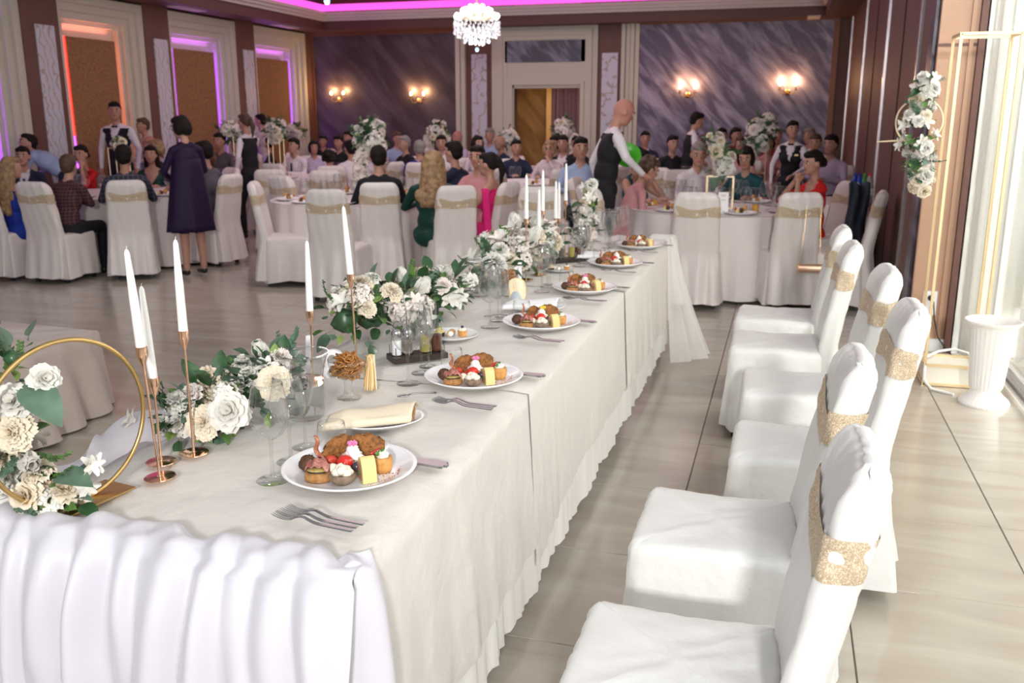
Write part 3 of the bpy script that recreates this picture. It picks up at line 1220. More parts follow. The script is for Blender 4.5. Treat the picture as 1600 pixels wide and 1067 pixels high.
# ============================================================ ROUND GUEST TABLES
def pleated_round(r, h, pleats, seed, m, amp=0.03, flare=0.05):
    def fn(u, v):
        a = 2*pi*u
        t = v
        q = (1-t)
        rr = r+flare*q+amp*q**0.6*(sin(pleats*a+0.8*sin(3*a+seed))+0.35*sin(pleats*1.7*a+seed))
        return (rr*cos(a), rr*sin(a), 0.03+(h-0.03)*t)
    mb = MB().grid(fn, pleats*9, 7, cu=True)
    n = pleats*9
    mb.add([(r*cos(2*pi*i/n)*0.995, r*sin(2*pi*i/n)*0.995, h+0.002) for i in range(n)], [tuple(range(n))])
    return mb


CLOTHMESH = [pleated_round(0.86, 0.76, 19, s, GUESTCL).mesh('cloth', GUESTCL, sharp=50) for s in (1, 2)]
LEGT = MB().tube([(0, 0, 0.02), (0, 0, 0.72)], 0.04, 12).add(*[[(0.3, 0.3, 0.02), (-0.3, 0.3, 0.02), (-0.3, -0.3, 0.02), (0.3, -0.3, 0.02)], [(0, 1, 2, 3)]]).mesh('pedestal', DARKWOOD)


def round_table(x, y, r, lab, seed=0):
    t = thing('round_table', 'round guest table, ' + lab, 'table', (x, y, 0))
    t['group'] = 'round guest tables'
    MB().lathe([(r*0.9, 0.72), (r*0.9, 0.75)], 32).build('tabletop', DARKWOOD, t)
    link('pedestal', LEGT, t)
    c = link('tablecloth', CLOTHMESH[seed % 2], None, (x, y, 0), (0, 0, seed*0.7), (r/0.86, r/0.86, 1.0))
    tag(c, 'floor length pleated cloth on the round table, ' + lab, 'tablecloth', 'round table cloths')
    return t


RT = {}
for k, (x, y, r, lab) in {
    'R1': (-0.58, 9.02, 0.88, 'in front of the right wall, with the woman in red'),
    'T1': (-7.15, 8.95, 0.92, 'at the left, with the standing woman in purple'),
    'T2': (-4.35, 8.90, 0.86, 'in the middle, behind the man in the black suit'),
    'T3': (-6.35, 12.2, 0.86, 'behind the waitress at the left'),
    'T4': (-6.1, 14.9, 0.86, 'below the sconces of the purple wall'),
    'T5': (-3.1, 11.9, 0.86, 'left of the bald waiter'),
    'T6': (-4.0, 15.35, 0.80, 'in front of the lit doorway'),
    'T7': (-1.0, 12.6, 0.86, 'beneath the right pair of sconces'),
    'T8': (-0.12, 15.1, 0.80, 'at the foot of the lilac wall, right'),
    'T9': (-8.3, 15.4, 0.80, 'in the far left corner'),
    'T10': (-8.25, 11.35, 0.75, 'beside the cork panels of the left wall'),
    'T11': (-2.1, 14.7, 0.80, 'at the foot of the lilac wall, left'),
}.items():
    RT[k] = (x, y, r)
    round_table(x, y, r, lab, len(RT))


def at_table(t, ang, dist=0.28, jit=0.0):
    """place on the rim of table t at angle ang (deg from +X ccw): chair origin and heading facing the centre"""
    x, y, r = RT[t]
    a = radians(ang)
    return (x+(r+dist)*cos(a), y+(r+dist)*sin(a), ang+90+jit)
# ============================================================ TABLEWARE
ZT = TZ+0.016
ORD = ['the nearest plate', 'the second plate from the camera', 'the third plate from the camera', 'the fourth plate from the camera',
       'the fifth plate from the camera', 'the farthest plate']
PL = [(-0.948, 1.862), (-0.918, 2.70), (-0.912, 3.545), (-0.905, 4.36), (-0.900, 5.19), (-0.880, 5.98)]
RD = Vector((cos(YAW), sin(YAW)))      # direction along which the settings are laid
FD = Vector((-sin(YAW), cos(YAW)))

plate_prof = [(0.0, 0.004), (0.085, 0.004), (0.105, 0.0), (0.11, 0.0), (0.152, 0.019), (0.160, 0.0235), (0.1605, 0.0255), (0.157, 0.0265), (0.148, 0.023),
              (0.118, 0.0105), (0.108, 0.0075), (0.05, 0.0065), (0.0, 0.0065)]
PLM = MB().lathe(plate_prof, 56, cap=False).mesh('plate', WHITE, sharp=None)
SPL = MB().lathe([(r*0.62, z*0.8) for r, z in plate_prof], 40, cap=False).mesh('plate', WHITE, sharp=None)

# food materials
CRUST = mat('bread_crust', (0.50, 0.24, 0.08), 0.8, bump=(90, 0.6, 4, 0.004), var=(70, 0.5))
CRUMB = mat('toasted_crumb', (0.38, 0.15, 0.035), 0.75, bump=(170, 0.9, 3, 0.004), var=(110, 0.6))
MEATB = mat('meatball_brown', (0.12, 0.050, 0.020), 0.6, bump=(150, 0.8, 4, 0.004), var=(90, 0.5))
HAM = mat('cured_ham', (0.36, 0.085, 0.07), 0.35, bump=(60, 0.3), var=(42, 0.5, (0.55, 0.27, 0.22)), sub=0.1)
AUB = mat('aubergine_flesh', (0.62, 0.48, 0.16), 0.5, var=(120, 0.4))
AUBS = mat('aubergine_skin', (0.035, 0.03, 0.02), 0.4)
MUSH = mat('mushroom_cap', (0.30, 0.21, 0.14), 0.7, bump=(80, 0.6, 4, 0.004), var=(60, 0.6, (0.15, 0.10, 0.07)))
CREAMF = mat('whipped_cream', (0.86, 0.80, 0.66), 0.45, sub=0.15)
CREAMW = mat('white_cream', (0.90, 0.88, 0.84), 0.45, sub=0.15)
TOMATO = mat('tomato_red', (0.62, 0.018, 0.010), 0.12, coat=0.6)
OLIVE = mat('black_olive', (0.055, 0.045, 0.06), 0.25)
CHEESE = mat('yellow_cheese', (0.74, 0.62, 0.27), 0.45, bump=(60, 0.1), sub=0.1)
PINK = mat('pink_filling', (0.62, 0.34, 0.26), 0.5, var=(90, 0.5, (0.45, 0.10, 0.06)))
PUFF = mat('puff_pastry', (0.74, 0.36, 0.10), 0.6, bump=(60, 0.5, 3, 0.004), var=(50, 0.35))
LEAFG = mat('herb_green', (0.07, 0.20, 0.03), 0.4)
REDP = mat('red_pepper', (0.40, 0.02, 0.02), 0.3)
BACON = mat('bacon', (0.30, 0.045, 0.03), 0.4, var=(60, 0.5, (0.60, 0.30, 0.16)))
FLPINK = mat('pink_petal', (0.80, 0.22, 0.45), 0.5)
FLYEL = mat('yellow_petal', (0.85, 0.65, 0.05), 0.5)
SPICE = mat('paprika', (0.33, 0.06, 0.03), 0.8)
CHOC = mat('chocolate', (0.05, 0.02, 0.01), 0.4)


def blob(rng, c, r, noise=0.08, n=14, m=9, rot=None):
    return MB().sph(c, r, n, m, rot, noise, rng)


def swirl(h=0.03, r=0.02, lobes=6):
    def fn(u, v):
        a = 2*pi*u
        tw = a+v*2.6
        prof = (1-v)**0.75
        rr = r*prof*(1+0.18*cos(lobes*tw))*(1+0.15*sin(v*pi*4))
        return (rr*cos(a), rr*sin(a), h*v)
    return MB().grid(fn, 30, 14, cu=True)


def make_food():
    """one of every kind, with its parts; returned as dict of roots"""
    R = random.Random(9)
    F = {}
    # canape: bread slice, aubergine, ham
    t = thing('ham_canape', '', 'canape')
    mb = MB().lathe([(0.0, 0), (0.021, 0), (0.0245, 0.004), (0.0255, 0.011), (0.024, 0.019), (0.021, 0.021), (0, 0.021)], 26, cap=False, sx=1.15, sy=0.85)
    mb.build('bread', CRUST, t, sharp=None)
    mb = MB().lathe([(0, 0.0215), (0.020, 0.0215), (0.021, 0.024), (0, 0.025)], 20, cap=False, sx=1.15, sy=0.85)
    mb.build('aubergine_rim', AUBS, t, sharp=None)
    MB().lathe([(0, 0.0245), (0.0205, 0.0245), (0.0205, 0.0275), (0, 0.028)], 20, cap=False, sx=1.15, sy=0.8).build('aubergine_slice', AUB, t, sharp=None)

    def hf(u, v):
        return ((u-0.5)*0.048, (v-0.5)*0.036+0.004*sin(u*12), 0.0295+0.016*sin(pi*u)*(0.6+0.4*sin(pi*v))+0.0035*sin(v*26+u*6)+0.003*sin(u*19))
    MB().grid(hf, 22, 18).build('ham', HAM, t, sharp=None, solid=0.002)
    F['canape'] = t
    # stuffed mushroom
    t = thing('stuffed_mushroom', '', 'stuffed mushroom')
    MB().lathe([(0, 0), (0.013, 0.0), (0.022, 0.006), (0.0275, 0.014), (0.0285, 0.021), (0.026, 0.023), (0.0, 0.018)], 26, cap=False, sy=0.85).build('cap', MUSH, t, sharp=None)
    mb = MB()
    for k in range(7):
        a = k*0.9
        mb.sph((0.013*cos(a), 0.010*sin(a), 0.024+0.004*(k % 3)), (0.011, 0.010, 0.009), 10, 7, None, 0.08, R)
    mb.sph((0, 0, 0.033), (0.011, 0.010, 0.009), 10, 7, None, 0.08, R)
    mb.build('cream', CREAMF, t, sharp=None)
    F['mushroom'] = t
    # tomato
    t = thing('cherry_tomato', '', 'tomato')
    MB().sph((0, 0, 0.0165), (0.0175, 0.0175, 0.0165), 20, 14).build('fruit', TOMATO, t, sharp=None)
    F['tomato'] = t
    t = thing('mozzarella_ball', '', 'mozzarella')
    MB().sph((0, 0, 0.0125), (0.0135, 0.0135, 0.0125), 16, 10).build('ball', CREAMF, t, sharp=None)
    F['mozz'] = t
    t = thing('black_olive', '', 'olive')
    MB().sph((0, 0, 0.0115), (0.0125, 0.0105, 0.0115), 16, 10).build('fruit', OLIVE, t, sharp=None)
    F['olive'] = t
    # cheese roulade: half-moon slice standing up
    t = thing('cheese_roulade', '', 'cheese roll')

    def rf(u, v):
        a = pi*u
        return (-0.014+0.030*v, -0.002+0.022*cos(a), 0.052*abs(sin(a))**1.0)
    MB().grid(rf, 20, 5).add([(x, -0.002+0.022*cos(pi*k/19), 0.052*abs(sin(pi*k/19))**1.0) for x in (0.016,) for k in range(20)], [tuple(range(20))]).build('rind', CHEESE, t, sharp=50)
    mb = MB().add([(-0.0145, -0.002+0.022*cos(pi*k/19), 0.052*abs(sin(pi*k/19))**1.0) for k in range(20)], [tuple(reversed(range(20)))])
    mb.build('cut_face', CHEESE, t)
    mb = MB().add([(-0.0155, -0.002+0.015*cos(pi*k/19), 0.004+0.038*abs(sin(pi*k/19))**0.8) for k in range(20)], [tuple(reversed(range(20)))])
    mb.build('filling', PINK, t)
    MB().sph((-0.015, 0.0, 0.018), (0.003, 0.006, 0.008), 8, 6).build('herb', LEAFG, t)
    F['roulade'] = t
    # pastry cup
    t = thing('puff_pastry_cup', '', 'pastry')
    MB().lathe([(0, 0), (0.018, 0), (0.021, 0.01), (0.0225, 0.024), (0.021, 0.032), (0.017, 0.034), (0.013, 0.028), (0, 0.028)], 22, cap=False).build('pastry', PUFF, t, sharp=None)
    MB().box((0.0, -0.004, 0.038), (0.020, 0.016, 0.014), (0.2, 0.15, 0.4)).build('cheese_cube', CREAMW, t, smooth=False)
    mb = MB()
    for k in range(4):
        mb.sph((-0.012+0.004*k, -0.008+0.003*k, 0.043+0.003*(k % 2)), (0.006, 0.002, 0.005), 8, 5, (0.4*k, 0.5, k))
    mb.build('herb', LEAFG, t)
    MB().sph((-0.012, 0.004, 0.043), (0.016, 0.004, 0.006), 12, 6, (0, -0.2, 0.2)).build('pepper_slice', REDP, t)
    F['pastry'] = t
    # cream swirl tartlet
    t = thing('cream_tartlet', '', 'tartlet')
    MB().lathe([(0, 0), (0.015, 0), (0.021, 0.016), (0.019, 0.017), (0, 0.013)], 20, cap=False).build('crust', CRUST, t, sharp=None)
    swirl(0.036, 0.021).build('cream', CREAMW, t, (0, 0, 0.013), sharp=None)
    F['tartlet'] = t
    # breaded crisps at the back
    t = thing('breaded_cutlet', '', 'breaded cutlet')
    blob(R, (0, 0, 0.030), (0.045, 0.011, 0.032), 0.13, 26, 16).build('crust', CRUMB, t, sharp=None)
    F['cutlet'] = t
    t = thing('meatball', '', 'meatball')
    blob(R, (0, 0, 0.018), (0.020, 0.018, 0.0185), 0.10, 16, 11).build('crust', MEATB, t, sharp=None)
    F['meatball'] = t
    t = thing('bacon_strip', '', 'bacon')

    def bf(u, v):
        return (-0.010-0.012*u+0.004*sin(u*9)+(v-0.5)*0.013*(1-0.5*u), 0.004*sin(u*14+v*2), 0.002+0.066*u)
    MB().grid(bf, 24, 5).build('strip', BACON, t, sharp=None, solid=0.0022)
    F['bacon'] = t
    t = thing('edible_flower', '', 'flower')
    mb = MB()
    for k in range(6):
        a = k*pi/3
        mb.sph((0.0065*cos(a), 0.0065*sin(a), 0.006), (0.0065, 0.0035, 0.006), 8, 6, (0, -0.5, a))
    mb.build('petals', FLPINK, t)
    F['flower'] = t
    # crispy toast leaning
    t = thing('tomato_wedge', '', 'tomato')
    MB().sph((0, 0, 0.012), (0.016, 0.011, 0.013), 12, 8).build('fruit', mat('tomato_flesh', (0.50, 0.05, 0.025), 0.3), t)
    F['wedge'] = t
    return F


F = make_food()
FIRST = {k: True for k in F}


def put(kind, x, y, z, rz, label, group=None, s=1.0):
    if FIRST[kind]:
        FIRST[kind] = False
        o = F[kind]
        o.location = (x, y, z)
        o.rotation_euler = (0, 0, rz)
        o.scale = (s, s, s)
        o['label'] = label
        if group:
            o['group'] = group
        return o
    return dup(F[kind], (x, y, z), rz, label, group, s)


LAY = [('cutlet', 0.022, 0.066, 0.008, 0.2, 'large golden breaded cutlet standing at the back of {}'),
       ('cutlet', -0.035, 0.050, 0.008, 0.9, 'breaded cutlet leaning beside the bigger one on {}'),
       ('meatball', -0.098, -0.004, 0.008, 0.0, 'dark fried meatball at the left side of {}'),
       ('canape', -0.060, -0.062, 0.008, 0.1, 'bread canape with aubergine and cured ham at the front left of {}'),
       ('mushroom', 0.000, -0.078, 0.008, 0.3, 'brown mushroom cap filled with cream at the front of {}'),
       ('roulade', 0.050, -0.050, 0.008, 0.45, 'yellow cheese roll slice standing at the front right of {}'),
       ('pastry', 0.078, 0.004, 0.008, 0.4, 'golden puff pastry cup with white cheese and herb at the right of {}'),
       ('tartlet', 0.006, 0.012, 0.024, 0.2, 'tartlet topped with a high white cream swirl in the middle of {}'),
       ('tomato', -0.004, -0.028, 0.022, 0.0, 'shiny red cherry tomato in the middle of {}'),
       ('mozz', -0.030, -0.045, 0.016, 0.0, 'small round white mozzarella beside the tomato on {}'),
       ('olive', 0.026, -0.034, 0.020, 0.5, 'dark olive between tomato and cheese roll on {}'),
       ('wedge', -0.045, -0.006, 0.022, 0.4, 'cut tomato wedge behind the ham on {}'),
       ('wedge', -0.020, 0.006, 0.008, 1.4, 'cut tomato wedge under the cream tartlet on {}'),
       ('bacon', -0.058, 0.010, 0.018, 0.3, 'crisp bacon strip sticking up at the left of {}'),
       ('mozz', 0.018, -0.004, 0.008, 0.0, 'round white mozzarella hidden under the tartlet on {}')]
for i, (px, py) in enumerate(PL):
    R = random.Random(100+i)
    t = thing('dinner_plate', 'round white dinner plate, ' + ['nearest to the camera, loaded with finger food', 'second from the camera, behind the napkin covered bread plate',
              'third from the camera, with a yellow flower on its cream', 'fourth from the camera on the table edge', 'fifth from the camera on the table edge',
              'farthest of the row, by the chiffon drape'][i], 'plate', (px, py, ZT), 0, 'dinner plates')
    link('plate_body', PLM, t)
    rot = YAW+R.uniform(-0.05, 0.05)
    d1, d2 = Vector((cos(rot), sin(rot))), Vector((-sin(rot), cos(rot)))
    for kind, dx, dy, z, rz, lab in LAY:
        jx, jy = (R.uniform(-0.006, 0.006), R.uniform(-0.005, 0.005)) if i else (0, 0)
        p = Vector((px, py))+d1*(dx+jx)+d2*(dy+jy)
        put(kind, p.x, p.y, ZT+z, rot+rz+(R.uniform(-0.3, 0.3) if i else 0), lab.format(ORD[i]), None, 1.12 if i == 0 else R.uniform(1.0, 1.12))
    if i < 4:
        p = Vector((px, py))+d1*0.006+d2*0.012
        o = put('flower', p.x, p.y, ZT+0.068, 0.3, ('yellow' if i == 2 else 'pink')+' edible flower crowning the cream on '+ORD[i])
        if i == 2:
            c = o.children[0]
            c.data = c.data.copy()
            c.data.materials[0] = FLYEL
    # sprinkled paprika
    mb = MB()
    for k in range(110):
        a, q = R.uniform(-1, 1), R.uniform(-1, 1)
        p = d1*(0.088+0.036*a)+d2*(-0.040+0.034*q+0.028*a)
        s_ = R.uniform(0.0005, 0.0017)
        zz = ZT+0.0075+max(0, p.length-0.105)*0.45
        mb.box((px+p.x, py+p.y, zz+s_*0.3), (s_*1.6, s_, s_*0.6), (0, 0, R.uniform(0, 3)))
    o = mb.build('paprika_flakes', SPICE, smooth=False)
    tag(o, 'red spice flakes sprinkled on the right side of '+ORD[i], 'spice', None, 'stuff')


# ---- cutlery
def fork_mesh():
    # along +x: tines at -x end. length 0.195
    mb = MB()
    L = 0.195
    # handle & neck as a strip with thickness

    def hz(t):   # height profile
        return 0.004+0.010*math.exp(-((t-0.36)/0.12)**2)+0.002*t
    N = 26

    def w_(t):
        if t < 0.27:
            return 0.0115*(0.9+0.1*sin(t*12))
        if t < 0.38:
            return 0.0115+(0.0032-0.0115)*min(1, (t-0.27)/0.09)
        return 0.0032+(0.0065-0.0032)*((t-0.38)/0.62)**0.8
    ts = [0.25+0.75*k/N for k in range(N+1)]
    vs, fs = [], []
    for t in ts:
        x = -L/2+L*t
        w = w_(t)
        if t > 0.985:
            w *= 0.7
        z = hz(t)
        vs += [(x, -w, z), (x, w, z), (x, w*0.75, z+0.003), (x, -w*0.75, z+0.003)]
    for k in range(N):
        a = k*4
        for q in range(4):
            fs.append((a+q, a+4+q, a+4+(q+1) % 4, a+(q+1) % 4))
    fs.append((0, 1, 2, 3))
    fs.append((N*4+3, N*4+2, N*4+1, N*4))
    mb.add(vs, fs)
    for k in range(4):
        y = -0.009+0.006*k
        path = []
        for j in range(7):
            t = 0.27*(1-j/6)
            path.append((-L/2+L*t, y*(1-0.0*j/6), hz(0.26)-0.0035*sin(pi*j/6)+0.004*(j/6)**2))
        mb.tube(path, [0.0013]*5+[0.0011, 0.0006], 5)
    return mb.mesh('fork', STEEL, sharp=50)


def knife_mesh():
    mb = MB()
    L = 0.215

    def fn(t):
        if t < 0.5:
            w = 0.0085*min(1, (t*2.2)**0.5+0.1)
            h = 0.0010
        else:
            w = 0.0052+0.0035*((t-0.5)*2)
            h = 0.0035
        return w, h
    vs, fs = [], []
    N = 24
    for k in range(N+1):
        t = k/N
        w, h = fn(t)
        x = -L/2+L*t
        if k == N:
            w *= 0.7
        vs += [(x, -w, 0.001), (x, w, 0.001), (x, w*0.8, 0.001+h*1.6), (x, -w*0.8, 0.001+h*1.6)]
    for k in range(N):
        a = k*4
        for q in range(4):
            fs.append((a+q, a+4+q, a+4+(q+1) % 4, a+(q+1) % 4))
    fs += [(0, 1, 2, 3), (N*4+3, N*4+2, N*4+1, N*4)]
    mb.add(vs, fs)
    return mb.mesh('knife', STEEL, sharp=50)


FORK, KNIFE = fork_mesh(), knife_mesh()
sp = MB().sph((-0.045, 0, 0.004), (0.019, 0.0125, 0.004), 16, 8)
sp.tube([(-0.028, 0, 0.005), (-0.015, 0, 0.008), (0.01, 0, 0.007), (0.06, 0, 0.003)], [0.003, 0.0022, 0.0024, 0.0034], 6)
SPOON = sp.mesh('spoon', STEEL, sharp=None)
for i, (px, py) in enumerate(PL):
    n = 3
    for k in range(n):
        # forks in front of the plate, tines to the left
        j = 0 if i == 0 else 0.004*sin(i*5+k)
        tip = Vector((px, py))+Vector([(-0.046, -0.232), (-0.042, -0.262), (-0.030, -0.286)][k])+Vector((j, j))
        end = Vector((px, py))+Vector([(0.172, -0.262), (0.160, -0.285), (0.152, -0.308)][k])+Vector((j, -j))
        d = end-tip
        c = (tip+end)/2
        if i >= 4 and k == 2:
            continue
        o = link('table_fork', FORK, None, (c.x, c.y, ZT+0.001+0.0035*k), (0, 0, math.atan2(d.y, d.x)))
        tag(o, ['top', 'middle', 'bottom'][k]+' one of the steel forks fanned out in front of '+ORD[i], 'fork', 'forks')
    for k in range(3):
        end = Vector((px, py))+Vector([(0.203, 0.118), (0.212, 0.098), (0.206, 0.080)][k])
        d = Vector((0.993, [-0.06, -0.09, -0.13][k])).normalized()
        c = end-d*0.107
        if i >= 4 and k == 2:
            continue
        o = link('table_knife', KNIFE, None, (c.x, c.y, ZT+0.001+0.003*k), (0, 0, math.atan2(d.y, d.x)))
        tag(o, ['farthest', 'middle', 'closest'][k]+' one of the steel knives tucked behind the right rim of '+ORD[i], 'knife', 'knives')
for i, (px, py) in enumerate(((652, 618), (778, 494), (893, 446))):
    x, y = atz(px, py, ZT)
    o = link('teaspoon', SPOON, None, (x, y, ZT), (0, 0, YAW+0.35))
    tag(o, ['small steel spoon left of the second plate', 'small steel spoon left of the third plate', 'small steel spoon left of the fourth plate'][i], 'spoon', 'teaspoons')


# ---- glasses
def outline(outer, th=0.0012):
    return outer


WG_BOWL = [(0.004, 0.088), (0.012, 0.090), (0.026, 0.100), (0.036, 0.116), (0.0405, 0.134), (0.040, 0.150), (0.036, 0.172), (0.0315, 0.196), (0.0305, 0.205)]
WG_IN = [(r-0.0011, z+0.0008) for r, z in WG_BOWL[::-1]]
WG_STEM = [(0.0, 0.0), (0.033, 0.0), (0.034, 0.0012), (0.030, 0.0025), (0.012, 0.005), (0.005, 0.010), (0.0036, 0.02), (0.0034, 0.07), (0.005, 0.084), (0.006, 0.089)]
GB = MB().lathe(WG_BOWL+WG_IN[:2], 36, cap=False).mesh('bowl', GLASS, sharp=None)
GS = MB().lathe(WG_STEM, 28, cap=False).mesh('stem', GLASS, sharp=None)
CG_BOWL = [(0.003, 0.098), (0.012, 0.106), (0.021, 0.125), (0.0265, 0.155), (0.028, 0.180), (0.026, 0.207), (0.0245, 0.215)]
CB = MB().lathe(CG_BOWL+[(r-0.001, z+0.0006) for r, z in CG_BOWL[::-1]][:2], 32, cap=False).mesh('bowl', GLASS, sharp=None)
CS_ = MB().lathe([(0.0, 0.0), (0.031, 0.0), (0.032, 0.0012), (0.011, 0.005), (0.0036, 0.014), (0.0032, 0.085), (0.005, 0.099)], 28, cap=False).mesh('stem', GLASS, sharp=None)
TU = [(0.0, 0.0), (0.024, 0.0), (0.030, 0.006), (0.036, 0.022), (0.038, 0.040), (0.0365, 0.060), (0.0335, 0.078)]
TUM = MB().lathe(TU+[(0.0320, 0.0785), (0.0322, 0.076)], 36, cap=False).mesh('tumbler', GLASS, sharp=None)


def wine_glass(x, y, lab, s=1.0, z=None):
    t = thing('wine_glass', lab, 'glass', (x, y, ZT if z is None else z), 0, 'wine glasses', s*1.16)
    link('bowl', GB, t)
    link('stem', GS, t)
    return t


def flute(x, y, lab, s=1.0, z=None):
    t = thing('champagne_glass', lab, 'glass', (x, y, ZT if z is None else z), 0, 'sparkling wine glasses', s*1.08)
    link('bowl', CB, t)
    link('stem', CS_, t)
    return t


def tumbler(x, y, lab, s=1.0, z=None):
    o = link('tumbler', TUM, None, (x, y, ZT if z is None else z), (0, 0, 0), s)
    tag(o, lab, 'glass', 'stemless tumblers')
    return o


for i in range(6):
    px, py = PL[i]
    o = ORD[i]
    wine_glass(px-0.157, py-0.085+0.0*i, 'large wine glass left of '+o, 1.0) if i in (0,) else wine_glass(px-0.193, py-0.085, 'large wine glass left of '+o, 1.0)
    if i == 0:
        wine_glass(px-0.176, py+0.033, 'wine glass just behind the big one, left of '+o, 0.93)
        flute(px-0.192, py+0.136, 'slim sparkling wine glass, farthest of the three left of '+o)
        tumbler(px-0.112, py+0.128, 'stemless water tumbler behind '+o)
    else:
        wine_glass(px-0.197, py+0.040, 'wine glass behind the large one, left of '+o, 0.92)
        flute(px-0.205, py+0.125, 'slim sparkling wine glass left of '+o)
        tumbler(px-0.112, py+0.10, 'stemless water tumbler behind '+o)
# cluster of extra glasses around the farthest places
R = random.Random(4)
for k in range(14):
    px, py = 900+R.uniform(0, 85), 372+R.uniform(0, 30)
    x, y = atz(px, py, ZT)
    x = min(max(x, -1.3), -1.02)
    (flute if k % 3 else wine_glass)(x, y, 'sparkling glass in the crowd of glasses before the far end of the head table')['group'] = 'crowd of glasses at the far end'


# ---- bread plate with folded cream napkin
def bread_plate(x, y, rz, labp, labn, sticks=True, m=None):
    t = thing('bread_plate', labp, 'plate', (x, y, ZT), rz)
    link('plate_body', PLM, t, (0, 0, 0), (0, 0, 0), (0.80, 0.58, 0.75))
    if sticks:
        for k in range(7):
            b = MB().tube([(-0.085, 0, 0), (0.075, 0.004, 0.002)], [0.008, 0.0085], 8).build('breadstick', mat('breadstick_crust', (0.52, 0.27, 0.10), 0.7, bump=(80, 0.4), var=(40, 0.3)), None,
                                                                                            (0, 0, 0))
            c, s_ = cos(rz), sin(rz)
            dx, dy = 0.012+0.004*k, -0.042+0.0125*k
            b.location = (x+dx*c-dy*s_, y+dx*s_+dy*c, ZT+0.018+0.003*(k % 2))
            b.rotation_euler = (0, 0, rz+0.06*(k-3)*0.5)
            tag(b, 'brown breadstick under the cream napkin on the bread plate', 'breadstick', 'breadsticks in the napkin')

    def nf(u, v):
        # napkin: folded sheet arching over the sticks, rolled front edge
        xx = -0.135+0.24*u-0.03*(1-v)
        a = v
        if a < 0.25:
            q = a/0.25*pi
            return (xx, -0.060-0.012*sin(q), 0.016+0.011*(1-cos(q)))
        b = (a-0.25)/0.75
        return (xx+0.03*b, -0.060+0.14*b, 0.038+0.020*sin(pi*min(1, b*1.1))-0.020*b+0.004*sin(u*7+b*3)-0.02*max(0, 0.2-u)*4*(1-0))
    MBn = MB().grid(nf, 26, 26).build('cream_napkin', m or NAPKIN, None, (x, y, ZT), (0, 0, rz), solid=0.002, sharp=None)
    tag(MBn, labn, 'napkin')


x, y = atz(592, 662, ZT)
bread_plate(x, y, YAW+0.30, 'small oval white plate of breadsticks behind the nearest plate', 'cream napkin folded over the breadsticks behind the nearest plate')
x, y = atz(838, 484, ZT)
bread_plate(x, y, YAW+0.1, 'small white plate under a white napkin behind the third plate', 'white napkin folded on the plate behind the third dinner plate', False, WHITEM)
x, y = atz(940, 405, ZT)
bread_plate(x, y, YAW+0.1, 'small white plate behind the fifth dinner plate', 'white napkin folded behind the fifth dinner plate', False, WHITEM)


# ---- dessert plates
def mini(kind, x, y, z, lab, s=1.0):
    t = thing('mini_dessert', lab, 'dessert', (x, y, z), 0.3, 'mini desserts', s)
    if kind == 0:
        MB().lathe([(0, 0), (0.019, 0), (0.021, 0.016), (0, 0.016)], 18, cap=False).build('base', CHOC, t)
        swirl(0.026, 0.021, 5).build('custard', mat('custard', (0.80, 0.66, 0.28), 0.4), t, (0, 0, 0.015), sharp=None)
        MB().sph((0, 0, 0.038), (0.010, 0.008, 0.004), 10, 6).build('kiwi_slice', mat('kiwi', (0.25, 0.36, 0.04), 0.3), t)
    elif kind == 1:
        MB().tube([(-0.02, 0, 0.013), (0.02, 0, 0.013)], 0.013, 12).build('roll', mat('roll_pastry', (0.60, 0.38, 0.20), 0.7, bump=(60, 0.4)), t, (0, 0, 0), (0, 0, 1.3))
        MB().sph((0.0, -0.02, 0.013), (0.011, 0.009, 0.011), 10, 8).build('cream', CREAMW, t)
    else:
        MB().lathe([(0, 0), (0.017, 0), (0.020, 0.022), (0.018, 0.023), (0, 0.019)], 18, cap=False).build('crust', PUFF, t)
        mb = MB()
        for k in range(5):
            a = k*1.256
            mb.sph((0.009*cos(a), 0.009*sin(a), 0.026), (0.008, 0.008, 0.009), 8, 6)
        mb.build('cream', CREAMF, t, sharp=None)
        MB().sph((0, 0, 0.037), 0.0065, 10, 8).build('blueberry', mat('blueberry', (0.03, 0.03, 0.07), 0.4), t)
    return t


for (px, py, lab) in ((706, 527, 'white side plate with three small desserts before the second garland'), (874, 423, 'white side plate with small desserts among the far glasses')):
    x, y = atz(px, py, ZT)
    t = thing('side_plate', lab, 'plate', (x, y, ZT), 0, 'side plates')
    link('plate_body', PLM, t, (0, 0, 0), (0, 0, 0), 0.66 if px < 800 else 0.5)
    for k in range(3):
        mini(k, x-0.045+0.042*k, y-0.012+0.012*k, ZT+0.006, ['custard topped chocolate tartlet with kiwi on the ', 'small cream filled pastry roll on the ', 'pastry cup with cream and a blueberry on the '][k]+('nearer' if px < 800 else 'farther')+' dessert plate', 0.95 if px < 800 else 0.8)


# ---- pitchers with water
def pitcher(x, y, lab, s=1.0):
    t = thing('water_carafe', lab, 'carafe', (x, y, ZT), 0, 'water carafes', s)
    O = [(0.0, 0.0), (0.045, 0.0), (0.053, 0.006), (0.052, 0.016), (0.056, 0.03), (0.058, 0.06), (0.056, 0.09), (0.054, 0.12), (0.058, 0.15), (0.067, 0.178), (0.073, 0.190)]
    I = [(r-0.003, z+(0.016 if z < 0.02 else 0)) for r, z in O[::-1]]
    I[0] = (0.071, 0.1905)
    MB().lathe(O+I[:2], 44, cap=False).build('glass_body', GLASS, t, sharp=None)
    MB().tube([(0.072*cos(a), 0.072*sin(a), 0.19) for a in [2*pi*k/40 for k in range(40)]], 0.0018, 6, closed=True).build('rim', GLASS, t)
    MB().lathe([(0.0, 0.018), (0.047, 0.018), (0.053, 0.04), (0.0545, 0.07), (0.053, 0.100), (0.0, 0.100)], 36, cap=False).build('water', WATER, t, sharp=50)
    return t


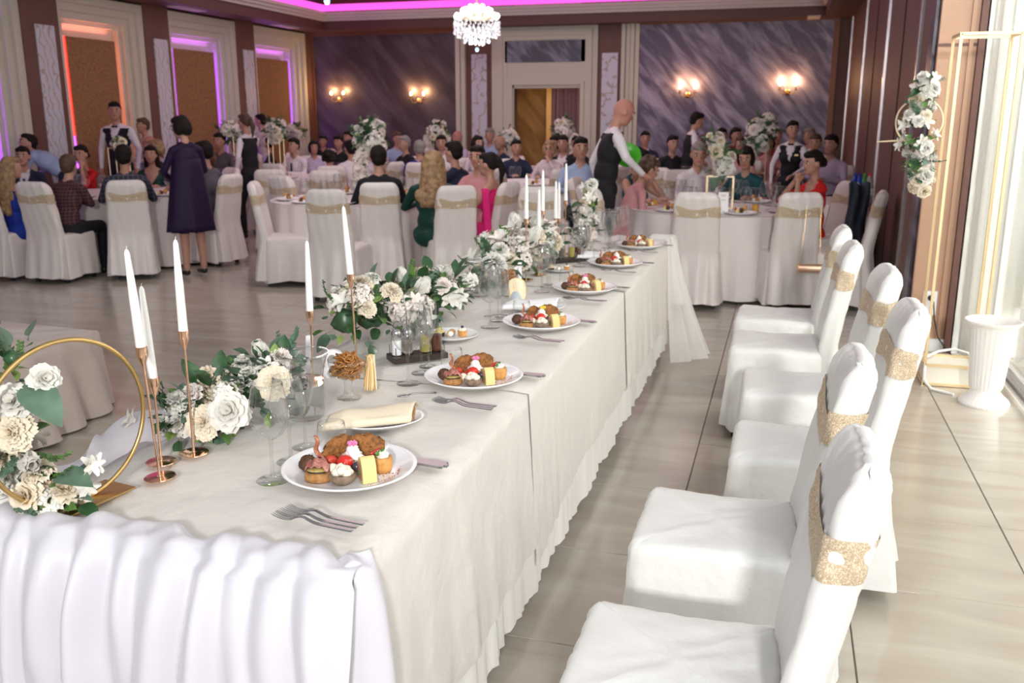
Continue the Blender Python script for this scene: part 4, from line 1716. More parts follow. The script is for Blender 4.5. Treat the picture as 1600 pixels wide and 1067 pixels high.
x, y = atz(478, 652, ZT)
pitcher(x, y, 'flared glass carafe of water between the nearest garland and the bread plate')
x, y = atz(750, 462, ZT)
pitcher(x, y, 'flared glass carafe of water standing before the third garland', 0.9)


# ---- goblets of ring crackers
def goblet(x, y, lab, s=1.0):
    t = thing('glass_goblet', lab, 'goblet', (x, y, ZT), 0, 'snack goblets', s)
    O = [(0.0, 0.0), (0.036, 0.0), (0.037, 0.002), (0.022, 0.008), (0.014, 0.016), (0.011, 0.04), (0.013, 0.052), (0.010, 0.056), (0.022, 0.062), (0.044, 0.080), (0.056, 0.102), (0.059, 0.124)]
    MB().lathe(O+[(0.0575, 0.124), (0.0572, 0.121)], 36, cap=False).build('glass_body', GLASS, t, sharp=None)
    return t


CRK = mat('cracker_ring', (0.46, 0.19, 0.04), 0.35, bump=(80, 0.3), var=(35, 0.35))
tor = MB().tube([(0.012*cos(a), 0.0095*sin(a), 0) for a in [2*pi*k/12 for k in range(12)]], 0.0027, 6, closed=True).mesh('ring_cracker', CRK, sharp=None)
for gi, (px, py, lab, s) in enumerate(((545, 622, 'stemmed glass goblet heaped with ring crackers beside the water carafe', 1.0), (792, 462, 'stemmed glass goblet of crackers behind the yellow napkins', 0.9))):
    x, y = atz(px, py, ZT)
    goblet(x, y, lab, s)
    R = random.Random(20+gi)
    for k in range(150 if gi == 0 else 60):
        a, q = R.uniform(0, 2*pi), math.sqrt(R.random())
        zz = R.uniform(0.072, 0.134)
        rmax = max(0.004, (0.018+(zz-0.066)*1.15 if zz < 0.088 else 0.045 if zz < 0.118 else 0.046-(zz-0.118)*1.5))
        o = link('ring_cracker', tor, None, (x+rmax*q*cos(a)*s, y+rmax*q*sin(a)*s, ZT+zz*s), (R.uniform(-1, 1), R.uniform(-1, 1), R.uniform(0, 3)), s)
        tag(o, 'brown ring cracker heaped in the '+('near' if gi == 0 else 'far')+' glass goblet', 'cracker', 'ring crackers in the '+('near' if gi == 0 else 'far')+' goblet')

# ---- napkins
NAPO = mat('orange_paper', (0.92, 0.62, 0.24), 0.8)
NAPC = mat('cream_paper', (0.93, 0.80, 0.58), 0.8)


def napkin_fan(x, y, rz, lab, n=6, s=1.0, holder=None):
    for k in range(n):
        def nf(u, v):
            return ((u-0.5)*0.075*(0.5+0.5*sin(pi*(0.25+v*0.5)))+0.004*sin(v*5+k), 0.003*sin(u*8+k)+0.002*k*0, v*0.108*(1-0.12*(2*u-1)**2))
        b = MB().grid(nf, 12, 10).build('paper_napkin', NAPO if k % 2 else NAPC, None, (x-sin(rz)*(k-n/2)*0.0048*s, y+cos(rz)*(k-n/2)*0.0048*s, ZT), (0.02*(k-2), 0, rz), solid=0.0022, sharp=None)
        b.scale = (s, s, s)
        tag(b, lab, 'napkin', 'paper napkins: '+lab[:30])
    if holder:
        t = thing('napkin_holder', holder, 'napkin holder', (x, y, ZT), rz)
        for q in (-1, 1):
            vs = [(0.028*cos(a), q*0.034, 0.052*sin(a)) for a in [pi*k/16 for k in range(17)]]
            MB().add(vs, [tuple(range(17))]).build('dome_side', mat('pale_blue_plastic', (0.50, 0.56, 0.60), 0.4), t, solid=0.004)
        MB().box2((-0.028, -0.034, 0), (0.028, 0.034, 0.004)).build('foot', MT['pale_blue_plastic'], t)


x, y = atz(578, 606, ZT)
napkin_fan(x, y, radians(118), 'cream and orange paper napkin standing beside the near cracker goblet', 8)
x, y = atz(808, 470, ZT)
napkin_fan(x, y, radians(5), 'cream and yellow paper napkin standing in the pale blue holder', 7, 1.0, 'pale blue half round napkin holder before the third garland')


# ---- cruet sets
def cruet(x, y, rz, lab, full=True):
    tray = thing('cruet_stand', lab, 'cruet stand', (x, y, ZT), rz)
    MB().box((0, 0, 0.010), (0.20, 0.085, 0.020)).build('tray', DARKWOOD, tray, smooth=False)
    arch = [(-0.0, -0.036, 0.02), (-0.0, -0.036, 0.17)]+[(0, -0.036*cos(a), 0.17+0.03*sin(a)) for a in [pi*k/10 for k in range(1, 10)]]+[(0, 0.036, 0.17), (0, 0.036, 0.02)]
    MB().tube(arch, 0.0025, 8).build('handle', STEEL, tray, rot=(0, 0, pi/2))
    for q in (-1, 1):
        for xx in (-0.09, -0.04, 0.04, 0.09):
            MB().tube([(xx, q*0.034, 0.02), (xx, q*0.034, 0.055)], 0.0018, 6).build('rail_post', STEEL, tray)
    c, s_ = cos(rz), sin(rz)

    def wpos(dx, dy):
        return (x+dx*c-dy*s_, y+dx*s_+dy*c, ZT+0.02)
    for k, (dx, m, nm) in enumerate(((-0.075, WHITEM, 'salt shaker with a steel lid'), (-0.035, mat('pepper', (0.16, 0.12, 0.09), 0.8), 'pepper shaker with a steel lid'))):
        t = thing('salt_shaker' if k == 0 else 'pepper_shaker', 'small glass '+nm+' on the '+('near' if full else 'far')+' cruet stand', 'shaker', wpos(dx, 0))
        MB().lathe([(0, 0), (0.019, 0), (0.020, 0.003), (0.019, 0.06), (0.015, 0.07), (0, 0.07)], 20, cap=False).build('glass_body', GLASS, t, sharp=None)
        MB().lathe([(0, 0.003), (0.0165, 0.003), (0.0165, 0.055), (0, 0.055)], 16, cap=False).build('filling', m, t)
        MB().lathe([(0.016, 0.066), (0.0175, 0.068), (0.0175, 0.084), (0.012, 0.092), (0, 0.094)], 20, cap=False).build('lid', STEEL, t, sharp=None)
    for k, dx in enumerate((0.03, 0.073)):
        t = thing('oil_bottle', 'slim glass '+('oil' if k == 0 else 'vinegar')+' bottle with black pourer on the '+('near' if full else 'far')+' cruet stand', 'bottle', wpos(dx, 0))
        MB().lathe([(0, 0), (0.020, 0), (0.021, 0.004), (0.021, 0.085), (0.016, 0.10), (0.009, 0.112), (0.009, 0.135), (0.011, 0.137)], 22, cap=False).build('glass_body', GLASS, t, sharp=None)
        MB().lathe([(0, 0.004), (0.0185, 0.004), (0.0185, 0.06), (0, 0.06)], 16, cap=False).build('contents', mat('oil' if k == 0 else 'vinegar', (0.42, 0.36, 0.10) if k == 0 else (0.10, 0.03, 0.015), 0.15), t)
        MB().lathe([(0.010, 0.132), (0.012, 0.134), (0.012, 0.146), (0.004, 0.150), (0.003, 0.172)], 14).build('pourer', STEEL if k == 0 else BLACK, t)


x, y = atz(652, 560, ZT)
cruet(x, y, YAW+0.45, 'dark tray cruet stand with an arched wire handle in front of the second garland')
x, y = atz(886, 408, ZT)
cruet(x, y, YAW+0.45, 'dark tray cruet stand among the far glasses', False)


# ---- candlesticks and candles
def stick_mesh(h):
    return (MB().lathe([(0, 0), (0.036, 0), (0.037, 0.0015), (0.036, 0.003), (0.006, 0.0042), (0.004, 0.007)], 40, cap=False),
            MB().lathe([(0.004, 0.004), (0.0032, 0.01), (0.0030, h-0.05), (0.0042, h-0.042)], 14, cap=False),
            MB().lathe([(0.0042, h-0.046), (0.007, h-0.038), (0.0115, h-0.026), (0.0135, h-0.020), (0.0135, h), (0.0118, h), (0.0115, h-0.016), (0, h-0.02)], 24, cap=False))


cand = MB().lathe([(0, 0), (0.0112, 0), (0.0116, 0.004), (0.0100, 0.13), (0.0062, 0.232), (0.0035, 0.239), (0.0012, 0.241)], 18, cap=False)
CANDLE = cand.mesh('wax', WAX, sharp=None)
WICK = MB().tube([(0, 0, 0.238), (0.0004, 0, 0.244), (0.0016, 0.0005, 0.248)], 0.0008, 6).mesh('wick', mat('wick', (0.75, 0.73, 0.68), 0.8))
SM = {}


def candlestick(x, y, h, lab, labc, lean=0.0, L=1.0):
    if h not in SM:
        a, b, c = stick_mesh(h)
        SM[h] = (a.mesh('foot', ROSEGOLD, sharp=50), b.mesh('stem', ROSEGOLD, sharp=None), c.mesh('cup', ROSEGOLD, sharp=50))
    t = thing('candlestick', lab, 'candlestick', (x, y, ZT), 0, 'rose gold candlesticks')
    for nm, me in zip(('foot', 'stem', 'cup'), SM[h]):
        link(nm, me, t)
    l1, l2 = lean if isinstance(lean, tuple) else (0, lean)
    t.rotation_euler = (0, l1, YAW)
    hh = h-0.017
    c = thing('taper_candle', labc, 'candle', (x+sin(l1)*hh*cos(YAW), y+sin(l1)*hh*sin(YAW), ZT+cos(l1)*hh), 0, 'white taper candles')
    c.scale = (1, 1, L)
    c.rotation_euler = (0, l1+l2, YAW)
    link('wax', CANDLE, c)
    link('wick', WICK, c)


TALL, SHORT = 0.320, 0.218
CSK = [(250, 746, TALL, 'nearest to the camera by the gold hoop', 'tall white taper candle, leftmost, beside the gold hoop'),
       (252, 722, SHORT, 'short one right behind the nearest candlestick', 'lower white taper candle partly behind the leftmost one'),
       (303, 708, TALL, 'in front of the nearest garland', 'white taper candle standing before the nearest garland'),
       ((484, 485, 2.58), None, 0.225, 'behind the near water carafe', 'white taper candle above the near water carafe'),
       ((552, 428, 2.75), None, TALL+0.01, 'behind the near cracker goblet', 'white taper candle above the second garland'),
       (822, 437, TALL, 'before the third garland', 'white taper candle before the third garland, leftmost of the far group'),
       ((842, 362, 4.75), None, SHORT+0.01, 'short one in the far group', 'low white taper candle, second in the far group'),
       ((848, 329, 5.0), None, TALL, 'third of the far group', 'white taper candle, third in the far group'),
       ((868, 341, 5.45), None, TALL-0.04, 'left one of the close pair', 'white taper candle, left one of the close pair in the far group'),
       ((873, 341, 5.6), None, TALL-0.05, 'right one of the close pair', 'white taper candle, right one of the close pair in the far group'),
       ((884, 313, 5.55), None, TALL+0.03, 'beside the small white flower column', 'white taper candle farthest to the right, beside the flower column')]
for a, b, h, lab, labc in CSK:
    if b is None:
        x, y, z = aty(*a)
        h = max(0.15, round(z-ZT, 3))
    else:
        x, y = atz(a, b, ZT)
    lean = {'nearest to the camera by the gold hoop': (-0.045, -0.005), 'short one right behind the nearest candlestick': (0.0, -0.03), 'behind the near water carafe': (0, 0.01), 'behind the near cracker goblet': (-0.03, -0.03)}.get(lab, 0.0)
    candlestick(x, y, h, 'rose gold candlestick, '+lab, labc, lean, 1.0)

# ---- white wooden letters lying between the garlands
WL = mat('white_letters', (0.88, 0.88, 0.90), 0.4)


def letters(x, y, rz, txt, lab):
    for k, (ch, dx, rr, dz) in enumerate(txt):
        cu = bpy.data.curves.new('letter', 'FONT')
        cu.body = ch
        cu.size = 0.16
        cu.extrude = 0.012
        cu.bevel_depth = 0.0015
        to = bpy.data.objects.new('tmp', cu)
        COL.objects.link(to)
        dg = bpy.context.evaluated_depsgraph_get()
        me = bpy.data.meshes.new_from_object(to.evaluated_get(dg))
        bpy.data.objects.remove(to)
        me.materials.clear()
        me.materials.append(WL)
        o = link('wooden_letter', me, None, (x+dx*cos(rz), y+dx*sin(rz), ZT+dz), (pi/2-0.1, rr, rz))
        tag(o, lab+', '+['left', 'middle', 'right'][k]+' one', 'letter')


letters(-1.60, 2.60, 0.25, [('1', 0.0, 0.5, 0.0), ('1', 0.09, 0.05, 0.02), ('8', 0.17, 0.0, -0.03)], 'white wooden number behind the near water carafe')
letters(-1.36, 4.42, 0.3, [('M', 0.0, 0.0, 0.0)], 'white wooden letter before the third garland')
# ============================================================ FLOWERS
PET_W = mat('petal_white', (0.80, 0.78, 0.72), 0.55, sub=0.1, bump=(60, 0.1))
PET_C = mat('petal_cream', (0.86, 0.76, 0.60), 0.55, sub=0.1, bump=(60, 0.1))
PET_P = mat('petal_blush', (0.82, 0.74, 0.68), 0.55, sub=0.1, bump=(60, 0.1))
LG1 = mat('leaf_dark', (0.035, 0.105, 0.035), 0.35, var=(30, 0.4), spec=0.6)
LG2 = mat('leaf_mid', (0.11, 0.23, 0.055), 0.4, var=(30, 0.35))
LG3 = mat('leaf_blue', (0.12, 0.21, 0.14), 0.5, var=(30, 0.3))
LG4 = mat('leaf_light', (0.26, 0.38, 0.10), 0.45, var=(30, 0.3))
STEMG = mat('stem_green', (0.10, 0.16, 0.05), 0.5)


def petal(mb, c, az, tilt, L, W, cup, curl, rng, ripple=0.0, n=5):
    """petal growing from c, azimuth az, tilt from vertical (0 up), cupped and curled outward"""
    ca, sa = cos(az), sin(az)

    def fn(u, v):
        s_ = (u-0.5)*2
        w = W*(math.sin(pi*min(1, 0.12+v*0.80))**0.7)*0.5
        th = tilt+curl*v*v
        # walk along curved midrib
        r = L*v*sin(tilt+curl*v*v*0.5)
        z = L*v*cos(tilt+curl*v*v*0.5)
        side = s_*w
        inn = cup*(s_*s_)*w
        r2 = r-inn*cos(th)
        z2 = z+inn*sin(th)+ripple*sin(s_*6+v*5)*v
        return (c[0]+r2*ca-side*sa, c[1]+r2*sa+side*ca, c[2]+z2)
    mb.grid(fn, n, n)


def rose_mesh(seed, m, layers=((4, .12, .5), (5, .30, .7), (6, .55, .85), (7, .85, 1.0), (6, 1.15, 1.0)), ripple=0.002, L=0.034):
    R = random.Random(seed)
    mb = MB()
    for k, (n, tilt, sc_l) in enumerate(layers):
        off = R.uniform(0, 6)
        for i in range(n):
            petal(mb, (0, 0, 0.0-0.003*k), off+i*2*pi/n+R.uniform(-.15, .15), tilt+R.uniform(-.06, .06), L*(0.75+0.28*sc_l), L*(0.75+0.35*sc_l), 0.55-0.08*k,
                  0.35+0.22*k, R, ripple)
    return mb.mesh('rose', m, sharp=None)


def peony_mesh(seed, m):
    R = random.Random(seed)
    mb = MB()
    for k, (n, tilt) in enumerate(((7, .1), (9, .28), (10, .5), (10, .72), (9, 1.0), (8, 1.3))):
        off = R.uniform(0, 6)
        for i in range(n):
            petal(mb, (0, 0, 0), off+i*2*pi/n+R.uniform(-.2, .2), tilt+R.uniform(-.1, .1), 0.036*(0.8+0.06*k), 0.022+0.003*k, 0.4, 0.35+.1*k, R, 0.0035, 5)
    return mb.mesh('peony', m, sharp=None)


def hydra_mesh(seed, m):
    R = random.Random(seed)
    mb = MB()
    for i in range(34):
        z = R.uniform(-0.1, 1)
        a = i*2.4
        r = math.sqrt(max(0, 1-z*z))
        d = Vector((r*cos(a), r*sin(a), z))
        c = d*0.034
        t1 = d.orthogonal().normalized()
        t2 = d.cross(t1)
        for q in range(4):
            b = q*pi/2+R.uniform(0, 1)
            e = t1*cos(b)+t2*sin(b)
            s_ = t1*(-sin(b))+t2*cos(b)
            mb.add([c, c+e*0.006-s_*0.006+d*0.002, c+e*0.014+d*0.0045, c+e*0.006+s_*0.006+d*0.002], [(0, 1, 2, 3)])
    return mb.mesh('hydrangea', m, sharp=None)


def star_mesh(seed, m, n=6, L=0.042, W=0.02):
    R = random.Random(seed)
    mb = MB()
    for k in range(2):
        for i in range(n//2+1):
            petal(mb, (0, 0, 0), i*2*pi/(n//2+1)+k*0.6, 0.55+0.35*k, L, W, 0.5, 0.6, R, 0.001)
    return mb.mesh('lily', m, sharp=None)


def tulip_mesh(seed, m):
    R = random.Random(seed)
    mb = MB()
    for i in range(6):
        petal(mb, (0, 0, 0), i*pi/3, 0.32 if i % 2 else 0.42, 0.058, 0.042, 0.75, -0.35, R, 0.0)
    return mb.mesh('magnolia', m, sharp=None)


def leaf_mesh(L, W, m, fold=0.25, bend=0.5, tip=1.0, name='leaf'):
    mb = MB()

    def fn(u, v):
        s_ = (u-0.5)*2
        w = W*0.5*(sin(pi*v**0.8)**0.8 if tip else sin(pi*min(1, v))**0.5)
        x = L*v*cos(bend*v*0.5)
        z = -L*v*sin(bend*v*0.6)+abs(s_)*w*fold
        return (x, s_*w, z)
    mb.grid(fn, 5, 7)
    mb.tube([(-0.008, 0, 0.0), (0, 0, 0)], 0.001, 4)
    return mb.mesh(name, m, sharp=None)


def sprig_mesh(seed, m, n=9, L=0.11, r=0.014):
    """eucalyptus sprig: paired round leaves along a stem"""
    R = random.Random(seed)
    mb = MB()
    path = [(L*t, 0.012*sin(t*4+seed), 0.035*t*t) for t in [k/8 for k in range(9)]]
    mb.tube(path, 0.0011, 4)
    for i in range(n):
        t = 0.12+0.86*i/(n-1)
        c = Vector((L*t, 0.012*sin(t*4+seed), 0.035*t*t))
        for s_ in (-1, 1):
            rr = r*(1.1-0.5*t)*R.uniform(.8, 1.15)
            d = Vector((0.45, s_, R.uniform(-.1, .7))).normalized()
            nrm = d.cross(Vector((1, 0, 0))).normalized()
            e = nrm.cross(d)
            mb.add([c+d*(rr*(1+cos(a)))+e*(rr*0.9*sin(a))+nrm*0.002*cos(2*a) for a in [2*pi*k/8 for k in range(8)]], [tuple(range(8))])
    return mb.mesh('eucalyptus_sprig', m, sharp=None)


FL = {'rose': [rose_mesh(1, PET_W), rose_mesh(2, PET_W), rose_mesh(3, PET_C)],
      'peony': [peony_mesh(4, PET_C), peony_mesh(5, PET_P), peony_mesh(6, PET_W)],
      'hydrangea': [hydra_mesh(7, PET_W), hydra_mesh(8, PET_P)],
      'lily': [star_mesh(9, PET_W), star_mesh(10, PET_P)],
      'magnolia': [tulip_mesh(11, PET_W)]}
ROUNDL = leaf_mesh(0.034, 0.034, LG3, 0.1, 0.3)
LV = [ROUNDL, leaf_mesh(0.03, 0.028, LG2, 0.1, 0.3), leaf_mesh(0.062, 0.036, LG1), leaf_mesh(0.075, 0.044, LG1, 0.3), leaf_mesh(0.05, 0.032, LG2), leaf_mesh(0.06, 0.03, LG3), leaf_mesh(0.045, 0.026, LG4), leaf_mesh(0.10, 0.062, LG3, 0.2, 0.8)]
SPR = [sprig_mesh(1, LG3), sprig_mesh(2, LG2, 10, 0.10, 0.011), sprig_mesh(3, LG4, 9, 0.08, 0.008), sprig_mesh(4, LG1, 9, 0.11, 0.014)]


def orient(d, roll=0.0):
    q = Vector(d).to_track_quat('Z', 'Y')
    return (q.to_matrix() @ Matrix.Rotation(roll, 3, 'Z')).to_euler()


def orientx(d, roll=0.0):
    q = Vector(d).to_track_quat('X', 'Z')
    return (q.to_matrix() @ Matrix.Rotation(roll, 3, 'X')).to_euler()


def arrangement(name, label, cat, path, rad, nfl, nlv, nsp, seed, kinds=None, fs=(0.9, 1.3), group=None, ls=(0.8, 1.3), up=0.0, core=True, zmin=None, hand=None, sqz=(1, 1, 1)):
    """flowers and leaves on a blob following a path of points (world); path[0] is the origin"""
    R = random.Random(seed)
    P0 = Vector(path[0])
    t = thing(name, label, cat, tuple(P0), 0, group)
    pts = [Vector(p)-P0 for p in path]

    def sample():
        if len(pts) == 1:
            return pts[0], rad if not isinstance(rad, (list, tuple)) else rad[0]
        k = R.random()*(len(pts)-1)
        i = int(k)
        f = k-i
        r = rad if not isinstance(rad, (list, tuple)) else rad[i]*(1-f)+rad[i+1]*f
        return pts[i]*(1-f)+pts[i+1]*f, r
    if core:
        mb = MB()
        for i, p in enumerate(pts):
            r = rad if not isinstance(rad, (list, tuple)) else rad[i]
            mb.sph(tuple(p), (r*0.40*sqz[0], r*0.40*sqz[1], r*0.38*sqz[2]), 10, 7, None, 0.2, R)
        mb.build('foliage_base', LG1, t, sharp=None)['kind'] = 'stuff'

    def rdir(low=0.0):
        while True:
            d = Vector((R.gauss(0, 1), R.gauss(0, 1), R.gauss(0, 1)+up))
            if d.length < 0.2:
                continue
            d.normalize()
            if zmin is not None and d.z < zmin-low:
                continue
            return d
    placed = []
    for (fp, kind, vi, s_, d) in (hand or []):
        o = link(kind, FL[kind][vi], t, tuple(Vector(fp)-P0), orient(d, R.uniform(0, 6)), s_)
        placed.append(Vector(fp)-P0)
    kinds = kinds or ['rose', 'peony', 'hydrangea', 'lily', 'magnolia']
    tries = 0
    cnt = 0
    while cnt < nfl and tries < nfl*12:
        tries += 1
        c, r = sample()
        d = rdir()
        p = c+Vector((d.x*sqz[0], d.y*sqz[1], d.z*sqz[2]))*(r*R.uniform(0.72, 0.95))
        if any((p-q).length < 0.036 for q in placed):
            continue
        placed.append(p)
        k = R.choice(kinds)
        link(k, R.choice(FL[k]), t, tuple(p), orient(d+Vector((0, -0.25, 0.35)), R.uniform(0, 6)), R.uniform(*fs))
        cnt += 1
    for i in range(nlv):
        c, r = sample()
        d = rdir(0.6)
        p = c+Vector((d.x*sqz[0], d.y*sqz[1], d.z*sqz[2]))*(r*R.uniform(0.55, 0.95))
        dd = d+Vector((R.uniform(-.5, .5), R.uniform(-.5, .5), R.uniform(-.2, .6)))
        link('leaf', R.choice(LV[:7] if i % 7 else LV), t, tuple(p), orientx(dd, R.uniform(-.7, .7)), R.uniform(*ls))
    for i in range(nsp):
        c, r = sample()
        d = rdir()
        p = c+Vector((d.x*sqz[0], d.y*sqz[1], d.z*sqz[2]))*(r*R.uniform(0.4, 0.75))
        link('eucalyptus_sprig', R.choice(SPR), t, tuple(p), orientx(d+Vector((0, 0, 0.05)), R.uniform(-1, 1)), R.uniform(*ls)*0.8)
    return t


# nearest garland: placed flowers (from its look), then filler
def W3(px, py, y):
    return aty(px, py, y)


g1 = [W3(330, 645, 1.99), W3(375, 630, 2.10), W3(415, 610, 2.22)]
arrangement('flower_garland', 'nearest garland of roses, peonies and green leaves before the water carafe', 'garland', [(-1.50, 1.96, ZT+0.045), (-1.43, 2.04, ZT+0.06), (-1.385, 2.14, ZT+0.085), (-1.37, 2.24, ZT+0.10)],
            [0.06, 0.095, 0.105, 0.095], 14, 200, 12, 31, up=0.5, zmin=-0.3, ls=(0.65, 1.1), fs=(0.75, 1.15),
            hand=[(W3(357, 643, 1.93), 'rose', 0, 1.55, (0.45, -1, 0.5)), (W3(318, 660, 1.93), 'peony', 0, 1.25, (0.2, -1, 0.5)), (W3(282, 662, 1.93), 'rose', 1, 1.0, (-0.2, -1, 0.6)),
                  (W3(428, 598, 2.08), 'peony', 0, 1.25, (0.3, -1, 0.5)), (W3(412, 565, 2.25), 'magnolia', 0, 1.2, (-0.1, -0.3, 1)), (W3(325, 590, 2.06), 'rose', 2, 1.1, (-0.1, -0.6, 1)),
                  (W3(388, 587, 2.12), 'rose', 1, 0.9, (0.2, -0.8, 0.8)), (W3(212, 658, 1.92), 'lily', 0, 1.0, (-0.8, -0.4, 0.4)), (W3(352, 616, 1.98), 'hydrangea', 0, 0.9, (0, -0.7, 0.8)),
                  (W3(300, 618, 1.98), 'peony', 1, 0.9, (-0.4, -0.8, 0.7))])
arrangement('flower_garland', 'second garland of white lilies, hydrangeas and dark eucalyptus behind the cruet stand', 'garland',
            [(-1.48, 2.92, ZT+0.12), (-1.43, 3.04, ZT+0.125), (-1.40, 3.18, ZT+0.11), (-1.40, 3.36, ZT+0.10), (-1.37, 3.54, ZT+0.10), (-1.35, 3.74, ZT+0.10)],
            [0.125, 0.14, 0.125, 0.115, 0.115, 0.10], 44, 290, 26, 32, up=0.4, zmin=-0.3, ls=(0.7, 1.15), fs=(0.9, 1.4))
arrangement('flower_garland', 'third garland of white roses and peonies behind the pale blue napkin holder', 'garland',
            [(-1.42, 4.25, ZT+0.08), (-1.38, 4.5, ZT+0.10), (-1.36, 4.8, ZT+0.11), (-1.36, 5.1, ZT+0.11), (-1.34, 5.4, ZT+0.08)], [0.09, 0.12, 0.14, 0.14, 0.09], 56, 190, 14, 33, up=0.4, zmin=-0.2, ls=(0.9, 1.4), fs=(1.2, 1.9))
arrangement('flower_column', 'slim upright column of small white flowers behind the far candles', 'flowers',
            [(-1.20, 5.75, ZT+0.03), (-1.20, 5.75, ZT+0.12), (-1.20, 5.76, ZT+0.22), (-1.19, 5.77, ZT+0.32), (-1.17, 5.78, ZT+0.42)], [0.05, 0.055, 0.055, 0.05, 0.03], 30, 36, 10, 34, kinds=['hydrangea', 'rose', 'lily'], fs=(0.8, 1.2))

# ---- the gold hoop with its flowers
hx, hy = -1.451, 1.541
hoop = thing('gold_hoop', 'gold metal hoop standing on a flat gold base at the near left corner of the head table', 'hoop', (hx, hy, ZT))
HRad = 0.182
HC = (0.0, 0.0, HRad+0.004)
dirx = Vector((0.30, 0.95, 0)).normalized()
ring = [(HC[0]+dirx.x*HRad*cos(a), HC[1]+dirx.y*HRad*cos(a), HC[2]+HRad*sin(a)) for a in [2*pi*k/96 for k in range(96)]]
MB().tube(ring, 0.0052, 12, closed=True).build('ring', BRGOLD, hoop, sharp=None)
MB().box((0.0, 0.0, 0.002), (0.23, 0.10, 0.004)).build('base_plate', BRGOLD, hoop, rot=(0, 0, radians(80)), smooth=False)
yh = hy-0.02
arr = arrangement('hoop_flowers', 'white roses and magnolias with large leaves tied along the left side of the gold hoop', 'flowers',
                  [W3(20, 560, yh), W3(5, 630, yh-0.02), W3(18, 700, yh-0.03), W3(55, 765, yh-0.03), W3(110, 785, yh-0.02)], [0.045, 0.06, 0.065, 0.055, 0.035], 12, 46, 12, 41, fs=(0.9, 1.2), ls=(0.6, 1.0),
                  hand=[(W3(70, 592, yh-0.01), 'rose', 0, 1.0, (0.9, -0.6, 0.4)), (W3(20, 628, yh-0.05), 'rose', 1, 1.25, (0.5, -0.8, 0.5)), (W3(22, 675, yh-0.06), 'peony', 0, 1.2, (0.3, -1, 0.3)),
                        (W3(38, 715, yh-0.06), 'magnolia', 0, 1.1, (0.8, -0.5, 0.0)), (W3(10, 745, yh-0.06), 'rose', 0, 1.2, (0.0, -1, 0.2)), (W3(42, 775, yh-0.07), 'rose', 2, 1.1, (0.3, -1, 0.5)),
                        (W3(78, 760, yh-0.02), 'rose', 2, 0.6, (0.4, -0.5, 0.8)), (W3(140, 725, yh), 'lily', 0, 0.8, (1, -0.4, 0.1)), (W3(135, 762, yh), 'lily', 0, 0.8, (0.6, -0.8, 0.3))])
for (px, py, k, s_, d) in ((38, 600, 7, 1.25, (0.9, -0.3, -0.25)), (88, 745, 7, 1.0, (0.9, -0.2, 0.35)), (75, 775, 6, 1.3, (0.5, -0.8, 0.1)), (15, 540, 0, 1.3, (-0.3, 0, 1)), (45, 525, 0, 1.3, (0.4, 0, 1)), (35, 545, 1, 1.2, (0.8, -0.2, 0.5)), (50, 800, 3, 1.2, (0.2, -0.8, -0.2)), (125, 790, 2, 1.0, (1, -0.3, 0))):
    link('leaf', LV[k], arr, tuple(Vector(W3(px, py, yh-0.03))-arr.location), orientx(d, 0.3), s_)

# ---- tall guest-table centrepieces
def stand_bouquet(x, y, zc, r, lab, zt=0.762, seed=0, two=True):
    t = thing('flower_stand', 'slim gold flower stand, '+lab, 'stand', (x, y, zt), 0, 'gold centrepiece stands')
    h = zc-zt-r*0.5
    for q in ((-1, 1) if two else (0,)):
        for e in ((-1, 1) if two else (0,)):
            MB().tube([(q*0.09, e*0.06, 0), (q*0.09, e*0.06, h)], 0.006, 6).build('post', PALEGOLD, t)
    for z in (0.004, h):
        mb = MB()
        for a, b in (((-0.09, -0.06), (0.09, -0.06)), ((0.09, -0.06), (0.09, 0.06)), ((0.09, 0.06), (-0.09, 0.06)), ((-0.09, 0.06), (-0.09, -0.06))):
            mb.tube([(*a, z), (*b, z)], 0.005, 6)
        mb.build('frame', PALEGOLD, t)
    return arrangement('bouquet', 'white and green bouquet, '+lab, 'bouquet', [(x, y, zc-r*0.2), (x+0.02, y, zc+r*0.25)], [r, r*0.85], 20 if r > 0.1 else 9, 70 if r > 0.1 else 30, 16 if r > 0.1 else 4, 50+seed, fs=(1.6, 2.4) if r > 0.1 else (1.0, 1.4), ls=(1.3, 2.0) if r > 0.1 else (0.8, 1.3), kinds=['rose', 'hydrangea', 'peony'])


for k, (px, py, Y_, r, lab) in enumerate(((577, 212, 9.2, 0.155, 'large, on the middle round table'), (184, 226, 8.95, 0.075, 'small, in front of the standing waiter'),
                                          (430, 204, 12.0, 0.14, 'right of the standing waitress'), (359, 205, 12.6, 0.12, 'left of the standing waitress'),
                                          (880, 204, 15.3, 0.17, 'in front of the lit doorway'), (1188, 208, 12.6, 0.20, 'left of the waitress by the lilac wall'),
                                          (683, 206, 14.9, 0.16, 'below the right sconce of the purple wall'), (460, 208, 15.4, 0.14, 'at the far left table'),
                                          (795, 216, 14.8, 0.13, 'left of the lit doorway'))):
    x, y, z = aty(px, py, Y_)
    stand_bouquet(x, y, z, r, lab, seed=k)
# hanging flower tails beside two of them
for k, (px, py0, py1, Y_) in enumerate(((563, 235, 300, 9.15), (1172, 225, 250, 12.6), (898, 215, 240, 15.2), (670, 215, 240, 14.9), (696, 215, 240, 14.9))):
    a, b = aty(px, py0, Y_), aty(px, py1, Y_)
    arrangement('flower_trail', ['trail of white blossom hanging from the large middle bouquet', 'trail of white blossom hanging left of the bouquet by the lilac wall', 'trail of white blossom hanging from the doorway bouquet',
                                 'left trail of the flower arch below the sconce', 'right trail of the flower arch below the sconce'][k], 'flowers', [a, b], [0.05, 0.04], 14, 4, 0, 70+k, kinds=['hydrangea'], fs=(1.3, 1.9), core=False)
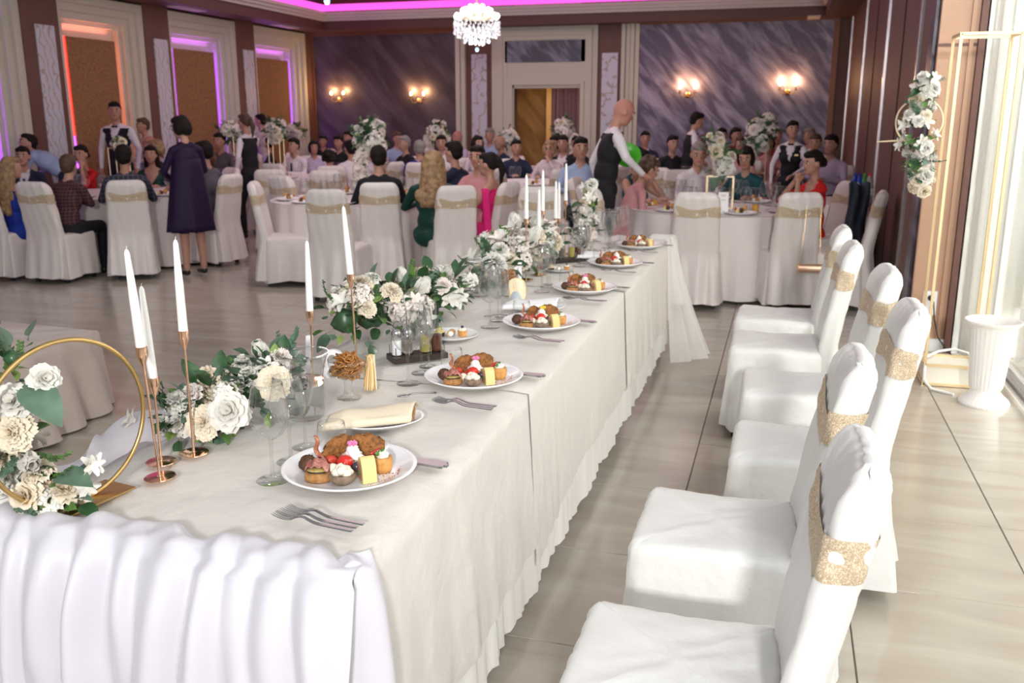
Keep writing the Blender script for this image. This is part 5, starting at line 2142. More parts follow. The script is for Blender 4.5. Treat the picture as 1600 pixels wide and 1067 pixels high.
# gold frame with flowers on the right round table
x, y, z = aty(1125, 292, 8.9)
t = thing('gold_frame_stand', 'square gold frame stand on the right round table, flowers on top', 'stand', (x, y, 0.762))
for a in (-0.12, 0.12):
    for b in (-0.06, 0.06):
        MB().box2((a-0.006, b-0.006, 0), (a+0.006, b+0.006, 0.30)).build('post', PALEGOLD, t, smooth=False)
mb = MB()
for zz in (0.006, 0.30):
    for b in (-0.06, 0.06):
        mb.box2((-0.12, b-0.005, zz-0.005), (0.12, b+0.005, zz+0.005))
    for a in (-0.12, 0.12):
        mb.box2((a-0.005, -0.06, zz-0.005), (a+0.005, 0.06, zz+0.005))
mb.build('frame', PALEGOLD, t, smooth=False)
P_ = [aty(1128, 268, 8.9), aty(1130, 250, 8.9), aty(1125, 232, 8.9), aty(1115, 218, 8.9)]
arrangement('bouquet', 'white rose cascade standing on the square gold frame of the right round table', 'bouquet', P_, [0.09, 0.085, 0.08, 0.07], 34, 40, 10, 77, fs=(1.2, 1.9), ls=(1.2, 1.8), kinds=['rose', 'peony'])

# ---- gold cuboid frame by the window, with base box
def gold_cuboid():
    x0, x1, y0, y1, h = 0.905, 1.215, 5.90, 6.17, 2.055
    t = thing('gold_arch_frame', 'tall gold cuboid frame with a cream base box beside the window', 'frame', ((x0+x1)/2, (y0+y1)/2, 0))
    cx, cy = (x0+x1)/2, (y0+y1)/2
    G = mat('frame_gold', (0.80, 0.62, 0.36), 0.4, 0.35)
    for x in (x0, x1):
        for y in (y0, y1):
            MB().box2((x-0.008-cx, y-0.008-cy, 0), (x+0.008-cx, y+0.008-cy, h)).build('post', G, t, smooth=False)
    for z in (h, 0.13, 0.012):
        for y in (y0, y1):
            MB().box2((x0-cx, y-0.008-cy, z-0.008), (x1-cx, y+0.008-cy, z+0.008)).build('rail', G, t, smooth=False)
        for x in (x0, x1):
            MB().box2((x-0.008-cx, y0-cy, z-0.008), (x+0.008-cx, y1-cy, z+0.008)).build('rail', G, t, smooth=False)
    MB().box2((x0+0.004-cx, y0+0.004-cy, 0.012), (x1-0.004-cx, y1-0.004-cy, 0.125)).build('base_box', mat('cream_panel', (0.80, 0.76, 0.66), 0.5), t, smooth=False)


gold_cuboid()
fy = 5.86
P_ = [W3(1438, 295, fy), W3(1438, 258, fy), W3(1436, 225, fy), W3(1432, 188, fy), W3(1448, 150, fy), W3(1446, 118, fy)]
arr = arrangement('wall_bouquet', 'hanging spray of white roses and blue green eucalyptus on the gold frame beside the window', 'bouquet', P_, [0.05, 0.07, 0.10, 0.10, 0.06, 0.025], 44, 80, 20, 88, fs=(0.9, 1.5), ls=(0.8, 1.2), kinds=['rose', 'peony', 'rose', 'lily'], core=True, sqz=(1, 0.7, 1))
cx, cy, cz = W3(1436, 190, fy+0.02)
t = thing('small_gold_ring', 'thin gold ring and rod behind the hanging white flower spray', 'ring', (cx, cy, cz))
MB().tube([(0.125*cos(a), 0, 0.13*sin(a)) for a in [2*pi*k/48 for k in range(48)]], 0.005, 8, closed=True).build('ring', PALEGOLD, t)
MB().tube([(-0.22, -0.02, -0.115), (0.02, 0.0, -0.10)], [0.003, 0.008], 8).build('rod', PALEGOLD, t)

# ---- urn, cables
ux, uy = 1.19, 5.60
t = thing('white_urn', 'tall fluted white plastic urn on the floor by the window', 'urn', (ux, uy, 0))
URN = mat('urn_white', (0.86, 0.84, 0.82), 0.35)


def urn():
    prof = [(0.135, 0.0), (0.137, 0.012), (0.125, 0.03), (0.095, 0.055), (0.078, 0.075), (0.076, 0.085), (0.088, 0.10), (0.094, 0.14), (0.100, 0.22), (0.108, 0.32), (0.118, 0.42), (0.124, 0.455), (0.132, 0.468), (0.148, 0.478), (0.150, 0.490), (0.144, 0.492), (0.120, 0.47), (0.112, 0.40), (0.09, 0.15), (0, 0.12)]
    n = 120

    def fn(u, v):
        k = v*(len(prof)-1)
        i = min(int(k), len(prof)-2)
        f = k-i
        r = prof[i][0]*(1-f)+prof[i+1][0]*f
        z = prof[i][1]*(1-f)+prof[i+1][1]*f
        a = 2*pi*u
        fl_ = 0.0045*abs(sin(14*a)) if (0.095 < z < 0.44 and v < 0.6) else (0.003*abs(sin(14*a)) if z < 0.07 else 0.002*sin(28*a)*(z > 0.47))
        return ((r-fl_)*cos(a), (r-fl_)*sin(a), z)
    return MB().grid(fn, n, len(prof)*2-1, cu=True)


urn().build('body', URN, t, sharp=60)
o = MB().tube([(1.035, 6.80, 0.385), (1.05, 6.77, 0.36), (1.06, 6.74, 0.25), (1.09, 6.70, 0.13), (1.15, 6.62, 0.05), (1.22, 6.5, 0.012), (1.30, 6.3, 0.01)], 0.0045, 8).build('black_cable', BLACK)
tag(o, 'black power cable running from the wall socket down behind the urn', 'cable')
WC = mat('white_cable', (0.85, 0.85, 0.83), 0.4)
o = MB().tube([(1.30, 6.2, 0.02), (1.20, 6.25, 0.14), (1.12, 6.25, 0.16), (1.02, 6.2, 0.15), (0.93, 6.05, 0.145), (0.90, 5.86, 0.12), (0.90, 5.84, 0.05), (0.94, 5.80, 0.008), (1.05, 5.72, 0.006)], 0.008, 8).build('white_cable', WC)
tag(o, 'thick white cable looping over the gold frame base', 'cable')
o = thing('power_strip', 'white extension socket lying on the floor behind the gold frame', 'extension socket', (1.10, 6.50, 0.0))
MB().box2((-0.12, -0.03, 0), (0.12, 0.03, 0.045)).build('case', WC, o, smooth=False)
MB().box2((-0.10, -0.018, 0.045), (0.10, 0.018, 0.050)).build('socket_face', WHITEM, o, smooth=False)

# ============================================================ LAMPS
WARM = mat('bulb_warm', (1, 0.8, 0.5), 0.5, emit=((1.0, 0.62, 0.28), 22))
BRASS = mat('brass', (0.55, 0.36, 0.15), 0.3, 1.0)
for k, (px, py) in enumerate(((527, 148), (652, 149), (1074, 139), (1231, 134))):
    x, y, z = aty(px, py, YB-0.12)
    t = thing('wall_sconce', ['brass two-armed wall sconce, leftmost on the purple wall', 'brass two-armed wall sconce, second from the left on the purple wall',
                              'brass two-armed wall sconce above the waiter on the lilac wall', 'brass two-armed wall sconce, rightmost on the lilac wall'][k], 'wall lamp', (x, y, z))
    MB().lathe([(0.05, 0), (0.05, 0.01), (0.02, 0.03)], 16).build('backplate', BRASS, t, (0, 0.09, -0.10), (pi/2, 0, 0))
    for q in (-1, 1):
        MB().tube([(0, 0.07, -0.10), (q*0.05, 0.02, -0.14), (q*0.11, 0, -0.12), (q*0.13, 0, -0.07)], 0.008, 8).build('arm', BRASS, t)
        MB().lathe([(0.01, -0.075), (0.035, -0.06), (0.035, -0.055), (0.012, -0.055), (0.011, 0.0)], 14, c=(q*0.13, 0, 0)).build('candle_cup', BRASS, t)
        MB().sph((q*0.13, 0, 0.03), (0.022, 0.022, 0.035), 12, 8).build('bulb', WARM, t)
        point('sconce_light', (x+q*0.13, y+0.0, z+0.09), 6.0, (1.0, 0.56, 0.24), 0.03)

CRY = glass_mat('crystal', (0.95, 0.97, 1.0), 1.9)
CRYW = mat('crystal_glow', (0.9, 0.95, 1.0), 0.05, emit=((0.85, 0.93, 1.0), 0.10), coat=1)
BULB = mat('bulb_white', (1, 1, 1), 0.5, emit=((1.0, 0.98, 0.95), 3.5))


def chandelier(x, y, z, lab, s=1.0):
    t = thing('chandelier', lab, 'chandelier', (x, y, z), 0, 'crystal chandeliers', s)
    MB().tube([(0, 0, 0.25), (0, 0, (3.80-z)/s)], 0.012, 8).build('chain_rod', PALEGOLD, t)
    MB().lathe([(0.0, 0.05), (0.20, 0.06), (0.25, 0.10), (0.12, 0.16), (0.05, 0.26), (0.0, 0.26)], 24, cap=False).build('frame', PALEGOLD, t, sharp=None)
    bs = MB().sph((0, 0, 0), (0.035, 0.035, 0.04), 12, 8).mesh('bulb', BULB, sharp=None)
    for n_, r_, z_ in ((14, 0.27, 0.10), (10, 0.18, 0.17), (6, 0.09, 0.21)):
        for i in range(n_):
            a = 2*pi*i/n_+r_*9
            link('bulb', bs, t, (r_*cos(a), r_*sin(a), z_))
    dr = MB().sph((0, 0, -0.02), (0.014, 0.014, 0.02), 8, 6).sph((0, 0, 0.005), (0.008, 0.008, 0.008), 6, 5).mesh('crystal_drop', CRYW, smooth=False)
    R = random.Random(8)
    for n_, r_, z0, z1 in ((30, 0.30, -0.09, 0.03), (26, 0.26, -0.13, 0.0), (20, 0.17, -0.19, -0.05), (12, 0.10, -0.22, -0.08)):
        for i in range(n_):
            a = 2*pi*i/n_
            for q in range(3):
                link('crystal_drop', dr, t, (r_*cos(a+q*0.07), r_*sin(a+q*0.07), z0+(z1-z0)*q/2+R.uniform(-.012, .012)), (0, 0, a), R.uniform(0.7, 1.15))
    MB().tube([(0, 0, -0.30), (0, 0, -0.1)], 0.002, 5).build('pendant_wire', STEEL, t)
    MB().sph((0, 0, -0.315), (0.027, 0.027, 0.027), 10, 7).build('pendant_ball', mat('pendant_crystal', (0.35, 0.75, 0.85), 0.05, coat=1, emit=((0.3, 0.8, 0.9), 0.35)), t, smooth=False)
    point('chandelier_light', (x, y, z-0.35), 22, (1.0, 0.95, 0.92), 0.25)
    return t


cx_, cy_, cz_ = aty(745, 38, 12.0)
chandelier(cx_, cy_, cz_, 'sparkling crystal chandelier with white bulbs hanging before the back wall')
x, y, z = aty(511, 5, 7.5)
chandelier(x, y, z+0.33, 'second crystal chandelier, only its lowest crystal ball hanging into view at the top')

# ============================================================ GUEST TABLE THINGS
def far_plate(x, y, lab, grp, food=True, seed=0):
    z = 0.765
    o = link('plate', PLM, None, (x, y, z), (0, 0, 0), 0.95)
    tag(o, lab, 'plate', grp)
    if food:
        R = random.Random(seed)
        t = thing('finger_food', 'small canapes heaped on the '+lab.replace('white plate of finger food', 'plate'), 'food', (x, y, z+0.008), R.uniform(0, 6), grp+' food')
        FS = [('bread', CRUST, 0.024), ('cream', CREAMF, 0.019), ('tomato', TOMATO, 0.015), ('cheese', CHEESE, 0.022), ('meat', MEATB, 0.02), ('pastry', PUFF, 0.024), ('cream', CREAMW, 0.02)]
        for k, (nm, m, r) in enumerate(FS):
            a = k*0.9
            MB().sph((0.05*cos(a), 0.04*sin(a), r+0.012*(k % 3)), (r, r*0.9, r), 9, 6, None, 0.12, R).build(nm, m, t)


def setting_glasses(x, y, lab, grp, k):
    for i, (dx, dy) in enumerate(((0, 0), (0.07, 0.05), (-0.05, 0.08))[:k]):
        (wine_glass if i % 2 == 0 else flute)(x+dx, y+dy, lab, 0.95, 0.762)['group'] = grp


TNAME = {'R1': 'the right round table', 'T1': 'the left round table', 'T2': 'the middle round table', 'T3': 'the round table behind the waitress', 'T5': 'the round table left of the bald waiter', 'T7': 'the round table under the right sconces'}


def SECT(a):
    return ['at the right edge of', 'at the back right edge of', 'at the back edge of', 'at the back left edge of', 'at the left edge of', 'at the front left edge of', 'at the front edge of', 'at the front right edge of'][int(((a-YAW*57.3+22.5) % 360)//45)]


for key, angs in (('R1', (200, 235, 262, 290, 330, 20, 60, 120)), ('T1', (230, 265, 300, 335, 10, 60, 120)), ('T2', (215, 250, 285, 320, 0, 60, 120)), ('T3', (240, 290, 340)), ('T5', (230, 280, 330, 20)), ('T7', (230, 280, 330))):
    tx, ty, tr = RT[key]
    for i, a in enumerate(angs):
        r = radians(a)
        far_plate(tx+(tr-0.20)*cos(r), ty+(tr-0.20)*sin(r), 'white plate of finger food '+SECT(a)+' '+TNAME[key], 'plates on '+TNAME[key], True, i)
        r2 = radians(a+14)
        setting_glasses(tx+(tr-0.33)*cos(r2), ty+(tr-0.33)*sin(r2), 'clear stemmed glass '+SECT(a)+' '+TNAME[key], 'glasses '+SECT(a)+' '+TNAME[key], 3 if key in ('R1', 'T2', 'T1') else 2)
# drinks on the right round table
x, y, z = aty(1138, 330, 8.4)
o = MB().box2((-0.045, -0.004, 0), (0.045, 0.004, 0.19)).add([(-0.045, 0.03, 0), (0.045, 0.03, 0), (0.045, 0.004, 0.19), (-0.045, 0.004, 0.19)], [(0, 1, 2, 3)]).build('menu_card', WHITEM, None, (x-0.05, 8.42, 0.762), (0, 0, 0.1), smooth=False)
tag(o, 'white folded menu card standing on the right round table beside the flower frame', 'menu card')
def _line(z, w):
    MB().box2((-w/2, -0.0065, z), (w/2, -0.0045, z+0.004)).build('printed_line', mat('gold_print', (0.6, 0.4, 0.2), 0.5), o, smooth=False)
for zz, ww in ((0.165, 0.05), (0.155, 0.03), (0.12, 0.04)):
    _line(zz, ww)
juice = mat('orange_juice', (0.85, 0.42, 0.03), 0.2)
for k, (px, py, Y_, lab) in enumerate(((1180, 330, 8.75, 'tumbler of orange juice behind the menu card'), (1022, 322, 8.6, 'tumbler of yellow juice by the plate of the woman in green'))):
    x, y = atz(px, py, 0.78)
    t = thing('juice_glass', lab, 'glass', (x, y, 0.763))
    MB().lathe([(0, 0), (0.028, 0), (0.034, 0.10), (0.033, 0.10), (0.027, 0.004), (0, 0.004)], 18, cap=False).build('glass_body', GLASS, t)
    MB().lathe([(0, 0.005), (0.026, 0.005), (0.031, 0.075), (0, 0.075)], 18, cap=False).build('juice', juice, t)
# side table with soft drinks against the right wall
t = thing('side_table', 'small side table against the right wall holding soft drink bottles', 'table', (0.56, 10.3, 0))
MB().box2((-0.25, -0.55, 0.70), (0.25, 0.55, 0.73)).build('tabletop', DARKWOOD, t, smooth=False)
for a in (-0.2, 0.2):
    for b in (-0.5, 0.5):
        MB().box2((a-0.02, b-0.02, 0), (a+0.02, b+0.02, 0.70)).build('leg', DARKWOOD, t, smooth=False)
o = skirted_box('tablecloth', [(-0.27, -0.57), (0.27, -0.57), (0.27, 0.57), (-0.27, 0.57)], 0.745, GUESTCL, 'white cloth over the side table against the right wall', 'tablecloth', amp=0.012, flare=0.02, pleats=19)
o.location = (0.56, 10.3, 0)


def soda(x, y, z, m, capm, lab, s=1.0):
    t = thing('soda_bottle', lab, 'bottle', (x, y, z), 0, None, s)
    MB().lathe([(0, 0), (0.042, 0), (0.046, 0.02), (0.044, 0.10), (0.046, 0.17), (0.040, 0.22), (0.018, 0.27), (0.014, 0.285)], 16, cap=False).build('body', m, t, sharp=None)
    MB().lathe([(0.046, 0.09), (0.0475, 0.09), (0.0475, 0.16), (0.046, 0.16)], 16, cap=False).build('wrapper', mat('wrapper_'+capm.name, (0.75, 0.75, 0.8), 0.4), t)
    MB().lathe([(0.015, 0.28), (0.017, 0.282), (0.017, 0.305), (0.0, 0.305)], 12, cap=False).build('cap', capm, t)


BLU = mat('blue_plastic', (0.01, 0.05, 0.45), 0.2)
for (px, py, m, c, lab) in ((1336, 277, BLU, BLU, 'blue soft drink bottle, left one on the side table'), (1343, 278, BLU, mat('navy_cap', (0.01, 0.02, 0.25), 0.3), 'blue soft drink bottle with a dark cap, in the middle of the side table'),
                            (1351, 276, mat('green_plastic', (0.05, 0.25, 0.05), 0.2), mat('green_cap', (0.05, 0.35, 0.05), 0.3), 'green soft drink bottle on the side table'),
                            (1359, 275, mat('clear_plastic', (0.35, 0.33, 0.35), 0.15), mat('red_cap', (0.6, 0.02, 0.03), 0.3), 'soft drink bottle with a red cap, right one on the side table')):
    x, y, z = aty(px, py, 9.95)
    soda(min(x, 0.85), 9.95, 0.747, m, c, lab)
# dark garment over a chair back by the right wall
def garm(u, v):
    return (0.60+0.17*u+0.01*sin(v*9), 9.25+0.03*sin(u*12+v*3), 1.0-0.72*v+0.02*sin(u*9))
o = MB().grid(garm, 14, 16).build('dark_jacket', mat('slate_cloth', (0.035, 0.05, 0.075), 0.7), solid=0.02)
tag(o, 'dark slate jacket draped beside the side table on the right', 'jacket')

# gold clutch hanging by its chain from the chair
bx, by, bz = aty(1265, 419, 7.75)
t = thing('gold_clutch', 'rose gold cylindrical clutch hanging on a thin chain from the chair back', 'bag', (bx, by, bz))
MB().lathe([(0.0, -0.10), (0.03, -0.10), (0.036, -0.094), (0.036, 0.094), (0.03, 0.10), (0.0, 0.10)], 20, cap=False).build('body', mat('clutch_gold', (0.85, 0.58, 0.42), 0.3, 0.7), t, rot=(0, pi/2, 0.1))
for q in (-0.095, 0.095):
    MB().lathe([(0.0375, -0.006), (0.039, 0), (0.0375, 0.006)], 20).build('end_band', GOLD, t, (q, 0, 0), (0, pi/2, 0.1))
for q in (-0.08, 0.08):
    MB().tube([(q, 0, 0.03), (q*0.75, 0.02, 0.32), (q*0.7, 0.06, 0.50)], 0.0013, 5).build('chain', BRGOLD, t)
# ============================================================ PEOPLE
SKINS = [mat('skin_fair', (0.46, 0.25, 0.18), 0.5, sub=0.05), mat('skin_tan', (0.37, 0.19, 0.125), 0.5, sub=0.05), mat('skin_rosy', (0.46, 0.21, 0.165), 0.5, sub=0.05)]
HAIRM = {'dark': mat('hair_dark', (0.010, 0.007, 0.006), 0.65, spec=0.2, bump=(70, 0.8, 4, 0.01)), 'brown': mat('hair_brown', (0.075, 0.038, 0.020), 0.5, bump=(70, 0.8, 4, 0.01)),
         'blond': mat('hair_blond', (0.40, 0.25, 0.12), 0.5, bump=(70, 0.8, 4, 0.01), var=(25, 0.5)), 'grey': mat('hair_grey', (0.24, 0.22, 0.21), 0.6, bump=(70, 0.8, 4, 0.01)),
         'red': mat('hair_auburn', (0.10, 0.03, 0.02), 0.5, bump=(70, 0.8, 4, 0.01))}
EYEW = mat('eye_white', (0.7, 0.68, 0.66), 0.3)
EYED = mat('eye_dark', (0.02, 0.015, 0.012), 0.3)
LIPS = mat('lips', (0.42, 0.10, 0.09), 0.4)


def cloth_c(name, c, r=0.75):
    return mat('cloth_'+name, c, r, bump=(24, 0.35, 3, 0.02), spec=0.25)


def plaid(name, base, line, sc_):
    m = mat(name, base, 0.8)
    nt = m.node_tree
    b = nt.nodes['Principled BSDF']
    tc = nt.nodes.new('ShaderNodeTexCoord')
    prev = None
    for d in ('X', 'Z'):
        wv = nt.nodes.new('ShaderNodeTexWave')
        wv.bands_direction = d
        wv.inputs['Scale'].default_value = sc_
        nt.links.new(tc.outputs['Object'], wv.inputs['Vector'])
        r = nt.nodes.new('ShaderNodeValToRGB')
        r.color_ramp.elements[0].position = 0.86
        r.color_ramp.elements[1].position = 0.97
        nt.links.new(wv.outputs['Fac'], r.inputs['Fac'])
        mx = nt.nodes.new('ShaderNodeMix')
        mx.data_type = 'RGBA'
        nt.links.new(r.outputs['Color'], mx.inputs['Factor'])
        if prev is None:
            mx.inputs[6].default_value = (*base, 1)
        else:
            nt.links.new(prev, mx.inputs[6])
        mx.inputs[7].default_value = (*line, 1)
        prev = mx.outputs[2]
    nt.links.new(prev, b.inputs['Base Color'])
    return m


CL = {'white': cloth_c('white', (0.72, 0.68, 0.72)), 'black': cloth_c('black', (0.012, 0.012, 0.016)), 'navy': cloth_c('navy', (0.018, 0.024, 0.055)),
      'blue': cloth_c('royal_blue', (0.012, 0.035, 0.30)), 'sky': cloth_c('sky_blue', (0.33, 0.42, 0.62)), 'red': cloth_c('red', (0.55, 0.015, 0.018)),
      'green': cloth_c('bottle_green', (0.004, 0.042, 0.032), 0.45), 'teal': cloth_c('teal', (0.010, 0.065, 0.085), 0.6), 'purple': cloth_c('deep_purple', (0.016, 0.005, 0.034), 0.6),
      'pink': cloth_c('powder_pink', (0.58, 0.28, 0.29)), 'magenta': cloth_c('magenta', (0.70, 0.02, 0.19)), 'lilac': cloth_c('lilac', (0.50, 0.42, 0.58)),
      'grey': cloth_c('grey', (0.10, 0.10, 0.12)), 'lace': cloth_c('pale_lace', (0.55, 0.47, 0.50)), 'wine': cloth_c('wine', (0.20, 0.02, 0.03)),
      'plaidr': plaid('plaid_red', (0.035, 0.010, 0.014), (0.12, 0.05, 0.06), 9), 'plaidb': plaid('plaid_blue', (0.022, 0.024, 0.040), (0.085, 0.085, 0.12), 7)}
SHOE = mat('shoe_black', (0.01, 0.01, 0.01), 0.25)


def remesh_obj(parts, vox, smooth_it=3):
    mb = MB()
    for p in parts:
        if p[0] == 'cap':
            _, a, b, r0, r1, tg = p[:6]
            a, b = Vector(a), Vector(b)
            d = b-a
            L = d.length
            n = 4
            path = [a-d.normalized()*r0*0.75, a-d.normalized()*r0*0.35]+[a+d*(k/n) for k in range(n+1)]+[b+d.normalized()*r1*0.35, b+d.normalized()*r1*0.75]
            rs = [r0*0.55, r0*0.9]+[r0+(r1-r0)*k/n for k in range(n+1)]+[r1*0.9, r1*0.55]
            mb.tube(path, rs, 12)
        else:
            _, c, r, rot, tg = p[:5]
            mb.sph(c, r, 16, 12, rot)
    me = mb.mesh('tmp', None, smooth=False)
    # consistent outward normals are not needed for voxel remesh of closed shells
    o = bpy.data.objects.new('tmp', me)
    COL.objects.link(o)
    md = o.modifiers.new('r', 'REMESH')
    md.mode = 'VOXEL'
    md.voxel_size = vox
    md.use_smooth_shade = True
    if smooth_it:
        s_ = o.modifiers.new('s', 'SMOOTH')
        s_.factor = 0.5
        s_.iterations = smooth_it
    dg = bpy.context.evaluated_depsgraph_get()
    out = bpy.data.meshes.new_from_object(o.evaluated_get(dg))
    bpy.data.objects.remove(o)
    bpy.data.meshes.remove(me)
    return out


def classify(me, parts, mats, rule=None):
    """give every face the material of the body part it lies on"""
    n = len(me.vertices)
    co = np.empty(n*3, dtype=np.float32)
    me.vertices.foreach_get('co', co)
    co = co.reshape(-1, 3)
    D = np.full((len(parts), n), 9.0, dtype=np.float32)
    for i, p in enumerate(parts):
        if p[0] == 'cap':
            a, b = np.array(p[1]), np.array(p[2])
            d = b-a
            t = np.clip(((co-a)@d)/max(1e-9, d@d), 0, 1)
            q = a+t[:, None]*d
            D[i] = np.linalg.norm(co-q, axis=1)-(p[3]+(p[4]-p[3])*t)
        else:
            c = np.array(p[1])
            r = np.array(p[2])
            q = co-c
            if p[3]:
                R = np.array(Euler(p[3]).to_matrix())
                q = q@R
            k = np.linalg.norm(q/r, axis=1)
            D[i] = (k-1)*r.min()
    best = D.argmin(axis=0)
    names = list(mats.keys())
    tags = np.array([names.index(p[-1]) for p in parts])[best]
    if rule:
        tags = rule(co, tags, names)
    me.materials.clear()
    for k in names:
        me.materials.append(mats[k])
    nf = len(me.polygons)
    ls = np.empty(nf, dtype=np.int32)
    me.polygons.foreach_get('loop_start', ls)
    lv = np.empty(len(me.loops), dtype=np.int32)
    me.loops.foreach_get('vertex_index', lv)
    me.polygons.foreach_set('material_index', tags[lv[ls]].astype(np.int32))
    me.polygons.foreach_set('use_smooth', np.ones(nf, dtype=bool))
    me.update()


def hand(elbow, wrist, tg, curl=0.5):
    e, w_ = Vector(elbow), Vector(wrist)
    d = (w_-e).normalized()
    side = d.cross(Vector((0, 0, 1)))
    if side.length < 0.2:
        side = Vector((1, 0, 0))
    side.normalize()
    dn = d.cross(side)
    dn.normalize()
    if dn.z > 0:
        dn = -dn
    out = [('cap', tuple(w_), tuple(w_+d*0.065), 0.024, 0.030, tg)]
    for k, (o_, L) in enumerate(((-0.027, 0.055), (-0.009, 0.066), (0.009, 0.062), (0.026, 0.05))):
        a = w_+d*0.075+side*o_
        b = a+d*L*0.55+dn*L*0.15*curl*2
        c = b+d*L*0.35+dn*L*0.5*curl*1.6
        out += [('cap', tuple(a), tuple(b), 0.0088, 0.0082, tg), ('cap', tuple(b), tuple(c), 0.0082, 0.007, tg)]
    a = w_+d*0.025+side*0.026*(1 if True else -1)
    b = a+side*0.022+d*0.028
    c = b+d*0.026+dn*0.008
    out += [('cap', tuple(a), tuple(b), 0.0115, 0.0095, tg), ('cap', tuple(b), tuple(c), 0.0095, 0.008, tg)]
    return out


ARMS_SIT = {'table': ((0.245, 0.12, 0.76), (0.13, 0.38, 0.80)), 'lap': ((0.24, 0.02, 0.72), (0.10, 0.24, 0.66)), 'cheek': ((0.19, 0.25, 0.80), (0.075, 0.135, 1.03)),
            'clasp': ((0.16, 0.27, 0.82), (0.035, 0.20, 1.01)), 'across': ((0.22, 0.15, 0.78), (-0.02, 0.30, 0.80))}
ARMS_ST = {'table': ((0.235, 0.06, 1.14), (0.12, 0.24, 1.05)), 'down': ((0.245, -0.03, 1.14), (0.235, 0.04, 0.90)), 'carry': ((0.24, 0.0, 1.13), (0.15, 0.24, 1.08)), 'reach': ((0.24, 0.15, 1.22), (0.18, 0.42, 1.12)), 'back': ((0.25, -0.10, 1.16), (0.16, -0.14, 0.96)),
           'front': ((0.235, 0.06, 1.14), (0.07, 0.21, 1.02))}


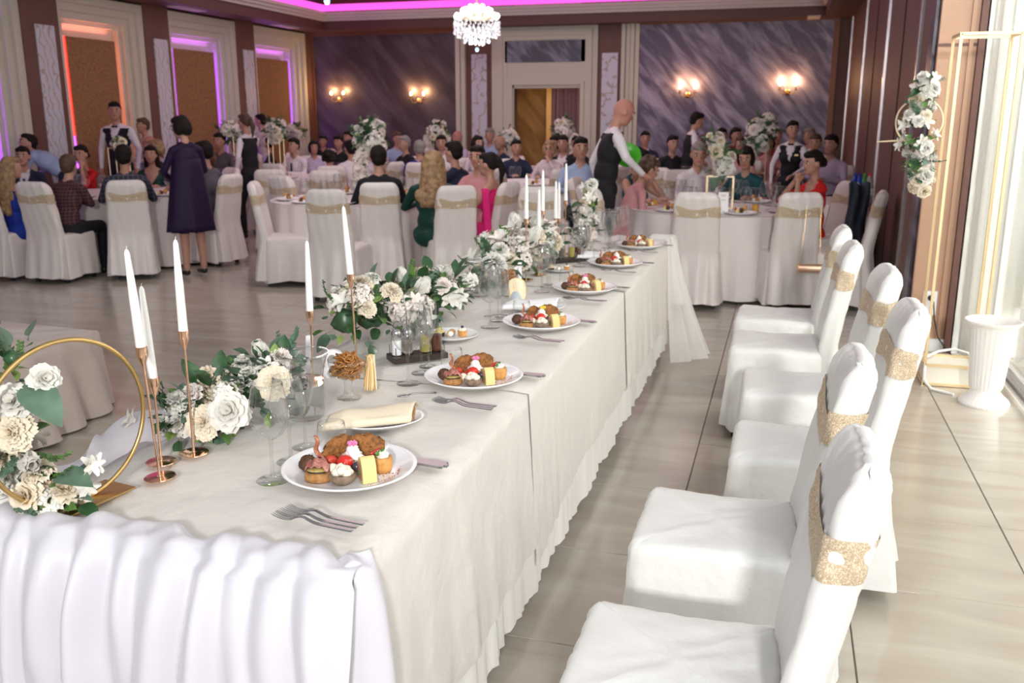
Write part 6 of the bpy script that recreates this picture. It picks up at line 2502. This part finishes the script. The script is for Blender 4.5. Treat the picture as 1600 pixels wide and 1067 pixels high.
def person(label, x, y, heading, pose='sit', top='white', bottom='black', hair='dark', style='short', arms=('table', 'table'), group=None, scale=1.0, lean=0.0, vest=None,
           short=False, skin=0, neck='crew', dress=False, vox=0.014, turn=0.0, nod=0.0, female=False, bald=False, legs=None, z=0.0, glasses=False, tie=None, long_skirt=None, extra=None, tilt=0.0):
    sk = 'skin'
    sit = pose == 'sit'
    pz = 0.50 if sit else 0.92
    sl, sw = (0.44, 0.165) if not female else (0.42, 0.145)
    P = []
    rot = Matrix.Rotation(-lean, 3, 'X')

    def T(p):
        q = rot @ (Vector(p)-Vector((0, 0, pz)))
        return tuple(q+Vector((0, 0, pz)))
    rx = (-lean, 0, 0)
    k = 0.92 if female else 1.0
    P.append(('ell', T((0, 0, pz+0.0)), (0.168, 0.120, 0.115), rx, 'bottom' if not dress else 'top'))
    P.append(('ell', T((0, -0.005, pz+0.15)), (0.145*k, 0.105*k, 0.16), rx, 'top'))
    P.append(('ell', T((0, 0.0, pz+0.33)), (0.160*k, 0.112*k, 0.165), rx, 'top'))
    if female:
        for s_ in (-1, 1):
            P.append(('ell', T((s_*0.065, 0.085, pz+0.31)), (0.06, 0.05, 0.058), rx, 'top'))
    sh = pz+0.455
    P.append(('cap', T((-sw+0.03, -0.005, sh)), T((sw-0.03, -0.005, sh)), 0.058*k, 0.058*k, 'top'))
    P.append(('cap', T((-0.06, -0.005, sh+0.03)), T((0.06, -0.005, sh+0.03)), 0.055*k, 0.055*k, 'top'))
    nk = sh+0.05
    P.append(('cap', T((0, 0.0, nk-0.01)), T((0, 0.018, nk+0.12)), 0.050*k, 0.046*k, sk))
    # head: pivot at the top of the neck
    hz = nk+0.175
    piv = Vector(T((0, 0.018, nk+0.10)))
    HR = (Matrix.Rotation(-nod, 3, 'X'))
    HR = Matrix.Rotation(turn, 3, 'Z') @ Matrix.Rotation(tilt, 3, 'Y') @ HR

    def H(p):      # p relative to head centre
        return tuple(piv+HR @ (Vector(p)+Vector((0, 0.012, 0.085))))
    he = tuple(HR.to_euler())
    P.append(('ell', H((0, 0, 0.012)), (0.074, 0.093, 0.100), he, sk))
    P.append(('ell', H((0, 0.030, -0.048)), (0.056, 0.058, 0.066), he, sk))
    P.append(('ell', H((0, 0.068, -0.088)), (0.024, 0.020, 0.020), he, sk))
    P.append(('ell', H((0, 0.096, -0.018)), (0.012, 0.018, 0.022), he, sk))
    P.append(('ell', H((0, 0.086, 0.030)), (0.045, 0.012, 0.012), he, sk))
    for s_ in (-1, 1):
        P.append(('ell', H((s_*0.076, 0.0, -0.012)), (0.012, 0.018, 0.028), he, sk))
    # arms
    tab = ARMS_SIT if sit else ARMS_ST
    for s_, a in ((-1, arms[0]), (1, arms[1])):
        el, wr = tab[a] if isinstance(a, str) else a
        el = (el[0]*s_, el[1], el[2])
        wr = (wr[0]*s_, wr[1], wr[2])
        S0 = T((s_*sw, -0.005, sh-0.005))
        ft = sk if short else 'sleeve'
        P.append(('cap', S0, el, 0.050*k, 0.040*k, 'sleeve'))
        P.append(('cap', el, wr, 0.038*k, 0.026*k, ft))
        P += hand(el, wr, sk, 0.45)
    # legs
    if sit:
        for s_ in (-1, 1):
            P.append(('cap', (s_*0.09, 0.02, 0.525), (s_*0.11, 0.43, 0.525), 0.085, 0.062, 'top' if dress else 'bottom'))
            P.append(('cap', (s_*0.11, 0.44, 0.50), (s_*0.11, 0.42, 0.10), 0.056, 0.036, 'leg'))
            P.append(('cap', (s_*0.11, 0.40, 0.045), (s_*0.115, 0.56, 0.035), 0.036, 0.028, 'shoe'))
    else:
        L = legs or (((-0.09, 0.0), (-0.10, 0.0)), ((0.09, 0.0), (0.10, 0.0)))
        for (kx, ky), (fx, fy) in L:
            s_ = math.copysign(1, fx)
            P.append(('cap', (s_*0.085, 0, 0.88), (kx, ky, 0.50), 0.088, 0.058, 'bottom'))
            P.append(('cap', (kx, ky, 0.50), (fx, fy-0.01, 0.10), 0.055, 0.036, 'leg'))
            P.append(('cap', (fx, fy-0.02, 0.050), (fx*1.08, fy+0.13, 0.035), 0.036, 0.027, 'shoe'))
    me = remesh_obj(P, vox)
    topm = CL[top]
    mats = {'skin': SKINS[skin], 'top': CL[vest] if vest else topm, 'sleeve': topm if not (short == 'none') else SKINS[skin], 'bottom': CL[bottom], 'leg': SKINS[skin] if (dress or long_skirt == 'bare') else CL[bottom], 'shoe': SHOE, 'shirt': CL['white'] if vest or neck in ('suit',) else topm}

    def rule(co, tags, names):
        q = co-np.array((0, 0, pz))
        Ri = np.array(rot)
        q = q@Ri            # inverse rotation
        zz = q[:, 2]
        front = q[:, 1] > 0.02
        tt = names.index('top')
        if vest or neck == 'suit':
            v = (tags == tt) & front & (np.abs(q[:, 0]) < np.clip((zz-0.26)*0.27, 0, 0.055)) & (zz > 0.26)
            tags[v] = names.index('shirt')
            if vest:
                v = (tags == tt) & (np.abs(q[:, 0]) > 0.165*k) & (zz > 0.3)
                tags[v] = names.index('sleeve')
                v = (tags == tt) & (zz > 0.485)
                tags[v] = names.index('shirt')
        elif neck == 'v':
            v = (tags == tt) & front & (np.abs(q[:, 0]) < np.clip((zz-0.30)*0.55, 0, 0.09)) & (zz > 0.30)
            tags[v] = names.index('skin')
        elif neck == 'boat':
            v = (tags == tt) & (zz > 0.455)
            tags[v] = names.index('skin')
        return tags
    classify(me, P, mats, rule)
    me.name = 'body'
    r = thing('person', label, 'person', (x, y, z), radians(heading), group, scale)
    link('body', me, r)
    # face
    if not bald or True:
        for s_ in (-1, 1):
            MB().sph((0, 0, 0), (0.0155, 0.009, 0.009), 10, 6).build('eye', EYEW, r, H((s_*0.030, 0.0825, 0.006)), he)
            MB().sph((0, 0.006, 0), (0.0085, 0.005, 0.0085), 8, 6).build('iris', EYED, r, H((s_*0.030, 0.0825, 0.006)), he)
            hm = HAIRM['brown' if hair in ('blond', 'grey') else hair]
            MB().sph((0, 0, 0), (0.020, 0.007, 0.0055), 8, 5, (0, s_*0.12, 0)).build('eyebrow', hm, r, H((s_*0.031, 0.088, 0.030)), he)
        MB().sph((0, 0, 0), (0.024, 0.009, 0.0080), 10, 6).build('mouth', LIPS, r, H((0, 0.084, -0.058)), he)
    # hair
    HP = []
    if not bald:
        HP.append(('ell', H((0, -0.022, 0.030)), (0.081, 0.092, 0.098), he, 'h'))
        HP.append(('ell', H((0, 0.030, 0.076)), (0.070, 0.064, 0.042), he, 'h'))
        if style == 'short':
            HP.append(('ell', H((0, -0.05, -0.02)), (0.070, 0.055, 0.055), he, 'h'))
        elif style == 'bob':
            for s_ in (-1, 1):
                HP.append(('ell', H((s_*0.062, -0.005, -0.01)), (0.034, 0.062, 0.080), he, 'h'))
            HP.append(('ell', H((0, -0.06, -0.01)), (0.085, 0.062, 0.092), he, 'h'))
        elif style == 'curly':
            R = random.Random(int(abs(x*100)))
            for i in range(26):
                a = R.uniform(0, 2*pi)
                b = R.uniform(-0.3, 1.3)
                d = Vector((cos(a)*cos(b), sin(a)*cos(b), sin(b)))
                if d.y > 0.45 and d.z < 0.6:
                    continue
                HP.append(('ell', H((d.x*0.085, d.y*0.09-0.015, d.z*0.10+0.02)), (0.033, 0.033, 0.033), he, 'h'))
        elif style in ('long', 'wavy'):
            for s_ in (-1, 1):
                HP.append(('cap', H((s_*0.060, -0.01, 0.03)), T((s_*0.085, -0.055, sh-0.09)), 0.035, 0.030, 'h'))
            lo = 0.20 if style == 'long' else 0.13
            if style == 'wavy':
                for q in range(7):
                    HP.append(('ell', T((-0.10+0.033*q, -0.095-0.01*(q % 2), sh-0.06-0.03*(q % 3))), (0.036, 0.032, 0.060), None, 'h'))
            HP.append(('cap', H((0, -0.055, 0.02)), T((0, -0.105, sh-lo)), 0.070, 0.060, 'h'))
            HP.append(('cap', H((-0.04, -0.06, 0.0)), T((-0.06, -0.10, sh-lo-0.02)), 0.045, 0.035, 'h'))
            HP.append(('cap', H((0.04, -0.06, 0.0)), T((0.06, -0.10, sh-lo-0.04)), 0.045, 0.035, 'h'))
        elif style == 'ponytail':
            HP.append(('ell', H((0, -0.095, 0.045)), (0.035, 0.035, 0.035), he, 'h'))
            HP.append(('cap', H((0, -0.115, 0.045)), H((0, -0.155, -0.05)), 0.030, 0.034, 'h'))
            HP.append(('cap', H((0, -0.155, -0.05)), H((0, -0.135, -0.20)), 0.034, 0.012, 'h'))
        elif style == 'bun':
            HP.append(('ell', H((0, -0.105, -0.005)), (0.055, 0.045, 0.050), he, 'h'))
    else:
        pass
    if HP:
        hme = remesh_obj(HP, vox*0.8, 2)
        hme.materials.clear()
        hme.materials.append(HAIRM[hair])
        co = np.empty(len(hme.vertices)*3, dtype=np.float32)
        hme.vertices.foreach_get('co', co)
        co = co.reshape(-1, 3)
        co += 0.004*np.sin(co[:, [1, 2, 0]]*90)*(1.4 if style == 'curly' else 0.6)
        hme.vertices.foreach_set('co', co.ravel())
        hme.update()
        link('hair', hme, r)
    if vest:
        b = MB().sph((-0.022, 0, 0), (0.022, 0.008, 0.013), 8, 6).sph((0.022, 0, 0), (0.022, 0.008, 0.013), 8, 6).sph((0, 0, 0), (0.008, 0.009, 0.009), 8, 6)
        b.build('bow_tie', CL['black'], r, T((0, 0.072, nk-0.005)))
        MB().box((0, 0, 0), (0.05, 0.006, 0.022)).build('name_badge', mat('badge_gold', (0.80, 0.65, 0.25), 0.3, 0.3), r, T((-0.085, 0.118, pz+0.36)), (-lean, 0, 0.25), smooth=False)
    if tie:
        MB().box((0, 0, -0.11), (0.045, 0.012, 0.24), taper=0.55).build('tie', CL[tie], r, T((0, 0.112, pz+0.42)), (-lean+0.04, 0, 0))
    if glasses:
        mb = MB()
        for s_ in (-1, 1):
            mb.tube([(s_*0.033+0.024*cos(a), 0, 0.018*sin(a)) for a in [2*pi*q/14 for q in range(14)]], 0.0022, 5, closed=True)
        mb.tube([(-0.01, 0, 0), (0.01, 0, 0)], 0.002, 5)
        mb.build('spectacles', BLACK, r, H((0, 0.098, 0.006)), he)
    if long_skirt and long_skirt != 'bare':
        zt, zb, r0, r1, mname, yy = long_skirt

        def fn(u, v):
            a = 2*pi*u
            rr = r0+(r1-r0)*v**0.9
            f = 1+0.05*v*sin(a*7+1)+0.03*v*sin(a*13)
            return (rr*f*cos(a), yy+rr*f*0.72*sin(a), zt+(zb-zt)*v)
        MB().grid(fn, 56, 14, cu=True).build('dress', CL[mname], r, sharp=None, solid=0.004)
    return r


G1 = 'guests at the left round table'
# --- at the left round table T1
def gch(t, ang, lab, v=0, dist=0.30, jit=0.0):
    x, y, h = at_table(t, ang, dist, jit)
    cx, cy = x-sin(radians(h))*0.2, y+cos(radians(h))*0.2
    if x < -8.9 or x > 0.75 or y > 16.7 or any(hypot(cx-a, cy-b) < 0.52 for a, b in OCC+PPL):
        return
    if any(hypot(cx-a, cy-b) < r-0.1 for k_, (a, b, r) in RT.items() if k_ != t):
        return
    chair(x, y, h, lab, 'chairs at the guest tables', v, True)


PPL = []


def seated(px, py, Y_, heading, label, hz0=1.175, withchair=None, **kw):
    """seat a guest so that the head stands at the given spot of the room"""
    best = None
    for q in range(-26, 27):
        Yq = Y_+q*0.1
        if Yq > 16.45:
            continue
        x, y, z = aty(px, py, Yq)
        if not (0.84 < z/hz0 < 1.16) or x < -8.75 or x > 0.6:
            continue
        if any(hypot(x-a, y-b) < 0.5 for a, b in PPL):
            continue
        bad = False
        near = None
        for tx, ty, tr in RT.values():
            d = hypot(x-tx, y-ty)
            if d < tr+0.13:
                bad = True
            if near is None or d-tr < near[0]:
                near = (d-tr, tx, ty)
        if bad:
            continue
        hd = math.degrees(math.atan2(-(near[1]-x), near[2]-y))
        mis = abs((hd-heading+180) % 360-180)
        c = abs(q)*0.05+max(0, near[0]-0.45)*0.6+mis*0.008
        if best is None or c < best[0]:
            best = (c, x, y, z, hd if near[0] < 1.0 and mis < 100 else heading)
    if best is None:
        x, y, z = aty(px, py, Y_)
        x = max(x, -8.7)
    else:
        _, x, y, z, hd = best
        heading = hd if abs((hd-heading+180) % 360-180) < 60 else heading
    PPL.append((x, y))
    s_ = min(1.10, max(0.88, z/hz0))
    p = person(label, x, y, heading, scale=s_, **kw)
    if withchair:
        a = radians(heading)
        chair(x+sin(a)*0.20, y-cos(a)*0.20, heading, withchair, 'chairs at the guest tables', int(abs(px)) % 2, True)
    return p


V1, V2 = 0.012, 0.017
# chairs whose backs show (measured places)
chair(-6.93, 7.36, 2, 'white covered chair with gold sash under the man in the red plaid shirt', 'chairs at the guest tables', 0, True)
chair(-6.28, 7.78, 38, 'white covered chair with gold sash under the man in the dark checked jacket', 'chairs at the guest tables', 1, True)
chair(-7.55, 7.35, -12, 'white covered chair under the blonde woman in the royal blue dress', 'chairs at the guest tables', 0, True)
person('blonde woman in a royal blue dress sitting at the far left edge, back half turned', -7.42, 7.50, -14, top='blue', bottom='blue', hair='blond', style='long', arms=('lap', 'table'), group=G1, vox=V1, dress=True, female=True, short='none', turn=-0.4, scale=0.93, neck='boat')
person('man in a dark red plaid shirt seen from behind, leaning on the left round table', -6.88, 7.58, 6, top='plaidr', bottom='black', hair='brown', style='short', arms=('table', 'across'), group=G1, vox=V1, lean=0.22, turn=0.1, scale=0.96)
person('man in a dark checked jacket seen from behind on the chair beside the woman in purple', -6.40, 7.94, 38, top='plaidb', bottom='grey', hair='dark', style='short', arms=('table', 'table'), group=G1, vox=V1, lean=0.08, turn=-0.2, skin=1, scale=1.02)
seated(37, 246, 8.9, -150, 'man in a navy suit with white shirt and dark tie facing the camera at the left edge', top='navy', bottom='navy', neck='suit', tie='navy', hair='dark', arms=('lap', 'table'), group=G1, vox=V1)
seated(130, 250, 9.6, 180, 'dark haired woman in a red dress resting her cheek on her hand', top='red', bottom='red', hair='dark', style='bun', arms=('cheek', 'table'), group=G1, vox=V1, female=True, short=True, neck='v', dress=True, turn=0.2, hz0=1.12)
seated(237, 250, 9.6, 165, 'woman with long dark hair and dark green top facing the camera beside the checked jacket', top='green', bottom='black', hair='dark', style='long', arms=('table', 'table'), group=G1, vox=V1, female=True, neck='v', hz0=1.12)
seated(247, 234, 10.7, 120, 'woman with light brown hair in black behind the green dressed woman', top='black', bottom='black', hair='blond', style='bob', arms=('table', 'table'), group=G1, vox=V2, female=True)
seated(322, 240, 9.4, 95, 'man with dark hair and grey jacket seen from behind, right of the woman in purple', top='grey', bottom='grey', hair='dark', style='short', arms=('table', 'table'), vox=V2, withchair='white covered chair with gold sash right of the woman in purple')
x, y, z = aty(300, 235, 9.0)
person('auburn haired woman in wine red behind the woman in purple', x, y+0.3, 100, top='wine', bottom='black', hair='red', style='bob', vox=V2, female=True, scale=0.97)
# man bending over the table, and the bald man
x, y, z = aty(104, 232, 9.35)
person('man in a light blue shirt bending far forward over the left table', x, y, 100, pose='stand', top='sky', bottom='navy', hair='dark', lean=1.0, arms=((0.22, 0.35, 1.05), (0.20, 0.62, 1.0)) and (((0.22, 0.42, 1.0), (0.16, 0.62, 0.86)),)*2, vox=V1, turn=0.9, scale=0.98, nod=-0.3)
seated(84, 225, 11.4, 175, 'bald man in a pale blue shirt beyond the bending man', top='sky', bottom='grey', bald=True, vox=V2, skin=2)
# woman in purple, standing
person('woman in a deep purple knee length dress with dark short hair standing at the left table, seen from behind', -5.80, 8.12, 62, pose='stand', top='purple', bottom='purple', hair='dark', style='bob', female=True, arms=('front', 'front'), vox=0.011,
       scale=0.935, dress=True, neck='crew', turn=0.6, nod=0.15, glasses=True, long_skirt=(1.28, 0.50, 0.150, 0.270, 'purple', 0.0))
# waiters
x, y, z = aty(180, 170, 10.6)
person('waiter in a black waistcoat and bow tie with a gold badge standing at the left, facing the camera', x, y, 195, pose='stand', top='white', vest='black', bottom='black', hair='dark', arms=('down', 'down'), vox=V1, scale=z/1.64, turn=0.35)
person('man in a white shirt behind the left waiter', -8.82, 11.45, 150, pose='stand', top='white', bottom='black', hair='brown', arms=('table', 'table'), vox=V2, scale=0.92)
x, y, z = aty(388, 203, 10.9)
person('waitress in a black waistcoat with a long ponytail walking in profile at the middle left', x, y, 75, pose='stand', top='white', vest='black', bottom='black', hair='brown', style='ponytail', female=True, arms=('down', 'reach'), vox=V1, scale=1.53/1.64+0.02,
       legs=(((-0.10, 0.12), (-0.10, 0.10)), ((0.10, -0.08), (0.10, -0.38))), lean=0.05)
x, y, z = aty(946, 172, 8.4)
person('bald waiter in a black waistcoat bending slightly with a green bowl, right of the doorway', x, y, -62, pose='stand', top='white', vest='black', bottom='black', bald=True, skin=2, arms=('down', ((0.24, 0.12, 1.20), (0.16, 0.30, 1.06))), vox=0.011, scale=1.04, lean=0.16, nod=0.45)
x, y, z = aty(1078, 184, 13.4)
person('waiter in a black waistcoat seen from the side below the sconce of the lilac wall', x, y, -70, pose='stand', top='white', vest='black', bottom='black', hair='dark', arms=('reach', 'front'), vox=V2, scale=z/1.64, lean=0.1, nod=0.2)
x, y, z = aty(1239, 199, 11.9)
person('waitress with a high dark ponytail, black waistcoat and gold badge, before the lilac wall', x, y, 172, pose='stand', top='white', vest='black', bottom='black', hair='dark', style='ponytail', female=True, arms=('front', 'down'), vox=V2, scale=z/1.64, turn=0.3)
x, y, z = aty(409, 186, 14.4)
person('dark haired man in a pale shirt standing far back before the last cork panel', x, y, 100, pose='stand', top='lace', bottom='black', hair='dark', vox=V2, scale=z/1.64)

# --- middle table T2
chair(-4.80, 7.92, -68, 'empty white covered chair seen from its left side, gold sash, before the waitress', 'chairs at the guest tables', 0, True)
chair(-3.78, 7.28, 8, 'empty white covered chair seen from behind, directly above the second garland', 'chairs at the guest tables', 1, True)
chair(-3.72, 8.18, 24, 'white covered chair under the man in the black suit', 'chairs at the guest tables', 0, True)
person('man in a black suit with short dark hair seen from behind in the middle of the hall', -3.80, 8.37, 28, top='black', bottom='black', hair='dark', arms=('table', 'table'), vox=V1, scale=1.02, lean=0.05)
chair(-2.90, 8.02, 34, 'white covered chair with light patches right of the blonde woman in green', 'chairs at the guest tables', 1, True)
person('blonde woman with long wavy hair in a bottle green velvet dress, seen from behind', -3.16, 8.16, 14, top='green', bottom='green', hair='blond', style='wavy', arms=('table', 'lap'), vox=V1, female=True, dress=True, scale=0.99, lean=0.05).scale = (1.2, 1.12, 0.99)
x, y, z = aty(712, 240, 9.6)
person('man in a navy suit behind the blonde woman in green', x, y, 75, top='navy', bottom='navy', hair='dark', vox=V1, scale=1.03)
x, y, z = aty(767, 258, 8.6)
person('woman with dark hair tied back in a magenta dress, turned to her neighbour', x, y, 85, top='magenta', bottom='magenta', hair='dark', style='ponytail', vox=V1, female=True, dress=True, scale=0.97, short='none', neck='boat')
seated(747, 256, 9.2, 180, 'woman in pale pink facing the camera behind the magenta dress', top='pink', bottom='pink', hair='dark', style='bun', vox=V2, female=True, hz0=1.12)
chair(-2.62, 8.55, 80, 'white covered chair with gold sash behind the magenta dress, seen from its side', 'chairs at the guest tables', 0, True)
chair(-2.12, 8.1, 20, 'white covered chair left of the third candle group', 'chairs at the guest tables', 1, True)
# magenta shawl tail hanging over the chair
o = MB().grid(lambda u, v: (-2.72+0.07*u+0.05*v, 8.28-0.02*v, 0.95-0.62*v), 6, 14).build('magenta_shawl', CL['magenta'], solid=0.01)
tag(o, 'magenta shawl end hanging down beside the chair of the woman in magenta', 'shawl')
seated(515, 250, 9.6, 5, 'woman with curly dark hair in a powder pink top seen from behind', top='pink', bottom='pink', hair='dark', style='curly', vox=V1, female=True, short=True, withchair='white covered chair with gold sash behind the powder pink top')
seated(549, 234, 11.3, 95, 'man in a white shirt in profile facing left, left of the large bouquet', top='white', bottom='grey', hair='dark', vox=V2, withchair=None)
seated(461, 229, 12.6, 170, 'man in a white shirt with a dark tie facing the camera', top='white', bottom='black', tie='navy', hair='dark', vox=V2)
for (px, py, Y_, hd) in ((425, 300, 9.9, 20), (450, 300, 8.9, -20), (510, 300, 9.9, 20)):
    x, y, z = aty(px, 290, Y_)
    chair(x, y, hd, 'white covered chair with gold sash in the middle of the hall, ' + {425: 'right beside the waitress', 450: 'in front of the man with tie', 510: 'left of the powder pink top'}[px], 'chairs at the guest tables', 0, True)
# --- far guests, all along the back
far = [(420, 226, 14.4, 120, 'dark suited man with dark hair behind the left bouquet', dict(top='navy', hair='dark')),
       (505, 222, 15.4, 150, 'man in a dark shirt by the purple wall, left of the large bouquet', dict(top='black', hair='dark')),
       (490, 232, 14.2, 200, 'woman in lilac by the purple wall, far left', dict(top='lilac', hair='dark', style='bob', female=True)),
       (546, 216, 15.8, 170, 'dark haired guest beyond the man in profile', dict(top='grey', hair='dark')),
       (620, 218, 15.2, 175, 'guest in a pale blue shirt right of the large bouquet', dict(top='sky', hair='brown')),
       (634, 226, 14.0, 150, 'grey haired man in black right of the large bouquet', dict(top='black', hair='grey')),
       (655, 234, 12.2, 20, 'guest in a royal blue jacket seen from behind', dict(top='blue', hair='grey')),
       (717, 216, 15.6, 185, 'balding man in a lilac shirt below the right end of the purple wall', dict(top='lilac', bald=True, skin=2)),
       (766, 213, 15.9, 180, 'man in a pale blue shirt beneath the scroll panel', dict(top='sky', hair='grey')),
       (784, 225, 14.2, 140, 'balding man in a dark jacket left of the doorway', dict(top='navy', bald=True, skin=1)),
       (690, 225, 13.8, 195, 'dark haired man in a white shirt behind the navy suit', dict(top='white', hair='dark')),
       (858, 234, 12.7, 190, 'older blonde woman in pale lace with glasses before the doorway', dict(top='lace', hair='blond', style='bob', female=True, glasses=True, arms=('clasp', 'table'))),
       (907, 234, 10.8, 200, 'man in a light blue shirt left of the bald waiter', dict(top='sky', hair='dark')),
       (880, 226, 14.7, 180, 'man in a black suit inside the doorway light', dict(top='black', neck='suit', hair='dark')),
       (868, 226, 14.0, 170, 'dark haired woman left of the doorway bouquet', dict(top='navy', hair='dark', style='bob', female=True)),
       (900, 226, 14.4, 190, 'dark haired man right of the doorway bouquet', dict(top='black', hair='dark')),
       (806, 232, 14.4, 150, 'dark haired guest at the left of the doorway', dict(top='navy', hair='dark')),
       (1008, 218, 15.0, 180, 'man in a navy suit and pale blue shirt at the foot of the lilac wall', dict(top='navy', neck='suit', hair='dark')),
       (1104, 224, 13.8, 20, 'man in a white shirt seen from behind in front of the waiter', dict(top='white', hair='brown')),
       (1128, 214, 15.4, 180, 'dark haired man right of the waiter under the lilac wall', dict(top='black', hair='dark')),
       (1148, 213, 15.6, 180, 'second dark haired man right of the waiter under the lilac wall', dict(top='wine', hair='dark')),
       (1160, 228, 13.4, 160, 'woman in powder pink left of the white bouquet', dict(top='pink', hair='brown', style='bob', female=True)),
       (1200, 226, 13.2, 190, 'woman in pale pink behind the white bouquet on the right', dict(top='pink', hair='dark', style='bob', female=True)),
       (1214, 214, 14.8, 180, 'dark haired guest at the left shoulder of the right waitress', dict(top='wine', hair='dark')),
       (1266, 214, 14.8, 180, 'grey haired man in white at the right shoulder of the waitress', dict(top='white', hair='grey')),
       (1274, 226, 13.0, 170, 'brown haired man in a lilac shirt right of the waitress', dict(top='lilac', hair='brown')),
       (345, 222, 13.4, 150, 'dark haired guest between the purple dress and the waitress', dict(top='grey', hair='dark')),
       (272, 228, 13.6, 150, 'dark haired guest beyond the cork panel bouquet', dict(top='navy', hair='dark')),
       (250, 222, 14.0, 180, 'brown haired guest against the left wall', dict(top='lace', hair='brown', style='bob', female=True)),
       (576, 236, 13.6, 200, 'guest in white beneath the large bouquet', dict(top='white', hair='dark')),
       (600, 226, 14.6, 180, 'guest in wine red right beneath the large bouquet', dict(top='wine', hair='dark', style='bob', female=True)),
       (530, 224, 14.6, 180, 'guest in black between the curly haired woman and the man in profile', dict(top='black', hair='dark')),
       (745, 226, 13.2, 170, 'guest with dark hair behind the magenta dress', dict(top='lace', hair='dark', style='bob', female=True)),
       (1050, 226, 14.4, 170, 'dark haired man in black between the lilac wall moulding and the waiter', dict(top='black', hair='dark')),
       (1300, 228, 12.6, 150, 'guest in lilac by the dark edge of the right wall', dict(top='lilac', hair='dark'))]
for px, py, Y_, hd, lab, kw in far:
    Y2 = min(Y_, 16.2)
    seated(px, py, Y2, hd, lab, vox=0.02, withchair='white covered chair of the '+' '.join(lab.split()[:10]), **kw)

# --- right table R1
person('woman with curly brown hair in a powder pink blouse bowed over the right round table', *aty(972, 290, 8.75)[:2], -60, top='pink', bottom='pink', hair='brown', style='curly', vox=V1, female=True, lean=0.35, nod=0.4, scale=0.98, arms=('table', 'table'))
person('woman with short dark hair in a dark green sleeveless top, hand at her face, beside the bowed woman', *aty(990, 272, 9.5)[:2], -110, top='teal', bottom='black', hair='dark', style='bob', vox=V1, female=True, short='none', neck='v', nod=0.3, scale=1.0, arms=('cheek', 'table'))
person('man in a white shirt with short grey hair at the back left of the right round table', *aty(1083, 268, 9.95)[:2], -140, top='white', bottom='grey', hair='grey', vox=V1, lean=0.1, turn=-0.5, nod=0.2, scale=1.04)
person('woman with short dark hair in a dark teal top laughing behind the flower frame', *aty(1166, 262, 10.1)[:2], 170, top='teal', bottom='black', hair='dark', style='bob', vox=V1, female=True, short=True, scale=1.0, nod=0.2, neck='crew')
person('dark haired woman in a red dress with hands clasped before her chin', *aty(1275, 268, 9.35)[:2], 118, top='red', bottom='red', hair='dark', style='bun', vox=0.011, female=True, short=True, dress=True, neck='v', arms=('clasp', 'clasp'), scale=0.99, turn=0.1, nod=0.1)
x, y, z = aty(1275, 287, 9.3)
chair(-0.68, 7.86, 4, 'white covered chair with wide gold sash seen from behind at the front of the right round table', 'chairs at the guest tables', 1, True)
chair(0.12, 8.08, 20, 'white covered chair with the gold clutch hanging on it', 'chairs at the guest tables', 0, True)
chair(-1.62, 8.32, -48, 'white covered chair at the left of the right round table, under the curly haired woman', 'chairs at the guest tables', 0, True)
chair(0.52, 9.45, 115, 'white covered chair under the woman in the red dress', 'chairs at the guest tables', 1, True)
chair(0.70, 8.35, 86, 'white covered chair standing by itself against the right wall', 'chairs at the guest tables', 0, True)
chair(-1.95, 9.35, -95, 'white covered chair under the woman in dark green', 'chairs at the guest tables', 1, True)
chair(-1.15, 11.0, -150, 'white covered chair under the grey haired man', 'chairs at the guest tables', 0, True)
chair(-1.9, 14.2, -20, 'white covered chair at the foot of the lilac wall, its back slightly turned', 'chairs at the guest tables', 0, True)
# green bowl of the bald waiter
gx, gy, gz = aty(974, 251, 8.70)
o = MB().lathe([(0.0, 0.0), (0.06, 0.0), (0.08, 0.02), (0.122, 0.11), (0.127, 0.114), (0.122, 0.117), (0.078, 0.028), (0.0, 0.012)], 32, cap=False).build('green_bowl', mat('green_plastic_bowl', (0.06, 0.42, 0.015), 0.35), None, (gx+0.03, gy-0.02, gz), (radians(55), radians(25), 0), sharp=None)
tag(o, 'bright green plastic bowl held on edge by the bald waiter', 'bowl')
# extra guest chairs around the middle tables
for key, angs in (('T1', (60, 110, 160)), ('T3', (215, 260, 305, 350)), ('T5', (215, 255, 300, 345, 30)), ('T7', (200, 245, 290, 335)), ('T2', (60, 150, 190)), ('T4', (240, 290)), ('T6', (230, 300))):
    for a in angs:
        gch(key, a, 'empty white covered chair '+SECT(a)+' '+TNAME.get(key, 'a far round table ' + ('below the sconces' if key == 'T4' else 'before the doorway')), a % 2, 0.22)

# tidy over-long labels
STOP = {'the', 'a', 'of', 'in', 'on', 'at', 'with', 'and', 'to', 'by', 'from', 'its', 'beside', 'behind', 'under', 'right', 'left', 'his', 'her'}
for o in COL.objects:
    if 'label' in o:
        wds = o['label'].split()
        if len(wds) > 16:
            wds = wds[:16]
        while wds and wds[-1].strip(',') in STOP-{'right', 'left'}:
            wds.pop()
        o['label'] = ' '.join(wds).strip(',')
